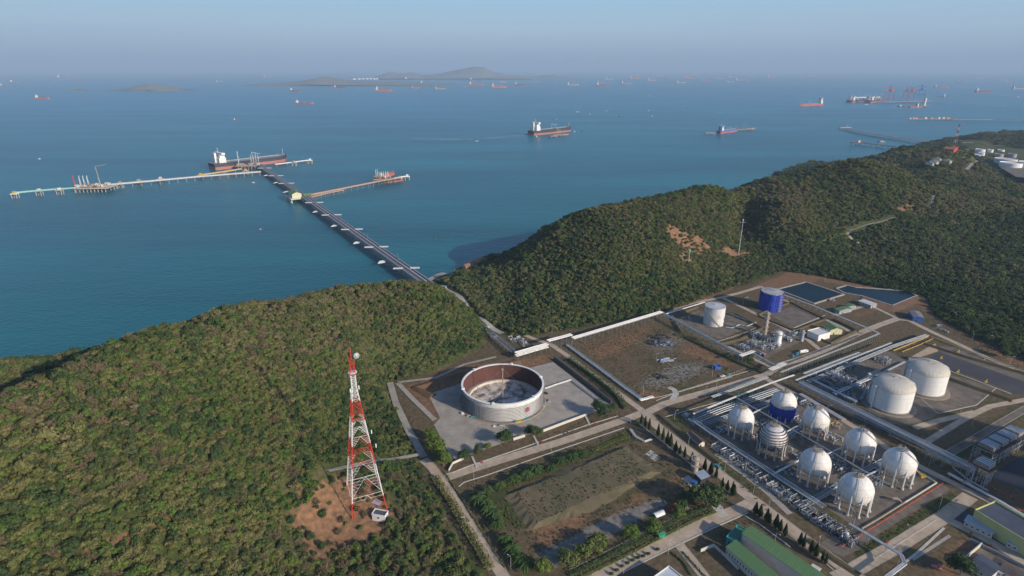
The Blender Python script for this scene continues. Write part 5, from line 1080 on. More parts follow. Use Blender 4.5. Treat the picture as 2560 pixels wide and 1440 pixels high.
for i,(x,y,w_,d_,h_,n_,v_,lab) in enumerate(((1862,872,12,9,4,26,2,'front left corner of the process unit'),(1885,862,12,9,5,28,3,'front middle of the process unit'),(1905,868,12,10,5,28,2,'front right part of the process unit, next to the gravel'),
    (1890,842,12,9,6,28,3,'back left of the process unit beside the column'),(1915,850,11,9,5,26,2,'centre of the process unit between column and drum'),(1945,842,12,9,4.5,26,2,'beside the white drum of the process unit'),(1970,850,11,8,4,22,2,'right end of the process unit'),
    (1935,868,13,9,3.4,24,2,'lower edge of the process unit'),(1905,887,13,7,2.6,24,1,'red-tipped pump row below the process unit'),(1985,838,10,7,4,18,1,'far right corner of the process unit'),
    (2050,945,15,11,5,30,3,'left part of the compressor yard'),(2080,930,15,11,5,30,3,'middle of the compressor yard behind the bridge'),(2110,918,15,11,5,30,3,'upper compressor yard near the blue box'),(2075,960,15,12,4,30,2,'dark front of the compressor yard'),
    (2110,948,15,12,5,30,3,'between compressor yard and tan pad'),(2140,965,13,10,4,26,2,'left of the nearer domed tank'),(2105,980,15,12,4,30,2,'dark pipe tangle above the blue pipeway'),(2135,1000,12,10,4,26,2,'foot of the nearer domed tank, left side'),
    (2205,905,12,8,3.5,26,1,'grey heap of fittings behind the tan pad'),(2215,900,9,7,3,18,1,'outer fittings behind the tan pad near the bund corner'),
    (1235,843,9,7,2.6,20,1,'yellow topped equipment on the jetty pipeway'),(1290,850,12,9,3,24,1,'manifold where the jetty pipeway meets the white bundle'),(1310,862,9,7,3.5,20,1,'low equipment beside the white pipe bundle'),(1215,822,9,6,2.5,18,1,'equipment at the upper jetty pipeway'),
    (2010,1010,10,8,3,22,1,'right of the blue netted sphere'),(2050,1040,11,8,3,24,1,'between the stair sphere and its road'),(2085,1062,11,8,3,24,1,'yellowish pipes right of the stair sphere'),(1985,1000,8,6,3,18,1,'behind the blue netted sphere near the road'),
    (2075,1150,10,7,3.5,24,1,'between the braced sphere and the middle walkway'),(2185,1208,11,7,3.5,26,1,'left foot of the far right corner sphere'),(1960,1120,9,7,2.5,16,1,'right foot of the scaffolded sphere'),(1900,1060,9,7,2.5,18,1,'between the first two spheres'),
    (1875,1085,10,8,2.6,20,1,'between the first sphere and the scaffolded one'),(1990,1050,10,7,2.6,20,1,'front of the blue netted sphere'),(1980,1090,10,8,2.6,20,1,'between the netted and the stair spheres, lower side'),(2085,1100,10,8,2.6,20,1,'right foot of the stair sphere'),
    (2000,1145,10,8,2.6,20,1,'middle of the sphere yard above the middle near sphere'),(2100,1170,10,8,2.6,20,1,'between the middle and the braced sphere'),(2095,1225,10,8,2.6,20,1,'left foot of the nearest sphere'),(2190,1165,10,8,2.6,20,1,'between the two braced spheres'),(1960,1180,10,8,2.6,18,1,'left foot of the middle near sphere'),(1800,1075,10,8,2.6,18,1,'left foot of the first sphere'),
    (1840,1030,12,6,2.2,18,0,'on the pipe bundle behind the first sphere'),(1895,1005,12,6,2.2,18,0,'on the pipe bundle left of the netted sphere'),(2160,1110,10,7,2.4,18,1,'behind the braced sphere'),(2060,1085,9,6,2.2,16,0,'beside the overhead walkway right of the stair sphere'),
    (1735,1058,9,7,3,20,1,'valve station at the left corner of the sphere area'),(1715,1040,7,5,2.5,14,0,'blue valve skid outside the sphere area corner'),
    (1640,855,0.1,0.1,1,1,0,'x'),(2345,815,9,4,2,14,1,'white valve set on the grass under the forest'),(2360,828,8,3,1.6,12,0,'pipe stubs on the grass next to the white valve set'),(2080,752,7,5,2,14,0,'red pumps left of the green-roofed pump house'),
    (1285,1004,.1,.1,1,1,0,'x'),(2125,1352,9,7,5,26,1,'grey steel tower of pipes at the lower end of the manifold'))):
    if lab=='x': continue
    mats_=[RUST,GREY,RED,PIPE] if 'red' in lab else ([BLUEST,DARK,GREY,TEAL] if ('dark' in lab or 'compressor' in lab) else ([YEL,BEIGE,PIPE] if 'yellow' in lab else None))
    skid('process pipework: '+lab,x,y,28 if i%2 else -62,w_,d_,h_,400+i,n_,v_,mats_,dark=True)
# columns and drums
def column(label,x,y,R,h,m,plats=3,skirt=None):
    p=P(x,y);t=thing('process_column',label,'process column',p);part(t,'shell',MB().lathe([(R*1.15,0),(R*1.05,2),(R,2.2),(R,h-.5),(R*.5,h),(.01,h+.1)],20),m,True)
    for k in range(plats):
        z=h*(k+1)/(plats+.3);part(t,'platform',MB().lathe([(R,z),(R+1.3,z),(R+1.3,z+.15),(R,z+.15)],16),BEIGE);part(t,'railing',rings(R+1.25,[z+1.1],.05,14),BEIGE)
    part(t,'ladder',MB().bar((R+.3,-.25,0),(R+.3,-.25,h),.06).bar((R+.3,.25,0),(R+.3,.25,h),.06),GREY)
    part(t,'overhead_pipe',MB().tube([(0,0,h),(0,0,h+1.2),(-R-.8,0,h+1.2),(-R-.8,0,1)],.22,6),GREY)
column('tall grey-beige column rising from the process unit',1911,838,1.7,24,BEIGE,5);column('white drum on a dark skirt in the process unit',1944,858,2.8,12,WH2,1);column('slim grey column at the right of the process unit',2003,852,1.7,11,GREY,1)
column('pale vertical vessel behind the blue-roofed pump shed',1737,1176,2.,10,BEIGE,2)
# fin-fan cooler structure at the right edge
def cooler(label,x,y,rz,L_,W_,h,seed):
    p=P(x,y);t=thing('air_cooler_structure',label,'air cooler',p,math.radians(rz));mb=MB();r=random.Random(seed)
    nx=max(2,int(L_/6))
    for i in range(nx+1):
        for s in(-1,1): part(t,'column',MB().bar((-L_/2+L_*i/nx,s*W_/2,0),(-L_/2+L_*i/nx,s*W_/2,h),.25),GREY)
        for z in(h*.33,h*.66,h): mb.bar((-L_/2+L_*i/nx,-W_/2,z),(-L_/2+L_*i/nx,W_/2,z),.2)
        if i<nx:
            for s in(-1,1): mb.bar((-L_/2+L_*i/nx,s*W_/2,0),(-L_/2+L_*(i+1)/nx,s*W_/2,h*.66),.1)
    for z in(h*.33,h*.66,h):
        for s in(-1,1): mb.bar((-L_/2,s*W_/2,z),(L_/2,s*W_/2,z),.2)
    part(t,'beams',mb,GREY);part(t,'deck',MB().box((0,0,h+.1),(L_,W_+2,.2)),DARK)
    for i in range(max(1,int(L_/11))):
        c=(-L_/2+5+11*i,0,h+2.0);part(t,'fan_box',MB().box((c[0],0,h+1.6),(8,W_*.8,2.2)),mat('tan_panels',(.30,.24,.17),(.2,.16,.12),.4,.8));part(t,'coil',MB().box((c[0],0,h+2.9),(7,W_*.75,.4)),BLUEST)
        for k in range(4): part(t,'header_pipe',MB().tube([(c[0]-3.3+k*2.1,-W_*.45,h+1),(c[0]-3.3+k*2.1,-W_*.45,h+3.8),(c[0]-3.3+k*2.1,W_*.3,h+3.8)],.22,6),WH)
    for k in range(24):
        x0=r.uniform(-L_/2,L_/2);y0=r.uniform(-W_/2,W_/2);z=r.uniform(1,h);part(t,'pipe',MB().tube([(x0,y0,0.1),(x0,y0,z),(x0+r.uniform(-6,6),y0,z)],r.uniform(.12,.35),6),r.choice((GREY,PIPE,DARK,BEIGE)))
cooler('long shaded steel structure carrying fan boxes at the right edge',2490,1135,29,44,11,11,1)
cooler('tall steel stair tower at the lower corner of the fan structure',2442,1205,29,8,10,12,2)
for i,(d_,sd_2,h_) in enumerate(((92,-60,64),(92,-22,66),(96,14,58))):  # unseen towers added off frame to throw shade over the fan structure
    b0=Vector(P(2475,1105));c=b0+Vector((.79,-.61,0))*d_+Vector((.61,.79,0))*sd_2;print('offframe',[round(v) for v in Q(c.x,c.y,0)],[round(v) for v in Q(c.x-12,c.y,h_)])
    t=thing('added_shade_tower','unseen tower added beyond the right edge, %s of the group casting the long shade'%ORD[i],'added shade tower',(c.x,c.y,0),.5,'unseen shade towers added beyond the right edge')
    part(t,'vessel',MB().lathe([(4,0),(4,h_-3),(.01,h_)],16),WH,True)
    for k in range(5): part(t,'floor',MB().box((0,0,h_*(k+1)/5.2),(20,26,.5)),GREY)
    for sx in(-1,1):
        for sy in(-1,1): part(t,'column',MB().bar((sx*9.5,sy*12.5,0),(sx*9.5,sy*12.5,h_),.5),GREY)
    part(t,'shade_block',MB().box((0,0,h_*.45),(17,23,h_*.9)),CONC)
# ---------------------------------------------------------------- buildings
def frame3(A,B,D):
    A,B,D=Vector(A[:2]),Vector(B[:2]),Vector(D[:2]);u=(B-A);L_=u.length;u=u.normalized();v=Vector((-u.y,u.x));W_=(D-A).dot(v)
    return A,u,v,L_,W_
def building(label,a,b_,d,h,roofh,wm,rm,kind='flat',name='building',cat='building',wins=6,doors=1,par=.5,z0=0.,pz=None):
    """a,b,d: picture points of three eaves corners (a-b along, a-d across), seen at eaves height"""
    zz=(h if pz is None else pz)+z0;A,u,v,L_,W_=frame3(P(*a,zz),P(*b_,zz),P(*d,zz))
    if W_<0: A=A+v*W_;W_=-W_
    c=A+u*L_/2+v*W_/2;t=thing(name,label,cat,(c.x,c.y,z0),math.atan2(u.y,u.x));X,Y=L_/2,W_/2
    part(t,'wall',MB().prism([(-X,-Y),(X,-Y),(X,Y),(-X,Y)],-.3,h,top=False),wm)
    if kind=='flat':
        part(t,'roof',MB().sheet([(-X+.3,-Y+.3),(X-.3,-Y+.3),(X-.3,Y-.3),(-X+.3,Y-.3)],h-.15),rm)
        q=[(-X,-Y,0),(X,-Y,0),(X,Y,0),(-X,Y,0),(-X,-Y,0)];part(t,'parapet',MB().strip(q,.35,h-.6,par+.62),wm)
    elif kind=='gable':
        e=.5;mb=MB().add([(-X-e,-Y-e,h-.1),(X+e,-Y-e,h-.1),(X+e,0,h+roofh),(-X-e,0,h+roofh),(-X-e,Y+e,h-.1),(X+e,Y+e,h-.1)],[(0,1,2,3),(3,2,5,4)]);part(t,'roof',mb,rm)
        part(t,'gable_wall',MB().add([(-X,-Y,h),(-X,Y,h),(-X,0,h+roofh-.1),(X,-Y,h),(X,Y,h),(X,0,h+roofh-.1)],[(0,1,2),(3,4,5)]),wm)
    elif kind=='mono':
        e=.4;part(t,'roof',MB().add([(-X-e,-Y-e,h),(X+e,-Y-e,h),(X+e,Y+e,h+roofh),(-X-e,Y+e,h+roofh),(-X-e,-Y-e,h+.15),(X+e,-Y-e,h+.15),(X+e,Y+e,h+roofh+.15),(-X-e,Y+e,h+roofh+.15)],[(3,2,1,0),(4,5,6,7),(0,1,5,4),(1,2,6,5),(2,3,7,6),(3,0,4,7)]),rm)
    elif kind=='open':
        pass
    for i in range(wins):
        x=-X+L_*(i+.5)/wins;ww=min(1.6,L_/wins*.5)
        for s in(-1,1):
            f=part(t,'window',MB().box((x,s*(Y+.03),h*.55),(ww,.1,h*.3)),WH);part(f,'pane',MB().box((x,s*(Y+.07),h*.55),(ww-.25,.08,h*.3-.25)),GLASS)
    for i in range(doors): part(t,'door',MB().box((X+.05,-Y*.4,1.05),(.12,1.1,2.1)),DARK)
    return t
# big green hall
t=building('large green-roofed hall with a stepped roof at the bottom edge',(1856,1334),(2040,1462),(1881,1322),9,1.2,CREAMW,GRN,'mono',wins=0,name='hall',cat='industrial hall',pz=9)
building('lower green-roofed bay along the left side of the green hall',(1816,1368),(1930,1466),(1836,1354),6,1.5,CREAMW,GRN,'mono',wins=16,name='hall',cat='industrial hall')
building('turquoise annex at the far end of the green hall',(1816,1343),(1846,1360),(1856,1320),5,0,TEALP,mat('green_dark_roof',(.06,.20,.14),(.04,.15,.10),.3,.7),'flat',wins=2)
building('white flat-roofed building cut by the bottom edge',(1672,1416),(1740,1470),(1610,1446),6,0,WH,mat('white_roof',(.55,.60,.63),(.46,.5,.54),.2,.6),'flat',wins=8)
t=building('long yellow-green walled hall with a dark flat roof',(2437,1276),(2600,1375),(2476,1247),9,0,YGR,DROOF,'flat',wins=0,name='hall',cat='industrial hall',par=.7)
building('grey-blue lean-to canopy against the left part of the yellow hall',(2412,1302),(2482,1335),(2424,1292),3.6,.8,CREAMW,LROOF,'mono',wins=5,name='shed',cat='shed')
building('grey-blue lean-to canopy at the right edge of the yellow hall',(2518,1354),(2590,1388),(2530,1344),3.6,.8,CREAMW,LROOF,'mono',wins=5,name='shed',cat='shed')
building('dark blue-roofed house at the bottom right corner',(2424,1408),(2475,1440),(2452,1385),4,.9,CREAMW,DROOF,'gable',wins=4,name='house',cat='house')
building('grey-roofed house cut by the bottom right corner',(2500,1425),(2560,1455),(2520,1412),3.5,.8,CREAMW,BROOF,'gable',wins=3,name='house',cat='house')
building('small white-roofed outbuilding between the corner houses',(2494,1428),(2506,1434),(2504,1420),3,.3,WH,LROOF,'mono',wins=1,name='shed',cat='shed')
building('small beige shed roof between the two corner houses',(2485,1400),(2505,1411),(2497,1392),3.5,.6,CREAMW,BROOF,'gable',wins=2,name='shed',cat='shed')
building('white boxy substation on a red soil patch',(2019,827),(2047,839),(2036,814),6,0,WH2,mat('white_roof2',(.62,.60,.57),(.5,.49,.47),.2,.7),'flat',wins=0,doors=2)
building('cream house with a green gable roof next to the substation',(2060,813),(2077,825),(2076,803),5,2.,mat('pale_cream',(.62,.60,.38),(.52,.5,.32),.3,.8),GRN,'gable',wins=2,name='house',cat='house')
building('cream side block of the green gable house',(2079,823),(2088,818),(2090,828),4,0,mat('pale_cream',(.62,.60,.38)),CONCL,'flat',wins=1,name='building')
building('brown-roofed guard house beside the cypress road',(1719,1085),(1748,1110),(1730,1079),3,1.8,CREAMW,BROOF,'gable',wins=4,name='house',cat='house')
building('blue-grey roofed open pump shed by the cypresses',(1738,1183),(1753,1198),(1757,1177),5,.9,DARK,LROOF,'mono',wins=0,name='shed',cat='shed')
building('shed with a bright blue side wall under the forest edge',(2273,776),(2284,792),(2293,771),5,.8,BLUE,mat('grey_roof',(.22,.21,.22),(.16,.155,.16),.3,.7),'gable',wins=1,name='shed',cat='shed')
building('low white-roofed shed between the two ponds',(2147,752),(2178,763),(2152,745),4,.5,GREY,mat('white_sheet_roof',(.62,.62,.60),(.5,.5,.48),.3,.6),'gable',wins=4,name='shed',cat='shed')
building('green-roofed pump house beside the pond road',(2087,772),(2099,777),(2108,762),4,1.2,GREY,GRN,'gable',wins=2,name='shed',cat='shed')
building('smaller green-roofed cabin right of the pump house',(2114,762),(2122,766),(2126,757),3.5,1.,GREY,GRN,'gable',wins=1,name='shed',cat='shed')
building('small white kiosk beside the lower cypress road',(2023,1424),(2042,1435),(2032,1412),5,.3,WH,mat('white_sheet_roof',(.62,.62,.60)),'mono',wins=1,name='kiosk',cat='kiosk')
building('blue shipping container in the corner of the debris field',(1797,912),(1803,918),(1786,916),2.6,0,BLUE,BLUE,'flat',wins=0,name='container',cat='container')
building('little blue-roofed canopy beside the cypress pump shed',(1729,1203),(1738,1208),(1734,1199),2.2,.2,TEALP,BLUE,'mono',wins=0,name='canopy',cat='canopy')
building('green canopy on the lower planting strip',(1649,1340),(1664,1334),(1652,1334),2.4,.3,mat('green_panel',(.04,.30,.18),None,.3,.6),mat('green_panel',(.04,.30,.18)),'mono',wins=0,name='canopy',cat='canopy')
building('small red-roofed stall behind the flower bushes',(1675,1268),(1690,1261),(1680,1263),2.6,.8,RED,RED,'gable',wins=0,name='stall',cat='stall')
# arched white tent
a=P(1640,1300);b_=P(1664,1290);A,u,v,L_,_=frame3(a,b_,P(1640,1290));t=thing('tent','white barrel-vaulted tent beside the orange flower bushes','tent',(A.x,A.y,0),math.atan2(u.y,u.x))
mb=MB();n=10
vs=[(x,1.9-1.9*math.cos(PI*i/n),1.2+1.9*math.sin(PI*i/n)*.8) for x in(0,L_) for i in range(n+1)];mb.add(vs,[(i,i+1,n+2+i,n+1+i) for i in range(n)]);part(t,'canopy',mb,WH,True)
for x in(0,L_*.33,L_*.66,L_):
    for y in(0,3.8): part(t,'pole',MB().bar((x,y,0),(x,y,1.25),.06),GREY)
# tower hut
q=ground(955,1290);A=P(936,1280,15);
building('small white hut with a dark roof at the foot of the lattice mast',(938,1272),(970,1278),(946,1288),4,0,WH,DROOF,'flat',wins=1,name='hut',cat='hut',z0=q[2],par=.3)
building('low grey lean-to behind the white mast hut',(938,1250),(953,1256),(944,1262),2.5,.5,GREY,LROOF,'mono',wins=0,name='shed',cat='shed',z0=q[2])
# villas on the headland, beach house, hilltop houses
for i,(x,y,z,s,lab) in enumerate(((1172,668,4,1.,'nearest'),(1186,662,6,1.2,'leftmost large'),(1198,658,8,1.1,'middle'),(1208,654,9,1.3,'highest'))):
    q=ground(x,y);building('red-tiled villa among trees on the small headland, %s of the four'%lab,(x-7*s,y),(x+6*s,y-3),(x-2*s,y-7*s),6,3,CREAMW,TILE,'gable',wins=4,name='villa',cat='villa',z0=q[2]-1)
q=ground(1104,722);building('pale green-roofed shore house where the pier meets land',(1097,721),(1111,722),(1102,715),4,.6,CREAMW,mat('pale_green_roof',(.25,.36,.30),None,.3,.7),'mono',wins=3,name='house',cat='house',z0=max(q[2],0))
for i,(x,y,w_) in enumerate(((2345,404,6),(2352,398,5),(2378,402,6),(2366,392,4),(2334,408,4))):
    q=ground(x,y);building('pale hilltop house below the far mast, %s from the left'%ORD[[1,2,4,3,0][i]],(x-w_/2,y),(x+w_/2,y),(x-w_/2+2,y-4),5,2,CREAMW,mat('pale_house_roof',(.26,.22,.20),(.18,.16,.15),.3,.8),'gable',wins=3,name='house',cat='house',z0=q[2])
q=ground(2375,378);building('long red-roofed building at the foot of the far mast',(2358,372),(2385,374),(2362,366),7,3,RED,TILE,'gable',wins=6,z0=q[2])
# ---------------------------------------------------------------- lattice mast (red and white)
bc=ground(918,1262);bz=bc[2];foot=[Vector(ground(x,y)) for x,y in((880,1300),(968,1277))]
ctr=Vector((0,0,0));f0,f1=foot;ed=(f1-f0);ed.z=0;wd=ed.length/1.0
nx_=Vector((-ed.y,ed.x,0)).normalized();corner=[f0,f1,f1+nx_*wd,f0+nx_*wd];cx_=sum((c for c in corner),Vector())/4;bz=min(f0.z,f1.z)-.5
zt=ztop((cx_.x,cx_.y,bz),885)
def zrow(y): return ztop((cx_.x,cx_.y,bz),y)
bands=[bz-bz,zrow(1225)-bz,zrow(1150)-bz,zrow(1100)-bz,zrow(1045)-bz,zrow(1000)-bz,zrow(937)-bz,zt-bz]
print('mast',wd,bz,zt,bands)
mt=bpy.data.materials.new('red_white_bands');mt.use_nodes=True;nt=mt.node_tree;N=nt.nodes;L=nt.links;b=N['Principled BSDF'];b.inputs['Roughness'].default_value=.6
tc=N.new('ShaderNodeTexCoord');sp_=N.new('ShaderNodeSeparateXYZ');L.new(tc.outputs['Object'],sp_.inputs[0]);mr=N.new('ShaderNodeMapRange');mr.inputs[2].default_value=zt-bz;L.new(sp_.outputs[2],mr.inputs[0])
cr=N.new('ShaderNodeValToRGB');cr.color_ramp.interpolation='CONSTANT';e=cr.color_ramp.elements
e[0].position=0;e[0].color=(.58,.04,.03,1);e[1].position=bands[1]/(zt-bz);e[1].color=(.78,.77,.74,1)
for k in range(2,7): q_=e.new(min(.995,bands[k]/(zt-bz)));q_.color=(.58,.04,.03,1) if k%2==0 else (.78,.77,.74,1)
L.new(mr.outputs[0],cr.inputs[0]);L.new(cr.outputs[0],b.inputs['Base Color'])
t=thing('lattice_mast','tall red and white lattice mast on the red soil mound','lattice mast',(cx_.x,cx_.y,bz),math.atan2(ed.y,ed.x))
hw0=wd/2;HT=zt-bz;knee=.80*HT;hw1=1.15
def hw(z): return hw0+(hw1-hw0)*min(1,z/knee)
def cpt(k,z): s=((-1,-1),(1,-1),(1,1),(-1,1))[k%4];w_=hw(z);return Vector((s[0]*w_,s[1]*w_,z))
for k in range(4): part(t,'leg',MB().tube([cpt(k,0),cpt(k,knee),cpt(k,HT-2)],.22,6,r2=.14),mt)
lv=[0];z=0
while z<HT-4: z+=max(2.2,hw(z)*1.35);lv.append(min(z,HT-2))
for k in range(4):
    mb=MB()
    for i in range(len(lv)-1):
        z0,z1=lv[i],lv[i+1];a0,a1,b0,b1=cpt(k,z0),cpt(k,z1),cpt(k+1,z0),cpt(k+1,z1);m1=(a1+b1)/2
        big_=hw(z0)>3
        if i>0: mb.bar(a0,b0,.13) if (i%2==0 or not big_) else None
        if big_:
            mid=(a1+b1)/2;mb.bar(a0,mid,.10);mb.bar(b0,mid,.10)
            n_=6
            for j in range(1,n_):
                f=j/n_;p1=a0+(a1-a0)*f;p2=a0+(mid-a0)*f;p3=b0+(b1-b0)*f;p4=b0+(mid-b0)*f;mb.bar(p1,p2,.065);mb.bar(p3,p4,.065)
                g_=(j+1)/n_ if j<n_-1 else f;mb.bar(p2,a0+(a1-a0)*g_,.05);mb.bar(p4,b0+(b1-b0)*g_,.05)
            mb.bar(a1,b1,.13)
        else: mb.bar(a0,b1,.10);mb.bar(b0,a1,.10);mb.bar(a1,b1,.10)
    part(t,'bracing',mb,mt)
part(t,'platform',MB().lathe([(.01,HT*.89),(2.4,HT*.89),(2.4,HT*.89+.2),(.01,HT*.89+.2)],10),WH)
part(t,'antenna_pole',MB().tube([(0,0,HT-3),(0,0,HT+3)],.3,6),RED)
ds=part(t,'dish_antenna',MB().lathe([(1.6,0),(1.2,.3),(.55,.5),(.01,.6)],18),GREY,True)
ds.location=(2.6,-1.6,HT-.8);ds.rotation_euler=(math.radians(80),0,math.radians(12))
for zz,sx in((HT*.80,2.2),(HT*.79,-2.2),(HT*.52,6),(HT*.43,7.5)):
    part(t,'panel_antenna',MB().box((sx,-1.6 if abs(sx)<3 else -hw(zz),zz),(.5,.5,2.2)),WH)
# slim masts
def pole(name,label,cat,p,h,r,m,cross=True,rz=0.):
    t=thing(name,label,cat,p,rz);part(t,'shaft',MB().tube([(0,0,-1),(0,0,h)],r,6,r2=r*.5),m)
    if cross:
        part(t,'crossarm',MB().bar((-r*7,0,h*.93),(r*7,0,h*.93),r*.45).bar((0,-r*5,h*.95),(0,r*5,h*.95),r*.4),m);part(t,'top_fitting',MB().box((0,0,h),(r*2,r*2,r*4)),m)
    return t
q=ground(1846,637);pole('radio_mast','slim pale radio mast in the hillside clearing','mast',q,ztop(q,550)-q[2],.55,PIPE)
q=ground(1720,664);pole('flare_stack','beige flare stack rising from the trees below the quarry','flare stack',q,ztop(q,627)-q[2],1.0,BEIGE)
q=ground(2384,372);t=thing('lattice_mast','distant red and white lattice mast on the far hilltop','lattice mast',q);h=ztop(q,310)-q[2]
for i in range(8):
    z0,z1=h*i/8,h*(i+1)/8;w0,w1=6*(1-.8*i/8),6*(1-.8*(i+1)/8);mb=MB();c=[((-1,-1),(1,-1),(1,1),(-1,1))[k] for k in range(4)]
    for k in range(4):
        s,s2=c[k],c[(k+1)%4];mb.bar((s[0]*w0/2,s[1]*w0/2,z0),(s[0]*w1/2,s[1]*w1/2,z1),.55);mb.bar((s[0]*w0/2,s[1]*w0/2,z0),(s2[0]*w1/2,s2[1]*w1/2,z1),.18)
    part(t,'mast_section',mb,WH if i%2==0 else RED)
# ---------------------------------------------------------------- lamp posts
lp=MB().tube([(0,0,0),(0,0,7.6)],.11,6,r2=.07);lpm=mesh('pole',lp,PIPE);arm=mesh('arm',MB().tube([(0,0,7.5),(.9,0,8.0),(1.8,0,8.0)],.06,5),PIPE);hd_=mesh('lamp_head',MB().box((2.1,0,8.0),(.8,.3,.15)),WH)
LP=[(1185,1202,'left end of the upper field road'),(1378,1129,'middle of the upper field road'),(1576,1060,'right end of the upper field road'),(1163,1318,'bend of the lower left road'),(1277,1422,'bottom of the lower left road'),(1721,1112,'verge by the guard house'),(1686,1050,'left corner of the sphere area'),
 (1762,991,'north road opposite the spheres'),(1790,972,'north road near the white pickup'),(1608,985,'debris field corner'),(1780,942,'debris field beside the blue container'),(1811,1181,'strip below the manifold'),(1883,1235,'strip beside the cypress road'),(1921,1274,'end of the grass strip'),(1936,1360,'lawn above the green hall'),
 (2046,1366,'corner below the manifold'),(2268,1348,'slope by the lower road'),(2348,1270,'corner of the sphere yard slope'),(2322,1165,'sphere road near the corner sphere'),(2132,1320,'foot of the nearest sphere'),(1670,1386,'lawn beside the small road'),(1558,1436,'bottom edge of the clipped shrubs'),(2398,1040,'upper ramp by the domed tanks'),(2430,1064,'lower ramp in the shade'),(2066,1035,'pipe yard road'),
 (1838,880,'gravel corner of the process unit'),(1768,846,'bund of the white tank'),(1703,810,'left of the white tank'),(1722,812,'bund left of the white tank'),(1858,762,'bund of the blue tank'),(1380,836,'jetty road exit'),(1483,810,'red verge under the hill, left'),(1367,790,'foot of the hill by the jetty road'),(2388,800,'grass below the forest'),(2430,850,'grass strip with the white pipes'),(2480,858,'right end of the forest verge'),(2524,912,'road to the far right'),(2062,706,'bank above the square pond'),(1640,905,'middle of the debris field')]
for i,(x,y,w_) in enumerate(LP):
    t=thing('lamp_post','slim grey lamp post at the '+w_,'lamp post',P(x,y),rnd.uniform(0,6),'lamp posts around the plant');part(t,'pole',lpm,None);part(t,'arm',arm,None);part(t,'lamp_head',hd_,None)
# hydrants
hy=MB().tube([(0,0,0),(0,0,.9)],.22,8);hy.box((0,0,.8),(.9,.3,.3))
for x,y,w_ in((2427,1335,'left of the yellow hall kerb'),(2476,1366,'right of the yellow hall kerb'),(2472,1214,'at the start of the red pipe'),(2548,1278,'far end by the yellow hall roof'),(1206,1158,'beside the left steps of the tank yard'),(1356,1106,'beside the middle steps of the tank yard'),(1486,1058,'beside the right steps of the tank yard'),(2218,1358,'on the slope of the lower road')):
    p=P(x,y);o=solo('fire_hydrant',MB().tube([(p[0],p[1],0),(p[0],p[1],1.1)],.45,8).box((p[0],p[1],.8),(1.5,.5,.5)),RED,'red fire hydrant '+w_,'hydrant','red hydrants')
# ---------------------------------------------------------------- vehicles
def car(label,x,y,rz,m,L_=4.4,W_=1.8,kind='car'):
    t=thing('parked_'+kind,label,kind,P(x,y,.16),math.radians(rz));X=L_/2;Y=W_/2
    if kind=='car': prof=[(-X,.35),(-X,.85),(-X*.75,.98),(-X*.5,1.42),(X*.15,1.45),(X*.45,.98),(X*.95,.82),(X,.4)]
    elif kind=='pickup': prof=[(-X,.45),(-X,1.0),(-X*.1,1.02),(-X*.02,1.6),(X*.35,1.6),(X*.55,1.05),(X*.97,.95),(X,.45)]
    else: prof=[(-X,.9),(-X,1.1),(X*.42,1.1),(X*.45,2.6),(X*.9,2.6),(X,1.6),(X,.6)]
    n=len(prof);vs=[(a,s*Y*(1 if b_<1.2 else .86),b_) for s in(-1,1) for a,b_ in prof]
    part(t,'body',MB().add(vs,[(i,(i+1)%n,n+(i+1)%n,n+i) for i in range(n)]+[tuple(range(n))[::-1],tuple(range(n,2*n))]),m)
    if kind!='truck':
        part(t,'windscreen',MB().add([(X*.17,-Y*.8,1.44),(X*.17,Y*.8,1.44),(X*.46,Y*.85,1.02),(X*.46,-Y*.85,1.02)] if kind=='car' else [(X*.36,-Y*.8,1.58),(X*.36,Y*.8,1.58),(X*.56,Y*.85,1.08),(X*.56,-Y*.85,1.08)],[(0,1,2,3)]).box((0,0,0.5),(.01,.01,.01)),GLASS)
    else:
        part(t,'tank_body',MB().tube([(-X*.95,0,2.1),(X*.35,0,2.1)],1.05,14),WH2,True);part(t,'windscreen',MB().box((X*.97,0,2.05),(.12,W_*.8,.8)),GLASS)
    for sx in(-.62,.62):
        for sy in(-1,1):
            wq=part(t,'wheel',MB().tube([(X*sx,sy*Y*.86,.34),(X*sx,sy*Y*1.0,.34)],.34,12),DARK)
    return t
car('white tank truck parked beside the process unit',2008,882,22,WH,9.5,2.4,'truck');car('white pickup stopped on the road by the netted sphere',1806,942,24,WH,5,1.9,'pickup');car('pink-red car in the shade near the bottom right houses',2341,1421,-35,mat('pink_paint',(.55,.16,.20),None,.3,.4),4.6,1.8)
car('turquoise pickup on the grass strip beside the cypress road',1794,1168,-62,TEALP,4.6,1.8,'pickup')
car('grey car parked under the big driveway tree',1716,1268,80,GREY);car('dark pickup behind the blue tank netting',1866,745,10,BLUEST,5,1.9,'pickup')
for i,(x,y,m_,lab) in enumerate(((1982,892,TEALP,'turquoise drum left of the tank truck'),(1989,889,BLUE,'blue drum nearest the tank truck'),(1822,939,TEALP,'turquoise drum right of the white pickup'),(1993,885,TEALP,'turquoise drum behind the blue one'))):
    p=P(x,y);solo('drum',MB().lathe([(1.1,.0),(1.1,1.6),(.01,1.65)],12,(p[0],p[1],0)),m_,lab,'drum')
p=P(1665,1430)
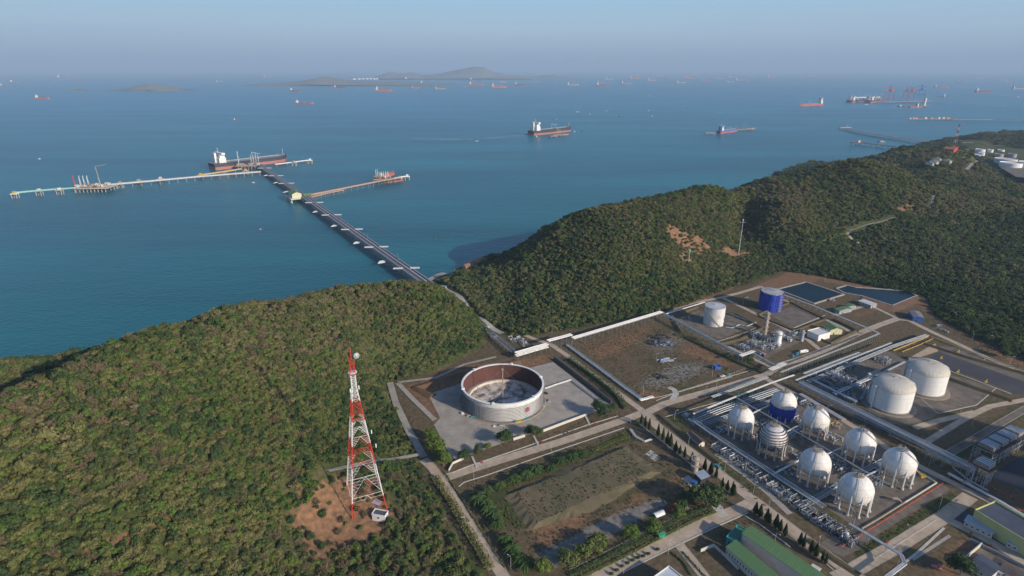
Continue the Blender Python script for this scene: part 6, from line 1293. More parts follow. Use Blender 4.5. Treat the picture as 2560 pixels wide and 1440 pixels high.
# white yellow bollard bits on pipelines near the domed tanks
for i,(x,y,w_) in enumerate(((2352,896,'leftmost on the far bank'),(2395,880,'on the far bank apron left'),(2458,903,'on the far bank apron middle'),(2528,925,'on the far bank apron right'),(2394,930,'on the near bank left'),(2464,955,'on the near bank middle'))):
    q=P(x,y);solo('monitor_nozzle',MB().tube([(q[0],q[1],0),(q[0],q[1],1.3),(q[0]+1.4,q[1]+.5,1.9)],.3,6).box((q[0],q[1],.3),(2.2,1.2,.6)),YEL,'yellow water monitor '+w_+' of the dark basin','water monitor','yellow water monitors round the basin')
q=P(2302,1192);solo('stair',MB().strip([(q[0]-9,q[1]+4.5,9.5),(q[0],q[1],1.2)],1.2,None,.4).box((q[0]+1,q[1],.8),(3,2.4,1.6)),YEL,'yellow access stair down from the far right corner sphere','stair')
for i,(x,y,lab) in enumerate(((2413,1212,'tan gantry over the pipeline below the fan structure'),(2236,1254,'tan step-over on the wall of the near sphere yard'))):
    q=P(x,y);mb=MB().box((q[0],q[1],2.4),(3.4,2,.25))
    for sx in(-1,1):
        for sy in(-1,1): mb.bar((q[0]+sx*1.5,q[1]+sy*.9,0),(q[0]+sx*1.5,q[1]+sy*.9,2.4),.12)
    mb.strip([(q[0]+1.6,q[1],2.3),(q[0]+4,q[1]-1.5,.1)],1.,None,.2);solo('step_over',mb,BEIGE,lab,'step-over')
# ---------------------------------------------------------------- islands and far shore
ISM=bpy.data.materials.new('hazed_island_scrub');ISM=mat('hazed_island_scrub',(.21,.21,.18),(.14,.15,.13),.012,.95,world=True,detail=8)  # scrub colour paled, so part of the haze is painted in
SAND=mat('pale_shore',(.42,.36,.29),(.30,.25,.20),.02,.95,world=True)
def island(name,label,prof,yb,depth=900.):
    """prof: (x, y) skyline picture points; yb: shoreline row"""
    A=[P(x,yb,SEA) for x,_ in prof];D=A[0][1]+depth*.45;nx=90;ny=16;xs=np.linspace(prof[0][0],prof[-1][0],nx);ys=np.interp(xs,[p[0] for p in prof],[p[1] for p in prof])
    vs=[];r=np.random.RandomState(len(prof))
    for j in range(ny):
        f=j/(ny-1);Yd=A[0][1]+depth*f
        for i in range(nx):
            X=P(xs[i],yb,SEA)[0]*(D/A[0][1]);a=(720-ys[i])/F;top=H+(D)*math.tan(math.atan(a)-TH);hgt=max(0,top-SEA)
            e=math.sin(PI*min(1,max(0,(i)/(nx-1))));z=SEA-3+(hgt+3)*math.sin(PI*(.05+.9*f))**.9*(1+.10*(vnoise(np.array([X/160]),np.array([Yd/160]),4)[0]-.5))
            vs.append((X+r.uniform(-8,8),Yd,z))
    fs=[(j*nx+i,j*nx+i+1,(j+1)*nx+i+1,(j+1)*nx+i) for j in range(ny-1) for i in range(nx-1)]
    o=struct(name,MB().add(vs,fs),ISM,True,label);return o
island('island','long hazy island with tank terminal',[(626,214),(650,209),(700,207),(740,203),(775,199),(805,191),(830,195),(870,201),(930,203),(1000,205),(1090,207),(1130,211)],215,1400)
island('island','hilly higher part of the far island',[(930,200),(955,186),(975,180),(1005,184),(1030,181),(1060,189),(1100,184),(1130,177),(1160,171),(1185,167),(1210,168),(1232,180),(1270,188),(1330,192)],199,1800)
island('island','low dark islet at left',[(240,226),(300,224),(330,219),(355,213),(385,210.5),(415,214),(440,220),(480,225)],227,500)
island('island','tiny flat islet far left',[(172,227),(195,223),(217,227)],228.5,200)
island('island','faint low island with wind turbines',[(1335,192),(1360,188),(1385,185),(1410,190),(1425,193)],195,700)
for x0,x1,y in((320,360,227.2),(380,440,227),(172,215,228.6),(660,790,215.3),(880,930,212),(1000,1090,209.5)):
    a=P(x0,y,SEA);b_=P(x1,y,SEA);struct('beach',MB().strip([(a[0],a[1]+20,SEA+1.2),(b_[0],b_[1]+20,SEA+1.2)],60,None,3),SAND)
for i,(x,y,w_) in enumerate(((885,198.5,9),(897,198,9),(907,197.5,8),(917,197.8,8),(926,197.5,8),(935,197.8,7),(942,197.6,6))):
    q=P(x,y,20);s=w_/F*q[1];t=solo('far_storage_tank',MB().lathe([(s/2,0),(s/2,26),(.01,32)],24,(q[0],q[1],12)),WH,'white tank on the hazy island, %s from the left'%ORD[i],'storage tank','white tanks on the hazy island',True)
for i,(x,y) in enumerate(((1352,191),(1358,190),(1365,190),(1385,189),(1391,188),(1398,189),(1341,192))):
    q=P(x,y,20);t=thing('wind_turbine','tiny wind turbine on the faint island, %s listed along it'%ORD[i],'wind turbine',q,0,'wind turbines on the faint island');part(t,'tower',MB().tube([(0,0,-10),(0,0,70)],4,6,r2=2.5),WH);mb=MB()
    for k in range(3): mb.tube([(0,-3,70),(38*math.sin(k*2.09+i),-3,70+38*math.cos(k*2.09+i))],2.,4,r2=.6)
    part(t,'rotor',mb,WH)
r=random.Random(8)
for i in range(26):
    x=r.choice((r.uniform(1140,1235),r.uniform(1085,1200),r.uniform(950,1100)));q=P(x,r.uniform(191.5,197.5),10);s=r.uniform(25,60);solo('far_building',MB().box((q[0],q[1]-200,r.uniform(20,50)),(s,40,r.uniform(20,45))),WH if i%3 else CREAMW,'hazy pale building of the harbour town on the far island','building','harbour town buildings on the far island')
# ---------------------------------------------------------------- ships
HULLS={'red':mat('hull_red',(.42,.12,.09),(.32,.10,.08),.05,.6),'dark':mat('hull_dark',(.055,.055,.065),(.035,.035,.045),.05,.55),'blue':mat('hull_blue',(.06,.13,.38),(.045,.10,.3),.05,.55),'pinkred':mat('boot_red',(.38,.16,.13),(.30,.12,.10),.05,.6),'grey':mat('hull_grey',(.30,.32,.34),(.22,.24,.26),.05,.6),'white':WH,'orange':mat('hull_orange',(.62,.16,.05),None,.05,.6)}
DECKS={'green':mat('deck_green',(.08,.20,.13),(.06,.14,.10),.08,.8),'grey':mat('deck_grey',(.30,.33,.36),(.20,.23,.26),.08,.8),'red':mat('deck_red',(.42,.13,.09),(.3,.1,.07),.08,.8),'tan':mat('deck_tan',(.40,.33,.24),(.3,.24,.18),.08,.8)}
def hullring(L_,B,z,sheer=0,flare=1.,n=14):
    pts=[]
    for i in range(n+1):
        t_=i/n;w_=(.78+.22*min(1,t_/.12))*(1 if t_<.80 else math.sqrt(max(0,1-((t_-.80)/.20)**2))*.97+.0);pts.append((-L_/2+L_*t_*(1 if t_<1 else 1)*flare+(1-flare)*(-L_/2)*0,w_*B/2,z+sheer*max(0,(t_-.88)/.12)**1.5*4))
    return pts
def ship(label,stern,bow,hull='red',lower='pinkred',deck='grey',kind='tanker',group='ships lying in the roads',L_=None,det=2,heading=None,B=None,fb=None,lowfrac=.45,house='white',farsize=1.):
    a=Vector(P(*stern,SEA));b_=Vector(P(*bow,SEA));d=b_-a
    if heading is not None:
        L_=L_ or abs(d.x)/max(.35,abs(math.cos(math.radians(heading))));c=(a+b_)/2;rz=math.radians(heading)
    else: L_=L_ or d.length;c=(a+b_)/2;rz=math.atan2(d.y,d.x)
    B=B or max(L_*.165,3);fb=fb or L_*.052*farsize;t=thing('cargo_ship' if kind in('bulker','container') else ('tugboat' if kind=='tug' else 'tanker_ship'),label,'ship',(c.x,c.y,SEA),rz,group)
    zl=fb*lowfrac
    def shell(z0,z1,sh0,sh1,bulb=False):
        A=hullring(L_,B,z0,sh0);C=hullring(L_*(1.012 if z1>zl else 1),B,z1,sh1);n=len(A);vs=[(x,y,z) for x,y,z in A]+[(x,-y,z) for x,y,z in A]+[(x,y,z) for x,y,z in C]+[(x,-y,z) for x,y,z in C];fs=[]
        for i in range(n-1): fs+=[(i+1,i,2*n+i,2*n+i+1),(n+i,n+i+1,3*n+i+1,3*n+i)]
        fs.append((0,n,3*n,2*n));return MB().add(vs,fs)
    part(t,'lower_hull',shell(-1.5,zl,0,0),HULLS[lower]);part(t,'hull',shell(zl,fb,0,1 if det else .5),HULLS[hull])
    R_=hullring(L_*1.01,B*.995,fb-.3,.9);n=len(R_);mb=MB().add([(x,y,z) for x,y,z in R_]+[(x,-y,z) for x,y,z in R_],[(i,n+i,n+i+1,i+1) for i in range(n-1)]);part(t,'deck',mb,DECKS[deck])
    hh=L_*.085*farsize if kind!='tug' else L_*.2;hx=-L_*.40 if kind!='tug' else L_*.05;hm_=CREAMW if house=='cream' else WH
    sp=part(t,'superstructure',MB().box((hx,0,fb+hh*.28),(L_*.085,B*.9,hh*.56)).box((hx+L_*.01,0,fb+hh*.72),(L_*.06,B*.72,hh*.34)).box((hx+L_*.012,0,fb+hh*1.0),(L_*.045,B*1.0,hh*.2)),hm_)
    part(sp,'bridge_window',MB().box((hx+L_*.012+L_*.0235,0,fb+hh*1.02),(L_*.001+.2,B*.9,hh*.08)),GLASS)
    part(t,'funnel',MB().box((hx-L_*.05,0,fb+hh*.55),(L_*.025,B*.25,hh*1.1)),HULLS[hull] if hull!='dark' else hm_)
    part(t,'mast',MB().bar((hx,0,fb+hh),(hx,0,fb+hh*1.65),L_*.003+.15).bar((hx,-B*.15,fb+hh*1.4),(hx,B*.15,fb+hh*1.4),L_*.002+.1),hm_)
    if det: part(t,'foremast',MB().bar((L_*.455,0,fb),(L_*.455,0,fb+hh*.75),L_*.0025+.15),hm_)
    if kind=='tanker' and det:
        part(t,'deck_pipe',MB().box((.03*L_,0,fb+L_*.006),(L_*.72,B*.10,L_*.008)),GREY);part(t,'deck_pipe',MB().box((L_*.06,0,fb+L_*.007),(L_*.012,B*.86,L_*.01)),PIPE)
        for s in(-1,1): part(t,'hose_crane',MB().bar((L_*.05,s*B*.2,fb),(L_*.05,s*B*.2,fb+hh*.7),L_*.003+.1).bar((L_*.05,s*B*.2,fb+hh*.65),(L_*.11,s*B*.25,fb+hh*.5),L_*.002+.1),hm_)
        if det>1:
            for k in range(5): part(t,'deck_tank_hatch',MB().box((-L_*.25+k*L_*.14,B*.25,fb+.8),(L_*.02,B*.08,1.6)),GREY)
    if kind=='bulker':
        for k in range(4 if L_>90 else 2):
            x=-L_*.27+k*L_*.2*(4/4 if L_>90 else 2);part(t,'cargo_hatch',MB().box((x-L_*.045,0,fb+L_*.01),(L_*.11,B*.6,L_*.02)),DECKS[deck]);cr_=MB().bar((x+L_*.03,0,fb),(x+L_*.03,0,fb+hh*.95),L_*.005);sg=-1 if k%2 else 1;cr_.bar((x+L_*.03,0,fb+hh*.9),(x+L_*.03+L_*.10*(.8),sg*B*.2,fb+hh*1.55),L_*.003);part(t,'deck_crane',cr_,HULLS['orange'] if hull in('red','orange') else PIPE)
    if kind=='container':
        r=random.Random(int(abs(c.x)))
        for k in range(9):
            x=-L_*.28+k*L_*.08;part(t,'container_stack',MB().box((x,0,fb+hh*.22),(L_*.07,B*.9,hh*.44*r.uniform(.6,1))),r.choice((RED,BLUE,WH,TEALP,BEIGE)))
    if kind=='tug': part(t,'fender',MB().box((L_*.5,0,fb*.8),(L_*.03,B*.5,fb*.8)),DARK)
    return t
def foam(name,pts,wd,z=.12): return struct(name,MB().strip([(*P(x,y,SEA)[:2],SEA+z) for x,y in pts],wd),mat('wake_foam',(.26,.35,.40),(.07,.17,.22),.02,.6,world=True,detail=7,sharp=.5))
NG='ships alongside the piers'
t=ship('big dark-hulled tanker with red underside moored at the pier head',(531,424),(717,401),'dark','pinkred','grey','tanker',NG,fb=17,B=46,lowfrac=.42,farsize=1.25)
ship('large tanker with green deck and red underside moored in open water',(1327,338),(1426,327),'dark','pinkred','green','tanker',NG,fb=17,B=42,lowfrac=.40,farsize=1.35)
ship('blue-hulled tanker with red underside at the small sea berth',(1796,334),(1841,328),'blue','red','tan','tanker',NG,B=24,fb=11,lowfrac=.5,farsize=1.35)
ship('small red coaster at the outer end of the side pier',(1006,451),(958,457),'dark','red','red','tanker',NG,B=13,fb=5,lowfrac=.6)
ship('small red-decked ship on the far side of the side pier end',(945,446),(985,436),'red','red','red','tanker',NG,B=14,fb=6)
ship('red tanker with its white bridge at the right end, heading left',(2055,263),(1999,266),'red','red','red','tanker','ships lying in the roads',B=28,fb=13,farsize=1.5)
ship('tanker with greenish deck lying between the piers and the islands',(742,259.5),(781,261),'red','pinkred','green','tanker',heading=-8,farsize=1.35)
FS=[('red',(88,126,248),'bulker' if 0 else 'tanker','small hazy tanker left of the islets'),('red',(0,22,216),'tanker','reddish ship cut by the left edge'),('grey',(25,48,207),'tanker','faint ship just above the left edge ship'),('red',(143,172,196),'tanker','faint ship highest at the left'),
 ('dark',(725,754,228.5),'bulker','crane ship below the left end of the long island'),('dark',(835,863,221),'tanker','low grey ship in front of the long island'),('red',(938,981,229.5),'bulker','nearer of two overlapping crane ships in front of the island'),('dark',(940,972,225),'bulker','farther of two overlapping crane ships in front of the island'),
 ('red',(1029,1050,221),'tanker','small red barge between the two crane ship groups'),('red',(1050,1087,212.5),'tanker','bright red tanker under the island tank terminal'),('grey',(1088,1112,223.5),'bulker','ship with a V of raised cranes'),('dark',(1161,1172,218),'bulker','white-bridged ship left of the red crane ship'),
 ('red',(1172,1209,214),'bulker','red crane ship right of the hilly island'),('red',(1228,1267,219.5),'bulker','red-bottomed crane ship right of the first red crane ship'),('dark',(1287,1316,214),'bulker','dark crane ship fifth in the line right of the island'),('grey',(1417,1448,214),'bulker','pale crane ship standing alone right of the turbines'),
 ('dark',(1490,1525,215.5),'bulker','dark crane ship nearest in the middle cluster'),('grey',(1494,1510,206),'bulker','ship behind the middle cluster'),('grey',(1513,1532,199.5),'bulker','faint crane ship above the middle cluster'),('red',(1552,1579,210),'tanker','long low ship right of the middle cluster'),
 ('red',(1573,1600,197),'bulker','faint pinkish crane ship'),('grey',(1618,1640,202),'bulker','grey crane ship near the upper centre right'),('grey',(1690,1716,208),'bulker','ship with a row of raised derricks'),('red',(1712,1735,197.5),'bulker','red crane ship, nearer of a close pair'),
 ('red',(1709,1728,194),'bulker','red crane ship, farther of a close pair'),('red',(1757,1775,203),'tanker','small red ship right of the derrick ship'),('grey',(1817,1834,206),'tanker','white-bridged ship lowest of the right cluster'),('red',(1838,1857,201),'tanker','red ship right of the white-bridged one'),
 ('red',(1820,1840,194),'tanker','red ship highest of the right cluster'),('red',(1890,1904,189.5),'tanker','very faint red ship near the horizon'),('red',(1917,1941,194),'tanker','faint reddish ship right of the cluster'),('grey',(1960,1978,188),'bulker','very faint grey ship on the horizon'),
 ('grey',(1985,2000,189),'tanker','pale faint ship on the horizon right of the grey one'),('grey',(2160,2171,203),'tanker','small white-bridged ship above the red cranes'),('red',(2336,2369,220),'tanker','orange-red tanker above the crane berth'),('red',(2394,2414,204.5),'tanker','small red ship alone near the right horizon'),
 ('dark',(2438,2478,231),'bulker','dark hazy crane ship at the far right'),('grey',(2498,2508,238),'tanker','small pale ship near the right edge'),('red',(2541,2552,243),'tanker','white-bridged small ship close to the right edge'),('grey',(2530,2560,223),'tanker','faint long pier ship at the right edge'),
 ('grey',(1640,1660,191),'bulker','barely visible grey ship in the upper middle'),('grey',(660,680,193),'tanker','barely visible ship above the long island'),('grey',(2208,2222,189),'tanker','barely visible ship above the small white-bridged one'),
 ('red',(1590,1612,193),'tanker','faint reddish ship up and right of the middle cluster'),('grey',(1668,1684,196),'bulker','pale crane ship left of the close red pair'),('red',(1736,1750,190),'tanker','tiny reddish ship above the small red ship'),('grey',(1790,1806,197),'bulker','pale crane ship between the small red ship and the right cluster'),
 ('red',(1866,1882,205),'tanker','small reddish ship right of the right cluster'),('grey',(1868,1884,186.5),'tanker','barely visible ship at the horizon above the right cluster'),('grey',(2020,2040,191),'bulker','pale ship on the horizon left of the small white-bridged ship'),('red',(2070,2088,195),'tanker','faint reddish ship midway along the right horizon'),
 ('grey',(2110,2124,188),'tanker','barely visible ship on the right horizon'),('red',(2296,2314,192),'tanker','faint reddish ship above the blue crane'),('grey',(2440,2458,196),'bulker','pale ship high near the right edge'),('red',(2512,2530,207),'tanker','small reddish ship at the right edge horizon'),
 ('grey',(1250,1266,207),'bulker','pale crane ship behind the red-bottomed one'),('red',(1330,1346,208),'tanker','small reddish ship left of the faint turbine island'),('red',(440,456,196),'tanker','faint reddish ship over the left islet'),('grey',(540,556,205),'tanker','pale ship between the islet and the long island')]
for hc,(x0,x1,y),kd,lab in FS:
    ship(lab,(x0,y),(x1,y),hc,'pinkred' if hc!='dark' else 'red','tan' if kd=='bulker' else 'red',kd,det=0,heading=rnd.uniform(-12,12),farsize=1.9)
ship('bulk carrier with white bridge at the left end of the far ore berth',(2122,256.5),(2162,253),'dark','red','tan','bulker',NG,det=0);ship('second ship at the far ore berth with a red funnel band',(2168,257),(2203,253),'dark','red','tan','bulker',NG,det=0)
ship('bright red tug ship in front of the far white tower',(2279,270),(2301,268.5),'red','red','red','tug',NG,det=0,fb=8,B=20,heading=8);ship('dark barge cluster left of the bright red ship',(2249,268),(2277,267),'dark','dark','grey','bulker',NG,det=0,heading=8)
for x0,x1,y,lab,hc in((577,594,300,'small red and white work boat with a wake, left of centre','red'),(1311,1328,336.5,'dark tug pushing at the stern of the green-decked tanker','dark'),(1862,1876,325,'small white-bridged vessel at the sea berth','dark'),(2344,2372,243,'dark tug pair near the right edge','dark'),(2160,2172,262,'white launch near the ore berth','white'),
    (1187,1196,353,'small white sail-like boat in the middle of the sea','white'),(1439,1448,280,'left white speedboat of two trailing wakes','white'),(1512,1520,277.5,'right white speedboat of two trailing wakes','white'),(94,102,398,'tiny white boat at far left','white'),(628,637,457,'tiny white boat below the long left pier','white'),(646,656,574,'tiny red boat alone in the near water','red'),(1086,1092,598,'tiny dark boat in the hill shadow water','dark'),(1621,1627,240,'tiny pale boat upper middle','white'),(120,125,219,'tiny white boat left of the islets','white'),(2136,2142,205,'tiny boat at upper right','white'),(1466,1470,203,'tiny white boat near the middle cluster','white'),(2244,2248,195,'tiny white vessel above the red cranes','white'),(2282,2286,200,'tiny white vessel right above the blue crane','white')):
    ship(lab,(x0,y),(x1,y),hc,hc if hc!='white' else 'white','grey','tug','small boats on the sea',det=0,heading=rnd.uniform(-15,15),fb=None)
for i,(x,y) in enumerate(((1372,347),(1341,342),(1436,330),(1454,328),(1391,299),(1475,285),(1548,292),(1621,277),(1630,291),(1702,280),(1800,284),(1955,260),(2028,270))):
    q=P(x,y,SEA);solo('mooring_buoy',MB().lathe([(.01,-.5),(3.2,-.3),(3.2,1.8),(1,2.2),(.8,5),(.01,5.2)],10,q),WH if i%3 else DARK,'floating mooring buoy, %s of those counted from the nearest tanker outward'%ORD[i],'buoy','mooring buoys')
foam('wake',[(1452,280.4),(1480,279.6),(1508,279),(1540,276.5)],8);foam('wake',[(596,300),(640,297),(700,292)],10);foam('wake',[(1310,337),(1240,344),(1150,349),(1030,347)],26);foam('wake',[(1522,278),(1560,275)],7)
# ---------------------------------------------------------------- piers
PZ=2.
JG=mat('pier_deck',(.24,.20,.17),(.15,.13,.115),.05,.9);JC=mat('pier_concrete',(.48,.43,.36),(.36,.32,.27),.05,.9);AQ=mat('pale_green_bridge',(.30,.52,.46),(.24,.42,.38),.05,.6)
def pier(label,pts,wd,z=PZ,m=None,pipes=0,bent=14.,pile_r=.55,name='pier',parms=None,rail=None,dz=1.2):
    pl=[P(x,y,z) for x,y in pts];b=(pl[0][0],pl[0][1],SEA);t=thing(name,label,'pier',b)
    part(t,'deck',MB().strip([(p[0],p[1],z-dz) for p in pl],wd,None,dz),m or JC,world=True)
    for i in range(pipes):
        o_=-wd/2+wd*(i+.7)/(pipes+.4);part(t,'pipe',MB().strip([(p[0],p[1],z+.05) for p in pl],wd/pipes*.55,None,.8,off=o_),(parms or [GREY,DARK,PIPE,RUST,BLUEST])[i%5],world=True)
    me=MB()
    for s in(-1,1): me.bar((0,s*wd*.42,-4),(0,s*wd*.36,z-SEA-dz),pile_r)
    me.box((0,0,z-SEA-dz-.4),(1.6,wd*1.05,.8));pm=mesh('pile_bent',me,CONC)
    al=along(pl,bent,3);
    for p,hd in al[:98]: o=part(t,'pile_bent',pm,None);o.location=(p.x-b[0],p.y-b[1],0);o.rotation_euler=(0,0,hd)
    if rail:
        for s in(-1,1): part(t,'railing',MB().strip([(p[0],p[1],z) for p in pl],.15,None,1.1,off=s*wd*.49),rail,world=True)
    return t,b
t,b=pier('long main pipe trestle running from the shore gap out to the tanker berth',[(1100,731),(1080,716),(648,411)],15,PZ,JG,6,14)
for i,(x,y) in enumerate(((1016,670),(941,617),(880,573),(829,537),(786,506),(716,458),(690,439),(662,420))):
    q=P(x,y,PZ+1)
    for s,l in((-1,11),(1,11)): part(t,'cross_platform',MB().box((q[0]+s*10.5,q[1]+s*1.2,q[2]),(12,4,.8),.05),WH,world=True)
for i,(x,y) in enumerate(((965,652),(902,604),(845,562),(798,527),(722,478),(697,455),(672,437))):
    q=P(x,y,PZ-3);r=random.Random(i)
    for k in range(3): part(t,'expansion_loop',MB().tube([(q[0],q[1]+k*2,q[2]),(q[0]-9,q[1]-3+k*2,q[2]-1),(q[0]-9,q[1]-9+k*2,q[2]-1),(q[0],q[1]-7+k*2,q[2])],.45,5),AQ if k%2 else WH,world=True)
for i,(x,y) in enumerate(((990,640),(915,590),(850,545))):
    q=P(x,y,PZ+1);part(t,'side_catwalk',MB().tube([(q[0]-14,q[1]+20,q[2]),(q[0],q[1]+8,q[2]+1.5),(q[0]+6,q[1]-16,q[2])],.35,5),GREY,world=True)
pier('long pale pier running left from the berth to the loading platform',[(652,429),(500,441),(380,452),(278,461)],9,PZ,JC,2,18,rail=WH)
pier('pale green mooring bridge at the far left end of the pier',[(190,469.5),(150,472),(97,476),(33,482)],5,PZ+1,AQ,0,60,rail=AQ)
pier('orange-grey side pier branching right from the trestle building',[(762,488),(860,469),(950,451),(1000,443)],13,PZ,mat('tan_deck',(.46,.34,.26),(.34,.26,.2),.04,.9),2,16,parms=[BEIGE,RUST])
pier('lower tan service deck along the side pier',[(775,492),(820,481),(858,473.5)],8,0,mat('tan_deck',(.46,.34,.26)),0,12)
pier('catwalk with a small white end post beyond the red coaster',[(985,446),(1018,440)],4,PZ,JC,0,20,rail=WH)
pier('catwalk right of the moored tanker with a white end post',[(688,411),(735,405),(775,400)],4,PZ,JC,0,30,rail=WH)
pier('catwalk left of the moored tanker',[(499,437.5),(560,429),(603,422)],4,PZ,JC,0,30,rail=YEL)
def plat(label,x,y,sx,sy,rz,m,z=PZ,name='mooring_dolphin',cat='mooring dolphin',top=None,group=None,legs=2):
    q=P(x,y,z);t=thing(name,label,cat,(q[0],q[1],SEA),math.radians(rz),group);part(t,'deck',MB().box((0,0,z-SEA-.9),(sx,sy,1.8)),m)
    for i in range(legs):
        for j in range(2): part(t,'pile',MB().tube([(-sx*.4+sx*.8*i/max(1,legs-1),-sy*.35+sy*.7*j,-3),(-sx*.4+sx*.8*i/max(1,legs-1),-sy*.35+sy*.7*j,z-SEA-1.5)],.9,6),CONC)
    if top: part(t,'cabin',MB().box((0,0,z-SEA+top[1]/2),(top[0],top[0],top[1])),top[2])
    return t
MD=[(36,483,WH,'at the left tip of the green bridge',YEL),(97,476.5,CONC,'second on the green bridge',WH),(148,474,CONC,'third on the green bridge, by the platform',WH),(300,458,JC,'first right of the loading platform',BEIGE),(347,452,JC,'second right of the loading platform',BEIGE),(401,446.5,JC,'third right of the loading platform',CREAMW),
    (501,437,YEL,'at the left end of the tanker catwalk',YEL),(614,426,JC,'with a yellow box near the tanker stern',YEL),(775,400,WH,'at the right end of the tanker catwalk',WH),(1018,440,WH,'at the tip of the side pier catwalk',WH),(735,405.5,JC,'halfway on the right tanker catwalk',BEIGE)]
for x,y,m_,w_,tm in MD: plat('square mooring dolphin '+w_,x,y,12,10,5,m_,PZ+.4,top=(5,4,tm),group='mooring dolphins')
def arms(t,n,x0,dx,h,m,y=0,zb=10.):
    for i in range(n):
        x=x0+i*dx;part(t,'loading_arm',MB().tube([(x,y,zb),(x,y,zb+h*.75),(x+.5,y+1,zb+h)],.75,6).tube([(x,y,zb+h*.9),(x+1.5,y+2,zb+h*.25)],.5,5),m)
t=plat('loading platform in the left pier with red and white arms',232,467,75,30,5,JC,PZ,'loading_platform','pier platform',None,None,9)
arms(t,1,-36,5,26,RED);arms(t,3,-24,8,24,PIPE);r=random.Random(3)
for k in range(34): part(t,'deck_equipment',MB().box((r.uniform(-33,33),r.uniform(-12,12),11+r.uniform(0,3)),(r.uniform(2,9),r.uniform(2,5),r.uniform(1.5,6))),r.choice((BEIGE,CREAMW,RUST,GREY,mat('tan_deck',(.46,.34,.26)))))
part(t,'crane',MB().bar((15,4,8),(11,6,52),1.0).bar((11,6,52),(32,10,56),.8).bar((12,4,30),(15,4,10),.6),BEIGE)
plat('extension deck with a white cabin right of the loading platform',268,462,40,14,5,JC,PZ,'loading_platform','pier platform',(6,5,WH),None,4)
t=plat('loading platform with grey arms beside the moored tanker',622,412.5,62,24,8,mat('tan_deck',(.46,.34,.26)),PZ,'loading_platform','pier platform',None,None,7)
arms(t,4,6,6,26,GREY,4);arms(t,1,-26,6,36,PIPE,4)
for k in range(22): part(t,'deck_equipment',MB().box((r.uniform(-27,27),r.uniform(-8,8),11+r.uniform(0,3)),(r.uniform(2,8),r.uniform(2,5),r.uniform(1.5,6))),r.choice((BEIGE,GREY,RUST,PIPE)))
t=plat('crowded loading platform at the end of the side pier',958,446,44,18,12,mat('tan_deck',(.46,.34,.26)),PZ,'loading_platform','pier platform',None,None,6)
arms(t,2,-16,4,22,AQ);arms(t,4,-4,5,16,CREAMW)
for k in range(26): part(t,'deck_equipment',MB().box((r.uniform(-20,20),r.uniform(-7,7),11+r.uniform(0,3)),(r.uniform(1.5,6),r.uniform(1.5,4),r.uniform(1.5,6))),r.choice((BEIGE,RED,RUST,WH,GREY)))
# yellow and green building on the trestle
q=P(745,490,PZ);t=thing('pier_building','yellow and green roofed building standing on the trestle at the side pier','building',(q[0]-6,q[1],SEA),math.radians(-58))
part(t,'deck',MB().box((0,0,8),(44,26,2)),CREAMW)
for i in range(5):
    for j in(-1,1): part(t,'pile',MB().tube([(-19+i*9.5,j*11,-3),(-19+i*9.5,j*11,8)],1.,6),CREAMW)
part(t,'wall',MB().box((0,0,13),(34,18,8)),mat('pale_cream',(.62,.60,.38)));e=9.8
part(t,'roof',MB().add([(-18,-e,17),(18,-e,17),(18,0,21),(-18,0,21),(-18,e,17),(18,e,17)],[(0,1,2,3),(3,2,5,4)]),GRN);part(t,'gable_wall',MB().add([(17.2,-9,17),(17.2,9,17),(17.2,0,20.6),(-17.2,-9,17),(-17.2,9,17),(-17.2,0,20.6)],[(0,1,2),(3,4,5)]),mat('pale_cream',(.62,.60,.38)))
for i in range(4): w_=part(t,'window',MB().box((-12+i*8,-9.1,13),(4,.3,3)),WH);part(w_,'pane',MB().box((-12+i*8,-9.3,13),(3.4,.2,2.4)),GLASS)
q=P(768,489,PZ);solo('green_kiosk',MB().box((q[0],q[1],PZ+2.5),(14,8,5),.2),GRN,'small green roofed kiosk where the side pier starts','kiosk')
# sea berth of the green-decked tanker
t=plat('tan loading platform along the green-decked tanker',1400,336.5,60,16,15,mat('tan_deck',(.46,.34,.26)),0,'loading_platform','pier platform',None,None,5);arms(t,3,-12,6,26,BEIGE,0,6)
for x,y,w_ in((1384,339.5,'left'),(1414,334.5,'right')): plat('tan breasting dolphin %s of the tanker loading platform'%w_,x,y,26,10,15,mat('tan_deck',(.46,.34,.26)),-2)
t=plat('tan platform at the small sea berth',1862,322,95,16,24,mat('tan_deck',(.46,.34,.26)),1,'loading_platform','pier platform',None,None,6);arms(t,3,-12,12,22,GREY,0,8)
plat('detached dolphin left of the blue-hulled tanker',1775,331.5,40,12,5,mat('tan_deck',(.46,.34,.26)),0)
pier('tan catwalk at the small sea berth',[(1838,323.5),(1888,319.5)],8,1,mat('tan_deck',(.46,.34,.26)),0,30)
# right-hand piers
pier('long straight jetty left of the hilltop mast with a small head',[(2362,361),(2300,351),(2220,339),(2150,327),(2118,320)],22,PZ,CONCL,3,22)
t=plat('head platform of the long straight jetty',2112,318,60,16,18,JC,PZ,'loading_platform','pier platform',None,None,4);arms(t,2,5,9,16,BEIGE,0)
pier('shorter dark jetty in front of the long straight one',[(2290,374),(2220,364),(2160,357)],14,PZ,mat('dark_wood',(.12,.11,.11),None,.05,.9),0,20)
plat('dark head platform of the shorter jetty',2147,356,52,15,0,RUST,PZ,'loading_platform','pier platform',(6,7,WH),None,4)
plat('square pink-topped offshore pump platform standing alone',2203,353.5,20,16,5,BEIGE,7,'offshore_platform','platform',(12,2,mat('pinkish',(.5,.4,.38),None,.3,.8)))
pier('far long jetty reaching in from the right edge',[(2640,303),(2480,298),(2380,297)],26,PZ+1,CONCL,2,40)
t=plat('equipment platform of the far long jetty',2330,296.5,260,22,3,mat('tan_deck',(.46,.34,.26)),PZ,'loading_platform','pier platform',None,None,10)
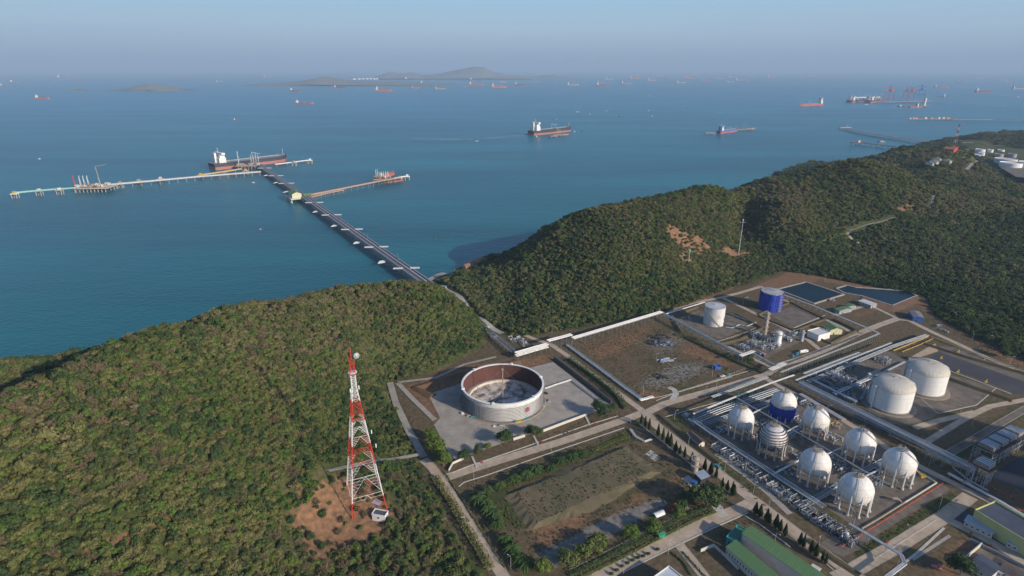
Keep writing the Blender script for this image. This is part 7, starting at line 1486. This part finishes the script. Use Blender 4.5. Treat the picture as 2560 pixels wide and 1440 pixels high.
for k in range(20): part(t,'deck_equipment',MB().box((r.uniform(-120,120),r.uniform(-8,8),11+r.uniform(0,3)),(r.uniform(4,12),r.uniform(3,6),r.uniform(2,12))),r.choice((BEIGE,CREAMW,RED,WH,GREY)))
pier('dark trestle from the ore berth to the right edge',[(2640,275),(2500,268),(2400,261),(2330,257)],14,PZ+2,BLUEST,0,50)
t=plat('red ore unloading quay with pinkish deck',2268,253,520,40,20,mat('pink_deck',(.48,.24,.19),(.38,.2,.16),.02,.9),PZ+2,'loading_platform','pier platform',None,None,12)
def gantry(label,x,y,h,m,rz=20):
    q=P(x,y,PZ+2);t=thing('ship_unloader',label,'gantry crane',q,math.radians(rz),'harbour cranes');w_=h*.3
    for sx in(-1,1):
        for sy in(-1,1): part(t,'leg',MB().bar((sx*w_,sy*w_*.6,0),(sx*w_*.8,sy*w_*.5,h*.6),h*.022),m)
    part(t,'boom',MB().bar((-h*.75,0,h*.62),(h*.5,0,h*.62),h*.03).bar((0,0,h),(-h*.7,0,h*.64),h*.014).bar((0,0,h),(h*.45,0,h*.64),h*.014).bar((w_*.5,0,h*.6),(0,0,h),h*.022).bar((-w_*.5,0,h*.6),(0,0,h),h*.022),m);part(t,'machinery_house',MB().box((h*.2,0,h*.68),(h*.28,h*.16,h*.12)),m);part(t,'cross_beam',MB().bar((-w_,-w_*.6,h*.3),(w_,-w_*.6,h*.3),h*.02).bar((-w_,w_*.6,h*.3),(w_,w_*.6,h*.3),h*.02),m)
gantry('red gantry crane standing alone at the middle of the ore quay',2219,252,115,RED);gantry('red gantry crane left of the blue crane',2263,248,105,RED,60);gantry('second red gantry crane touching the blue crane',2274,247,95,RED,10);gantry('big blue crane with a long boom at the ore quay',2298,246,110,BLUE,8)
t=plat('white tower on a tan platform in front of the ore quay',2310,264,70,20,20,BEIGE,PZ,'loading_platform','pier platform',(12,50,CREAMW),None,4)
q=P(2170,248,PZ);solo('conveyor',MB().box((q[0],q[1]+60,14),(330,14,9),.32),CREAMW,'long cream covered conveyor above the ore berth ships','conveyor')
# far tank farm behind the right ridge
for i,(x,y,w_,h_,m_,lab) in enumerate(((2405,382,22,12,BEIGE,'beige tank nearest the hilltop mast'),(2449,382,21,11,WH,'white tank in the second rank left'),(2475,381,12,9,WH,'small white tank in the back rank'),(2502,379,14,6,WH,'flat white tank at the back of the farm'),(2443,394,24,9,WH,'white tank stack in the middle rank'),(2497,391,18,8,mat('grey_tank',(.34,.33,.33),None,.2,.7),'grey tank shaded in the middle of the farm'),(2452,390,14,10,WH,'white tank half hidden in the middle rank'),
    (2512,409,46,13,CREAMW,'wide cream open-top tank behind the front one'),(2524,421,46,15,WH2,'largest white tank at the front of the far farm'),(2566,418,36,14,WH2,'white tank cut by the right edge'),(2530,390,18,7,mat('grey_tank',(.34,.33,.33),None,.2,.7),'dim grey tank at the right of the farm'))):
    q=P(x,y,4);zg=float(height([q[0]],[q[1]])[0]);q=P(x,y,max(zg,2.));s=w_/F*math.hypot(q[1],236);t=solo('far_storage_tank',MB().lathe([(s/2,-6),(s/2,h_),(s/2-.6,h_),(s/2-.8,h_-1.2),(.01,h_-.2)],36,q),m_,lab,'storage tank','tank farm beyond the right ridge',True)
struct('gravel_yard',MB().sheet([P(x,y,6.5)[:2] for x,y in((2490,412),(2600,404),(2640,452),(2540,442))],6.6),GRAVD)
hillroad('road',np.array([ground(x,y) for x,y in [(2365,361),(2400,359.5),(2460,361),(2560,362)]]),9,CONC)
q=[ground(x,y) for x,y in((1068,706),(1082,697),(1096,690),(1112,684))];struct('beach',MB().strip([(a,b_,SEA+1.1) for a,b_,_ in q],9),SAND)
r=random.Random(12);mb=MB();sy=np.arange(560,900,1.5)
for yy in sy:
    xs=np.arange(-160,330,2.);zz=height(xs,np.full(xs.size,yy));k=np.where(np.diff(np.sign(zz-(SEA+.6)))!=0)[0]
    for i in k:
        for j in range(3):
            s=r.uniform(.5,1.7);c=(xs[i]+r.uniform(-2.5,2.5),yy+r.uniform(-1.5,1.5),SEA+r.uniform(-.2,.8));mb.lathe([(.01,-s*.5),(s*r.uniform(.7,1),-.1),(s*.7,s*.4),(.01,s*.6)],6,c)
if mb.v:
    o=bpy.data.objects.new('shore_rocks',mesh('shore_rocks',mb,mat('shore_rock',(.26,.22,.18),(.12,.105,.09),.5,.95)));COL.objects.link(o);tag(o,'brown rocks lining the foot of the hills at the waterline','rocks',kind='stuff')
